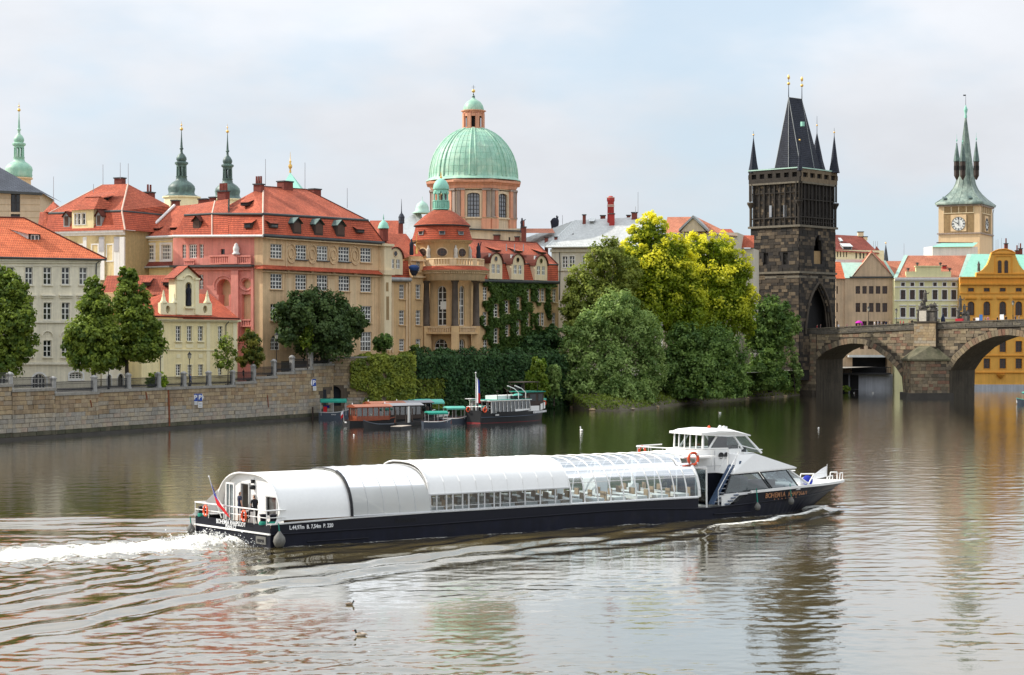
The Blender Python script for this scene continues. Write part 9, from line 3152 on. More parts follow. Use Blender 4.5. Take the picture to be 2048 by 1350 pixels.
def canopy_boat(label,px,py,rz,L,hullm,can,z=1.9,big=False):
 r=thing('canopy_boat',label,'boat',wl(px,py),rz,group='open boats with green canopies')
 obj('hull',hull_mb(L,1.8 if not big else 2.3,.62,.95,.65,tr=.7),[hullm,'varnish','boat_white'],r,local=True)
 canopy(r,-L*.38,L*.32,.95 if not big else 1.25,z,can,.22 if not big else .45); benches(r,(-L*.25,0,L*.2),.75)
 return r
canopy_boat('white boat with the largest green canopy behind the jetty',858,838,R(20),6.0,'boat_white','canopy_mint',2.35,True)
canopy_boat('pale blue boat with dark green canopy at the near side of the jetty end',874,852,R(18),3.9,'boat_blue','canopy_green',1.75)
canopy_boat('blue boat with mint canopy next to the black excursion boat',910,845,R(18),3.8,'boat_blue','canopy_mint',2.0)
canopy_boat('boat with flat dark green canopy half hidden behind the grey roofs',838,832,R(20),5.0,'boat_blue','canopy_green',2.3)
# shed, red posts, masts
sh=thing('boat_shed','small dark brown wooden shed with a gable roof behind the red roofed boats','shed',wl(737,829),R(-28))
mb=MB(); mb.box((0,0,1.6),(2.9,2.0,1.9)); mb.box((0,0,.5),(3.6,2.8,.4)); obj('wall',mb,'shed_brown',sh,local=True)
mb=MB()
for s in (1,-1):mb.hexa([(-1.65,s*1.25,2.45),(1.65,s*1.25,2.45),(1.65,0,3.15),(-1.65,0,3.15)],[(-1.65,s*1.25,2.55),(1.65,s*1.25,2.55),(1.65,0,3.26),(-1.65,0,3.26)])
for x in (-1.46,1.46):mb.poly([(x,-1.0,2.5),(x,1.0,2.5),(x,0,3.15)])
obj('shed_roof',mb,'tile_brown',sh,local=True)
obj('notice',MB().box((-1.47,-.2,2.15),(.03,.35,.45)),'sign_white',sh,local=True)
fz=thing('landing_stage','dark red timber landing stage with tall posts along the ivy wall','landing stage',wl(820,824),0)
pa,pb=wl(693,829),wl(930,821.5)
k_=34
for i in range(k_):
 p=pa.lerp(pb,i/(k_-1)); h=2.6+random.choice([0,0,.4,1.3,1.9])*(1 if i>8 else .5)
 obj('stage_post',MB().tube((p.x,p.y+random.uniform(-.5,.5),-.5),(p.x,p.y,h),.10,.09,6),'post_red',fz)
mb=MB()
for z in (.9,1.7,2.3):
 mb.tube((pa.x,pa.y,z),(pb.x,pb.y,z),.06,.06,5)
obj('stage_rail',mb,'post_red',fz)
mb=MB(); d=(pb-pa).normalized(); n2=Vector((-d.y,d.x,0)); mb.poly([pa+Vector((0,0,.8)),pb+Vector((0,0,.8)),pb+n2*2+Vector((0,0,.8)),pa+n2*2+Vector((0,0,.8))]); mb.poly([pa+Vector((0,0,.8)),pb+Vector((0,0,.8)),pb+Vector((0,0,-.3)),pa+Vector((0,0,-.3))]); obj('stage_deck',mb,'shed_brown',fz)
pa2,pb2=wl(930,823),wl(1010,820)
for i in range(7):
 p=pa2.lerp(pb2,i/6); obj('stage_post',MB().tube((p.x,p.y,-.5),(p.x,p.y,3.2),.10,.09,6),'post_red',fz)
for lab,px,y0,y1,lean in (('tall thin dark mooring pole behind the grey roofed boats',803,737,826,3),('shorter thin dark mooring pole behind the green canopies',849,750,826,0)):
 p=wl(px,y1+2); q=PX(px+lean,y0,p.y)
 tag(obj('mooring_pole',MB().tube((p.x,p.y,-.6),q,.09,.05,7),'dark_wood'),lab,'pole')
p=wl(648,838); tag(obj('mooring_pole',MB().tube((p.x-1.6,p.y,-.6),(p.x-1.6,p.y,1.7),.13,.12,8),'dark_wood'),'short thick dark pole at the stern of the lone motorboat','pole')

# ---- black excursion boat
L=15.5; ang=math.atan2(.74,.67)
r=thing('excursion_boat','black hulled excursion boat with white framed saloon, green decks and a dinghy in davits','boat',(0,0,0),ang)
st=wl(946,846.5); c=st+Vector((math.cos(ang),math.sin(ang),0))*L/2
r.location=(c.x-.35,c.y,0); r.scale=(.92,.92,.92)
obj('hull',hull_mb(L,4.3,1.55,2.5,1.85,tr=.72,p=2.6,n=22,keel=-.4,inner=1.25,boot=3),['boat_black','boat_black','boat_black','boat_red'],r,local=True)
mb=MB()
for sg in (1,-1):mb.path([Vector((-L/2+L*s,sg*(2.15*(.74+.26*math.sin(math.pi/2*min(1,s/.45))) if s<.45 else 2.15*max(.02,1-((s-.45)/.55)**2.6))+(0 if sg else 0),.85+.9*max(0,s-.4)**2)) for s in np.linspace(0,.99,16)],.07,5)
obj('rub_rail',mb,'boat_blue',r,local=True)
x0,x1=-6.0,2.4
mb=MB()
for sg in (1,-1):
 mb.box(((x0+x1)/2+2.6,sg*1.98,1.72),(3.2,.06,.36)); mb.box(((x0+x1)/2,sg*1.9,3.2),(x1-x0,.08,.14))
 for i in range(11):
  x=x0+(x1-x0)*i/10; mb.tube((x+.12,sg*1.95,1.5),(x,sg*1.9,3.2),.06,.06,4)
for y in (-1.9,-1.0,0,1.0,1.9):mb.tube((x0,y,1.4),(x0,y,3.2),.055,.055,4)
obj('saloon_frame',mb,'boat_white',r,local=True)
mb=MB()
for sg in (1,-1):mb.poly([(x0,sg*1.88,1.4),(x1,sg*1.88,1.4),(x1,sg*1.86,3.2),(x0,sg*1.86,3.2)])
mb.poly([(x0+.05,-1.88,1.4),(x0+.05,1.88,1.4),(x0+.05,1.88,3.2),(x0+.05,-1.88,3.2)])
obj('saloon_glass',mb,'boat_glass_dark',r,local=True)
mb=MB(); mb.box(((x0+x1)/2-.1,0,3.30),(x1-x0+.8,4.1,.10)); obj('saloon_roof',mb,'canopy_green',r,local=True)
mb=MB(); mb.box(((x0+x1)/2-.1,0,3.25),(x1-x0+.9,4.2,.10)); obj('roof_edge',mb,'boat_white',r,local=True)
mb=MB(); mb.box((-.6,.5,3.62),(5.6,2.4,.6)); obj('skylight_house',mb,'boat_white',r,local=True)
mb=MB(); mb.box((4.2,0,3.0),(3.4,3.3,2.6)); obj('wheelhouse',mb,'dark_wood',r,local=True)
mb=MB(); mb.box((4.1,0,4.36),(4.0,3.8,.12)); obj('wheelhouse_roof',mb,'canopy_green',r,local=True)
mb=MB()
for sg in (1,-1):mb.box((3.4,sg*1.67,3.5),(1.3,.03,1.0)); mb.box((5.1,sg*1.67,3.5),(.9,.03,1.0))
mb.box((5.92,0,3.5),(.03,2.8,1.0)); obj('wheelhouse_window',mb,'pane_dark',r,local=True)
mb=MB()
for sg in (1,-1):
 mb.box((3.6,sg*1.95,1.9),(1.9,.08,.75));
 mb.hexa([(4.9,sg*1.9-.04,1.6),(6.6,sg*1.3-.04,1.8),(6.6,sg*1.3+.04,1.8),(4.9,sg*1.9+.04,1.6)],[(4.9,sg*1.9-.04,2.5),(6.6,sg*1.3-.04,2.75),(6.6,sg*1.3+.04,2.75),(4.9,sg*1.9+.04,2.5)])
obj('white_bulwark',mb,'boat_white',r,local=True)
mb=MB()
for x in (1.8,4.8):
 for sg in (1,-1):mb.tube((x,sg*1.4,4.4),(x,sg*1.4,5.75),.05,.05,5)
mb.box((3.3,0,5.8),(3.6,3.2,.10)); mb.box((3.3,1.4,5.0),(3.0,.04,.8)); obj('flybridge_awning',mb,'dark_wood',r,local=True)
mb=MB(); mb.lathe((2.4,.3,5.0),[(.01,-.5),(.4,-.35),(.5,.05),(.4,.4),(.01,.5)],10); obj('covered_helm',mb,'hull_navy',r,local=True)
dn_=obj('dinghy',(lambda m_:m_)(hull_mb(2.4,1.15,.45,.6,.45,tr=.6,keel=0,inner=.3,n=10)),['boat_black','boat_black','boat_black'],r,local=True); dn_.location=(.6,-1.15,3.40)
mb=MB(); mb.lathe((0,0,.42),[(.55,0),(.5,.15),(.3,.3),(.02,.36)],10,0,True,sx=1.9,sy=.95); q=obj('dinghy_cover',mb,'canopy_mint'); q.parent=dn_
mb=MB()
for x in (-.1,1.5):mb.path([Vector((x,-1.95,3.3)),Vector((x,-1.95,4.3)),Vector((x-.5,-1.6,4.9)),Vector((x-1.6,-1.2,5.35))],.07,6)
obj('davit',mb,'boat_white',r,local=True)
mb=MB()
for x in (-3.6,-1.4):mb.tube((x,-.9,3.3),(x,-.9,4.5),.05,.05,6); mb.lathe((x,-.9,4.5),[(.16,0),(.16,.08),(.02,.14)],8)
mb.tube((-5.2,1.2,3.3),(-5.2,1.2,4.6),.14,.14,8); obj('vent_pipe',mb,'dark_wood',r,local=True)
mb=MB(); mb.path([Vector((-L/2+.1,-1.5,2.4)),Vector((-L/2+.1,1.5,2.4))],.03,5); mb.path([Vector((-L/2+.1,-1.5,2.1)),Vector((-5.9,-2.0,2.1))],.03,5)
for y in (-1.5,-.5,.5,1.5):mb.tube((-L/2+.1,y,1.5),(-L/2+.1,y,2.4),.025,.025,5)
obj('stern_railing',mb,'steel',r,local=True)
mb=MB(); mb.box((-6.6,1.4,2.5),(.1,.1,2.0)); mb.box((-6.6,1.8,2.5),(.1,.1,2.0)); mb.box((-6.8,1.5,3.5),(1.2,1.2,.08)); obj('stern_shelter',mb,'boat_white',r,local=True)
for (x,y,z) in ((-7.2,-1.75,1.95),(-7.85,1.0,1.95),(6.5,-1.25,2.6)):
 q=obj('life_ring',ring_mb((0,0,0),.34,.085,'y'),'orange_ring',r,local=True); q.location=(x,y,z)
mb=MB()
for i in range(10):mb.box((3.2+i*.34,-2.05+.02*i**1.2,1.30+.012*i),(.16,.10,.3))
obj('painted_name',mb,'ink_white',r,local=True,kind='stuff')
mb=MB(); mb.box((-4.9,-2.07,1.15),(.75,.05,.22)); obj('name_plate',mb,'boat_grey',r,local=True)
ff=thing('stern_flag','long white, blue and red flag hanging from the stern staff of the black excursion boat','flag',r.location+Vector((math.cos(ang)*-6.7,math.sin(ang)*-6.7,1.5)))
obj('staff',MB().tube((0,0,0),(0,0,5.2),.05,.035,6),'boat_white',ff,local=True)
obj('finial',MB().sphere((0,0,5.25),.12,8),'boat_white',ff,local=True)
mb=MB(); n=8
for j in range(12):
 for i in range(6):
  P4=[]
  for a,b in ((i,j),(i+1,j),(i+1,j+1),(i,j+1)):
   s,q=a/6,b/12
   P4.append((.06+.42*s+.16*s*q,.12*math.sin(7*s+2*q)-.1,4.7-3.5*q-.5*s*(1-q)))
  s,q=(i+.5)/6,(j+.5)/12
  m_=1 if (s>.42 and q<.62) else (0 if s<.42 else 2)
  mb.add(P4,[[0,1,2,3]],m_,True)
obj('cloth',mb,['flag_white','flag_blue','flag_red'],ff,local=True)
mb=MB(); mb.path([Vector((6.9,-.6,2.6)),Vector((7.3,-.3,3.9))],.06,5); mb.path([Vector((6.9,.5,2.6)),Vector((6.4,.6,4.2))],.06,5); mb.box((7.0,0,3.1),(1.7,1.0,.35)); obj('bow_gear',mb,'canopy_mint',r,local=True)
# ================================================================ people
def skin_person(name,joints,edges,mats,cuts,sub=1):
 """one continuous body grown over a skeleton; cuts(center) -> material slot"""
 me=bpy.data.meshes.new(name)
 keys=list(joints)
 me.from_pydata([joints[k][0] for k in keys],[(keys.index(a),keys.index(b)) for a,b in edges],[])
 o=bpy.data.objects.new(name,me); COL.objects.link(o)
 sk=o.modifiers.new('skin','SKIN'); sk.use_smooth_shade=True
 for i,k in enumerate(keys):
  r=joints[k][1]
  d=me.skin_vertices[0].data[i]
  d.radius=r if isinstance(r,tuple) else (r,r)
  d.use_root=(k=='pelvis')
 ss=o.modifiers.new('sub','SUBSURF'); ss.levels=sub; ss.render_levels=sub
 dg=bpy.context.evaluated_depsgraph_get()
 m2=bpy.data.meshes.new_from_object(o.evaluated_get(dg))
 bpy.data.objects.remove(o); bpy.data.meshes.remove(me)
 m2.name=name
 m2.materials.clear()
 for m in mats:m2.materials.append(MATS[m])
 for p in m2.polygons:
  p.material_index=cuts(p.center); p.use_smooth=True
 return m2
for nm,c in (('skin_tone',(.55,.33,.23)),('hair_brown',(.10,.05,.03)),('hair_dark',(.03,.022,.02)),('cloth_navy',(.020,.026,.055)),('cloth_black',(.012,.012,.016)),
   ('cloth_white',(.75,.75,.75)),('cloth_red',(.45,.03,.04)),('cloth_magenta',(.55,.02,.40)),('cloth_blue',(.06,.16,.42)),('cloth_grey',(.22,.22,.24)),('cloth_tan',(.42,.30,.18)),('cloth_pink',(.65,.25,.28)),('jeans',(.06,.09,.17)),('shoe_dark',(.02,.018,.018)),('cloth_green',(.08,.16,.08))):
 mk(nm,c,amp=.08)
def fingers(J,E,side,w,d,s=1.0):
 """five unequal fingers curling from the palm at w towards d"""
 w,d=Vector(w),Vector(d).normalized()
 a=d.orthogonal().normalized()
 for i,(off,ln) in enumerate(((-.030,.062),(-.010,.072),(.010,.068),(.030,.052))):
  p0=w+a*off+d*.03; p1=p0+d*ln*.55; p2=p1+(d*.8-a.cross(d)*.5).normalized()*ln*.5
  J[f'{side}f{i}a']=(tuple(p0),.0095); J[f'{side}f{i}b']=(tuple(p1),.009); J[f'{side}f{i}c']=(tuple(p2),.007)
  E+=[(f'{side}hand',f'{side}f{i}a'),(f'{side}f{i}a',f'{side}f{i}b'),(f'{side}f{i}b',f'{side}f{i}c')]
 p0=w+a*-.045-d*.015; p1=p0+(d*.5-a).normalized()*.035
 J[f'{side}ta']=(tuple(p0),.011); J[f'{side}tb']=(tuple(p1),.009); E+=[(f'{side}hand',f'{side}ta'),(f'{side}ta',f'{side}tb')]
def figure(h=1.76,la=None,ra=None,ll=None,rl=None,lean=(0,0),turn=0.0,hands=True):
 """skeleton facing -y (front), z up; arms: elbow and wrist points, legs: knee and ankle points"""
 k=h/1.76
 lx,ly=lean
 J={'pelvis':((0,0,.96),(.145,.10)),'waist':((lx*.3,ly*.3,1.10),(.130,.095)),'chest':((lx*.7,ly*.7,1.32),(.165,.11)),'collar':((lx,ly,1.46),(.10,.075)),
  'neck':((lx,ly-.01,1.53),.055),'skull':((lx+turn*.01,ly-.025,1.60),(.066,.078)),'crown':((lx,ly-.015,1.71),(.072,.085)),'nose':((lx+turn*.06,ly-.115,1.625),.014),
  'Lsh':((.185+lx,ly,1.43),.062),'Rsh':((-.185+lx,ly,1.43),.062)}
 E=[('pelvis','waist'),('waist','chest'),('chest','collar'),('collar','neck'),('neck','skull'),('skull','crown'),('skull','nose'),('chest','Lsh'),('chest','Rsh')]
 for s,sg,arm,leg in (('L',1,la,ll),('R',-1,ra,rl)):
  arm=arm or ((.24*sg+lx,ly+.03,1.16),(.25*sg+lx,ly-.05,.92)); leg=leg or ((.10*sg,-.01,.50),(.11*sg,.03,.09))
  J[s+'el']=(arm[0],.042); J[s+'wr']=(arm[1],.030)
  d=(Vector(arm[1])-Vector(arm[0])).normalized(); hd=Vector(arm[1])+d*.07
  J[s+'hand']=(tuple(hd),(.038,.020))
  E+=[(s+'sh',s+'el'),(s+'el',s+'wr'),(s+'wr',s+'hand')]
  if hands:fingers(J,E,s,hd,d)
  J[s+'hip']=((.095*sg,0,.88),.088); J[s+'kn']=(leg[0],.058); J[s+'an']=(leg[1],.040)
  an=Vector(leg[1]); J[s+'to']=((an.x,an.y-.17,an.z-.055),(.040,.030))
  E+=[('pelvis',s+'hip'),(s+'hip',s+'kn'),(s+'kn',s+'an'),(s+'an',s+'to')]
 J={q:(tuple(Vector(v[0])*k),v[1] if not isinstance(v[1],tuple) else v[1]) for q,v in J.items()}
 return J,E
def dress(k,short_sleeve=True,shorts=True,lean=(0,0),hair_z=1.665):
 """material slot by where a face sits: 0 skin, 1 top, 2 trousers, 3 hair, 4 shoes"""
 def f(c):
  x,y,z=c.x/k,c.y/k,c.z/k
  if z>1.50:
   return 3 if (z>hair_z or (y-lean[1]>.01 and z>1.58)) else 0
  if z<.12:return 4
  arm=abs(x-lean[0]*.7)>.195
  if z>.93 and arm:return 1 if (z>1.24 or not short_sleeve) else 0
  if abs(x-lean[0])>.20 and z>.60:return 0
  if z>.95:return 1
  return 2 if (z>.50 or not shorts) else 0
 return f
# two crew members on the stern
J,E=figure(1.80,la=((.27,-.02,1.17),(.27,-.12,.93)),ra=((-.27,.02,1.17),(-.26,-.04,.92)))
me=skin_person('person',J,E,['skin_tone','cloth_navy','cloth_navy','hair_dark','shoe_dark'],dress(1.8/1.76))
o=link('person',me); o.location=bw(.55,-.45,1.03); o.rotation_euler=(0,0,BANG+R(90))
tag(o,'person in navy T-shirt and shorts standing in the stern doorway with their back turned','person','crew on the stern of the tour boat')
J,E=figure(1.76,la=((.20,-.12,1.17),(.06,-.30,1.02)),ra=((-.22,-.10,1.17),(-.08,-.30,1.02)),ll=((.13,-.42,.82),(.15,-.36,.42)),rl=((-.10,-.05,.50),(-.10,.05,.09)),lean=(0,-.10))
me=skin_person('person',J,E,['skin_tone','cloth_black','cloth_black','hair_brown','shoe_dark'],dress(1.0,shorts=False,lean=(0,-.10)))
o=link('person',me); o.location=bw(.30,1.75,1.03); o.rotation_euler=(0,0,BANG+R(-5)-R(0))
o.rotation_euler=(0,0,math.atan2(-BS.y,-BS.x)+R(90)+R(10))
tag(o,'red-haired person in black leaning at the stern rail with one knee raised','person','crew on the stern of the tour boat')
# walkers: three shared bodies, each in their own clothes
BODY=[]
for pose in range(3):
 sw=(.0,.16,-.12)[pose]
 J,E=figure(1.72,ll=((.10,-.10-sw*.4,.50),(.11,sw,.10)),rl=((-.10,-.04+sw*.3,.50),(-.11,-sw,.10)),la=((.23,.05+sw*.4,1.17),(.22,-.12-sw*.3,.95)),ra=((-.23,.04-sw*.4,1.17),(-.22,-.10,.95)),hands=False)
 BODY.append(skin_person('person',J,E,['skin_tone','cloth_white','jeans','hair_dark','shoe_dark'],dress(1.72/1.76,shorts=False),sub=1))
def walker(label,loc,rz,top,legs='jeans',hair='hair_dark',pose=0,group='people on the stone bridge',s=1.0):
 o=link('person',BODY[pose]); o.location=loc; o.rotation_euler=(0,0,rz); o.scale=(s,s,s)
 for i,m in ((1,top),(2,legs),(3,hair)):
  o.material_slots[i].link='OBJECT'; o.material_slots[i].material=MATS[m]
 return tag(o,label,'person',group)
def on_bridge(px,d=-1.0):
 u=FG.u(px,d); p=FG.P(u,ptop(u)-1.0,d); return p
walkers=[(1634,'cloth_red','person in red top in the shadow of the tower gate','hair_dark'),(1641,'cloth_navy','person in dark blue beside the tower gate','hair_brown'),
 (1677,'cloth_white','person in white top nearest the tower on the bridge','hair_dark'),(1694,'cloth_pink','dark haired person in pink top between the tower and the magenta umbrella','hair_dark'),
 (1717,'cloth_tan','person under the magenta umbrella on the bridge','hair_brown'),(1724,'cloth_magenta','person in magenta right of the magenta umbrella','hair_dark'),
 (1749,'cloth_white','person in white just right of the left bridge lamp','hair_brown'),(1756,'cloth_grey','person in grey with a white hat right of the left bridge lamp','cloth_white'),(1763,'cloth_grey','tall person in grey in the group right of the left bridge lamp','hair_dark'),
 (1772,'cloth_navy','person in navy between the two left bridge lamps','hair_dark'),(1780,'cloth_tan','person in tan just left of the second bridge lamp','hair_brown'),(1796,'cloth_green','person in dark green right beside the second bridge lamp','hair_dark'),
 (1801,'cloth_red','person in bright red between the second lamp and the statue pedestal','hair_brown'),(1807,'cloth_red','second person in red near the statue pedestal','hair_dark'),
 (1819,'cloth_tan','person in tan just left of the statue pedestal','hair_brown'),(1824,'cloth_black','person in black just left of the statue pedestal','hair_dark'),
 (1872,'cloth_white','person in white just right of the statue pedestal','hair_dark'),(1878,'cloth_grey','person in grey right of the statue pedestal','cloth_white'),(1888,'cloth_navy','person in dark coat under the dark blue sunshade','hair_dark'),
 (1948,'cloth_black','person in black right of the dark statue group','hair_brown'),(1952,'cloth_white','person in white beside the blue board','hair_brown'),(1970,'cloth_tan','person in tan right of the blue board','hair_dark'),(1976,'cloth_pink','person in pale pink right of the blue board','hair_brown'),
 (1995,'cloth_black','person in black left of the white easel','hair_brown'),(2012,'cloth_black','person in black right of the white easel','hair_dark'),(2031,'cloth_navy','person in navy right of the right bridge lamp','hair_dark'),(2038,'cloth_grey','person in grey at the right edge of the bridge','hair_brown')]
for i,(px,top,lab,hair) in enumerate(walkers):
 walker(lab,on_bridge(px,random.uniform(-1.4,-.7)),random.uniform(0,6.28),top,random.choice(['jeans','cloth_grey','cloth_black']),hair,i%3,s=random.uniform(.96,1.08))
w=FQ.P(FQ.u(381,-3),5.05,-3); walker('person in a pale blue top walking behind the railing beside the lamp post',w,1.2,'cloth_blue','jeans','hair_dark',1,'people on the embankment')
w=FQ.P(FQ.u(487,-2.5),5.6,-2.5); walker('dark haired person in black behind the railing below the mottled tree',w,2.2,'cloth_black','cloth_black','hair_dark',0,'people on the embankment')
# umbrella, boards, sunshade on the bridge
p=on_bridge(1718,-.9)
o=thing('umbrella','open magenta umbrella held above the bridge parapet','umbrella',p)
obj('canopy',MB().lathe((p.x,p.y,p.z),[(.75,1.55),(.62,1.8),(.32,1.98),(.01,2.05)],8),'cloth_magenta',o)
obj('shaft',MB().tube((p.x,p.y,p.z+1.0),(p.x,p.y,p.z+2.15),.015,.015,5),'steel',o)
p=on_bridge(1886,-1.2)
o=thing('sunshade','folded dark blue sunshade standing on the bridge right of the pedestal','sunshade',p)
obj('canopy',MB().lathe((p.x,p.y,p.z),[(.30,.2),(.42,.9),(.38,1.7),(.16,2.3),(.02,2.6)],8),'cloth_navy',o); obj('pole',MB().tube(p,p+Vector((0,0,2.7)),.03,.03,5),'steel',o)
for px,w_,h_,m_,lab in ((1962,.62,1.25,'cloth_blue','bright blue upright display board of a bridge stall'),(2004,.8,1.15,'cloth_white','white artist easel board leaning on the bridge'),(1955.5,.6,.7,'cloth_white','small white drawing board beside the blue board')):
 p=on_bridge(px,-.8)
 o=thing('display_board',lab,'board',p,FG.ang)
 obj('panel',MB().hexa([(-w_/2,-.03,.85),(w_/2,-.03,.85),(w_/2,.03,.85),(-w_/2,.03,.85)],[(-w_/2-.1,.1,.85+h_),(w_/2-.1,.1,.85+h_),(w_/2-.1,.16,.85+h_),(-w_/2-.1,.16,.85+h_)]),m_,o,local=True) if m_ !='cloth_blue' else obj('panel',MB().box((0,0,.85+h_/2),(w_,.06,h_)),'cloth_blue',o,local=True)
 obj('stand',MB().tube((-.2,0,0),(-.2,.05,1.0),.025,.025,4).tube((.2,0,0),(.2,.05,1.0),.025,.025,4),'dark_wood',o,local=True,kind='stuff')
p=on_bridge(1919,-.7)
o=thing('stall_cloth','dark red cloth covered stall at the foot of the dark statue group','stall',p,FG.ang)
obj('cover',MB().box((0,0,1.0),(1.5,.5,1.0)),'cloth_red',o,local=True); obj('table',MB().box((0,0,.4),(1.3,.5,.8)),'dark_wood',o,local=True)

# ================================================================ statues and lamps on the bridge
def carved(mb,c,h,s=1.0,lean=0.0,arm=1):
 c=Vector(c)
 mb.lathe(c,[(.34*s,0),(.40*s,.15*h),(.30*s,.42*h),(.33*s,.62*h),(.36*s,.74*h),(.20*s,.84*h),(.11*s,.86*h),(.16*s,.92*h),(.13*s,.97*h),(.01,h)],9,0,True,sy=.8)
 for k in range(5):
  a=2*math.pi*k/5+h
  mb.tube(c+Vector((.33*s*math.cos(a),.27*s*math.sin(a),.05*h)),c+Vector((.26*s*math.cos(a+.4),.2*s*math.sin(a+.4),.6*h)),.08*s,.05*s,5)
 if arm:
  sh_=c+Vector((.28*s*arm,-.05,.74*h)); el=sh_+Vector((.30*s*arm,-.15,-.05*h)); mb.tube(sh_,el,.10*s,.08*s,6); mb.tube(el,el+Vector((.12*arm,-.1,.16*h)),.07*s,.05*s,6)
def rocks(mb,c,r,n,h):
 for i in range(n):
  a=random.uniform(0,6.28); q=random.uniform(0,r)
  mb.lathe((c[0]+q*math.cos(a),c[1]+q*math.sin(a)*.5,c[2]+random.uniform(0,h)),[(.01,-.3),(.32,-.15),(.36,.1),(.2,.32),(.01,.4)],6,0,False)
u=(bL+bR)/2; zb_=ptop(u)+.2
r=thing('statue_group','large weathered sandstone saint group on the pedestal above the bridge pier','statue',FG.P(u,zb_,.1))
c0=FG.P(FG.u(1848),zb_,.1)
mb=MB(); FG.box(mb,FG.u(1841),FG.u(1855),zb_,zb_+2.0,-.3,.55); obj('pedestal',mb,'pale_statue',r)
mb=MB(); FG.box(mb,FG.u(1836),FG.u(1870),zb_,zb_+1.95,-1.0,.2); FG.box(mb,FG.u(1835),FG.u(1871),zb_+1.95,zb_+2.25,-1.1,.4); obj('plinth',mb,'statue_stone',r)
mb=MB(); t_=FG.P(FG.u(1847),zb_+2.2,-.2)
rocks(mb,t_,.75,9,.7); carved(mb,t_+Vector((0,0,.5)),1.9,1.0,arm=-1); carved(mb,t_+Vector((.25,.1,1.5)),2.3,1.0,arm=1); carved(mb,t_+Vector((-.55,-.15,.1)),1.5,.7)
mb.tube(t_+Vector((.5,0,3.4)),t_+Vector((.15,0,3.9)),.08,.04,5)
obj('saint',mb,'statue_stone',r)
mb=MB(); t2=FG.P(FG.u(1864),zb_+2.2,-.2); rocks(mb,t2,.8,10,.8); carved(mb,t2+Vector((.35,0,.2)),1.3,.7); carved(mb,t2+Vector((-.3,0,.1)),1.2,.65,arm=-1); obj('kneeling_figures',mb,'statue_stone',r,kind='stuff')
mb=MB(); t3_=FG.P(FG.u(1837.5),zb_+.1,.3); carved(mb,t3_,1.9,.7); obj('side_figure',mb,'statue_stone',r)
r=thing('statue_group','dark crowded statue group in front of the join of lemon and orange houses','statue',FG.P(FG.u(1928),ptop(FG.u(1928))-1,-BW+.4))
Db=-BW+.3
zb2=ptop(FG.u(1928,Db))-.2
mb=MB(); FG.box(mb,FG.u(1917,Db),FG.u(1936,Db),zb2-.8,zb2+1.4,Db-.8,Db+.5); obj('plinth',mb,'statue_stone',r)
mb=MB(); t_=FG.P(FG.u(1925,Db),zb2+1.2,Db)
rocks(mb,t_+Vector((.2,0,-.6)),1.1,16,1.3); carved(mb,t_+Vector((-.45,0,1.2)),3.0,1.0,arm=1); carved(mb,t_+Vector((.35,-.1,.6)),2.0,.9,arm=1); carved(mb,t_+Vector((.9,0,-.4)),1.8,.85,arm=1); carved(mb,t_+Vector((-.8,-.1,-.2)),2.0,.85,arm=-1)
obj('saints',mb,'statue_stone',r,kind='stuff')
def street_lamp(label,base,top,group,s=1.0):
 r=thing('street_lamp',label,'street lamp',base,group=group)
 h=top-base.z
 b=base
 mb=MB(); mb.lathe(b,[(.17*s,0),(.17*s,.35),(.10*s,.5),(.075*s,h*.3),(.10*s,h*.32),(.055*s,h*.36),(.045*s,h-1.15*s),(.10*s,h-1.1*s),(.05*s,h-1.0*s)],8); obj('post',mb,'iron',r)
 mb=MB(); z=h-.98*s
 mb.lathe(b,[(.06*s,z),(.15*s,z+.06*s),(.24*s,z+.55*s),(.24*s,z+.57*s)],6,0,False); obj('lantern_glass',mb,'lantern_glass',r)
 mb=MB(); mb.lathe(b,[(.30*s,z+.57*s),(.27*s,z+.64*s),(.12*s,z+.82*s),(.05*s,z+.88*s),(.07*s,z+.93*s),(.01,z+1.0*s)],6,0,False)
 for i in range(6):
  a=2*math.pi*i/6
  mb.tube(b+Vector((.15*s*math.cos(a),.15*s*math.sin(a),z+.05*s)),b+Vector((.25*s*math.cos(a),.25*s*math.sin(a),z+.58*s)),.022,.022,4)
 obj('lantern_frame',mb,'iron',r)
 return r
for px,y,lab in ((1737,612.5,'left of the three bridge lamps, in front of the stone house'),(1792.5,616,'bridge lamp at the left edge of the lemon house'),(2026,600,'right of the three bridge lamps, in front of the orange house')):
 d=-.5; u=FG.u(px,d); b=FG.P(u,ptop(u)-.6,d); street_lamp(lab,b,zat(y,b.y),'lamps on the stone bridge')
b=FQ.P(FQ.u(379,-1.5),5.1,-1.5); street_lamp('black street lamp in front of the yellow house',b,zat(703,b.y),'lamps on the embankment',.95)
b=FQ.P(FQ.u(217,-2),5.1,-2); street_lamp('black lamp post half hidden between the two right lindens',b,zat(700,b.y),'lamps on the embankment',.95)
b=PX(553,745,256); b.z=6.5; street_lamp('pale lit lamp against the tan palace beside the dark tree',b,zat(664,b.y),'lamps on the embankment',1.0)

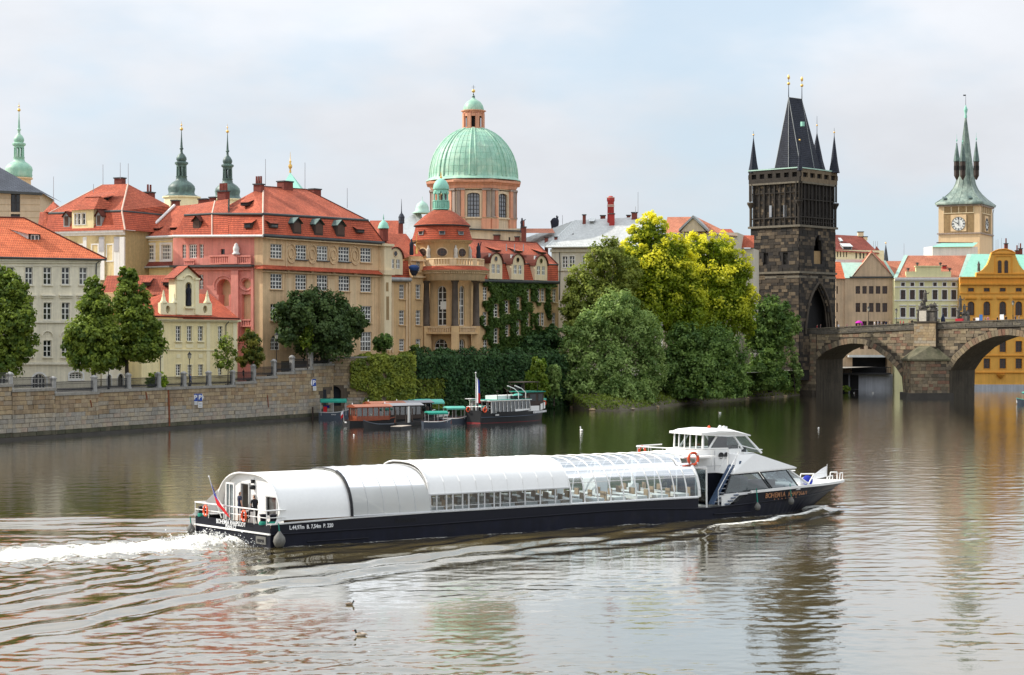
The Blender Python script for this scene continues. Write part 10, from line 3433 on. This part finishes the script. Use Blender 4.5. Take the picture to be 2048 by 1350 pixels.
# ================================================================ birds on the water
def bird(name,label,px,py,body_m,head_m,L=.55,ang=2.6,wing_m=None,neck=.12,group=None):
 p=wl(px,py); r=thing(name,label,name,p,ang,group=group)
 mb=MB(); k=L
 prof=[(-.50,.02,.16),(-.40,.10,.13),(-.2,.20,.11),(.05,.23,.10),(.28,.17,.11),(.42,.06,.14)]
 vs=[]; n=10
 for x,rr,z in prof:
  for i in range(n):
   a=2*math.pi*i/n; vs.append((x*k,rr*k*math.cos(a),(z+rr*.75*math.sin(a))*k))
 fs=[[j*n+i,j*n+(i+1)%n,(j+1)*n+(i+1)%n,(j+1)*n+i] for j in range(len(prof)-1) for i in range(n)]
 mb.add(vs,fs,0,True)
 hx=.42*k
 mb.tube((.34*k,0,.16*k),(hx,0,(.22+neck)*k),.09*k,.07*k,8,1)
 mb.sphere((hx+.03*k,0,(.27+neck)*k),.10*k,10,1)
 mb.lathe((0,0,0),[(.001,0)],3) if False else None
 mb.hexa([(hx+.10*k,-.03*k,(.24+neck)*k),(hx+.24*k,-.03*k,(.23+neck)*k),(hx+.24*k,.03*k,(.23+neck)*k),(hx+.10*k,.03*k,(.24+neck)*k)],
   [(hx+.10*k,-.03*k,(.28+neck)*k),(hx+.24*k,-.03*k,(.25+neck)*k),(hx+.24*k,.03*k,(.25+neck)*k),(hx+.10*k,.03*k,(.28+neck)*k)],2)
 obj('body',mb,[body_m,head_m,'orange_ring'],r,local=True)
 for sg in (1,-1):
  wb=MB(); vs=[]
  for i in range(7):
   f=i/6
   vs+=[(k*(.22-.62*f),sg*k*(.20+.03*math.sin(math.pi*f))*(1-.35*f),k*(.20-.02*f)),(k*(.22-.66*f),sg*k*.09*(1-.4*f),k*(.29-.08*f))]
  wb.add(vs,[[2*i,2*i+2,2*i+3,2*i+1] for i in range(6)],0,True)
  obj('wing',wb,wing_m or body_m,r,local=True)
 return r
mk('feather_brown',(.26,.19,.13),amp=.4,scale=14); mk('feather_dark',(.03,.035,.03),amp=.2); mk('feather_white',(.85,.85,.82),amp=.03); mk('feather_pale',(.50,.42,.33),amp=.25,scale=12)
bird('duck','brown and white duck swimming in the foreground right of the red reflections',722,1272,'feather_pale','feather_dark',.52,2.9,'feather_brown')
bird('duck','second smaller duck dark against the water behind the foreground duck',699,1210,'feather_brown','feather_dark',.40,.4,'feather_brown')
bird('swan','white swan on the river in front of the big willow',1163,862,'feather_white','feather_white',.8,1.9,None,.32)
bird('gull','small white gull floating below the flagged saloon boat',708,871,'feather_white','feather_white',.42,2.0,'feather_white',.04,'white birds on the river')
for px,py,lab in ((1708,786,'left white gull under the left bridge arch'),(1746,786,'right white gull under the left bridge arch'),(1440,826,'white gull on the dark water below the right willow'),(1637,857,'white gull on the river left of the bridge pier reflection')):
 bird('gull',lab,px,py,'feather_white','feather_white',.42,random.uniform(0,6),'feather_white',.04,'white birds on the river')
# bow of a boat just entering at the right edge
r=thing('launch','bow of a small white launch with mint trim entering at the right edge','boat',wl(2062,809),R(176))
obj('hull',hull_mb(5.0,1.9,.75,1.15,.8,tr=.8),['boat_blue','boat_white','canopy_mint'],r,local=True); canopy(r,-1.8,1.4,.95,2.0,'canopy_mint',.2)
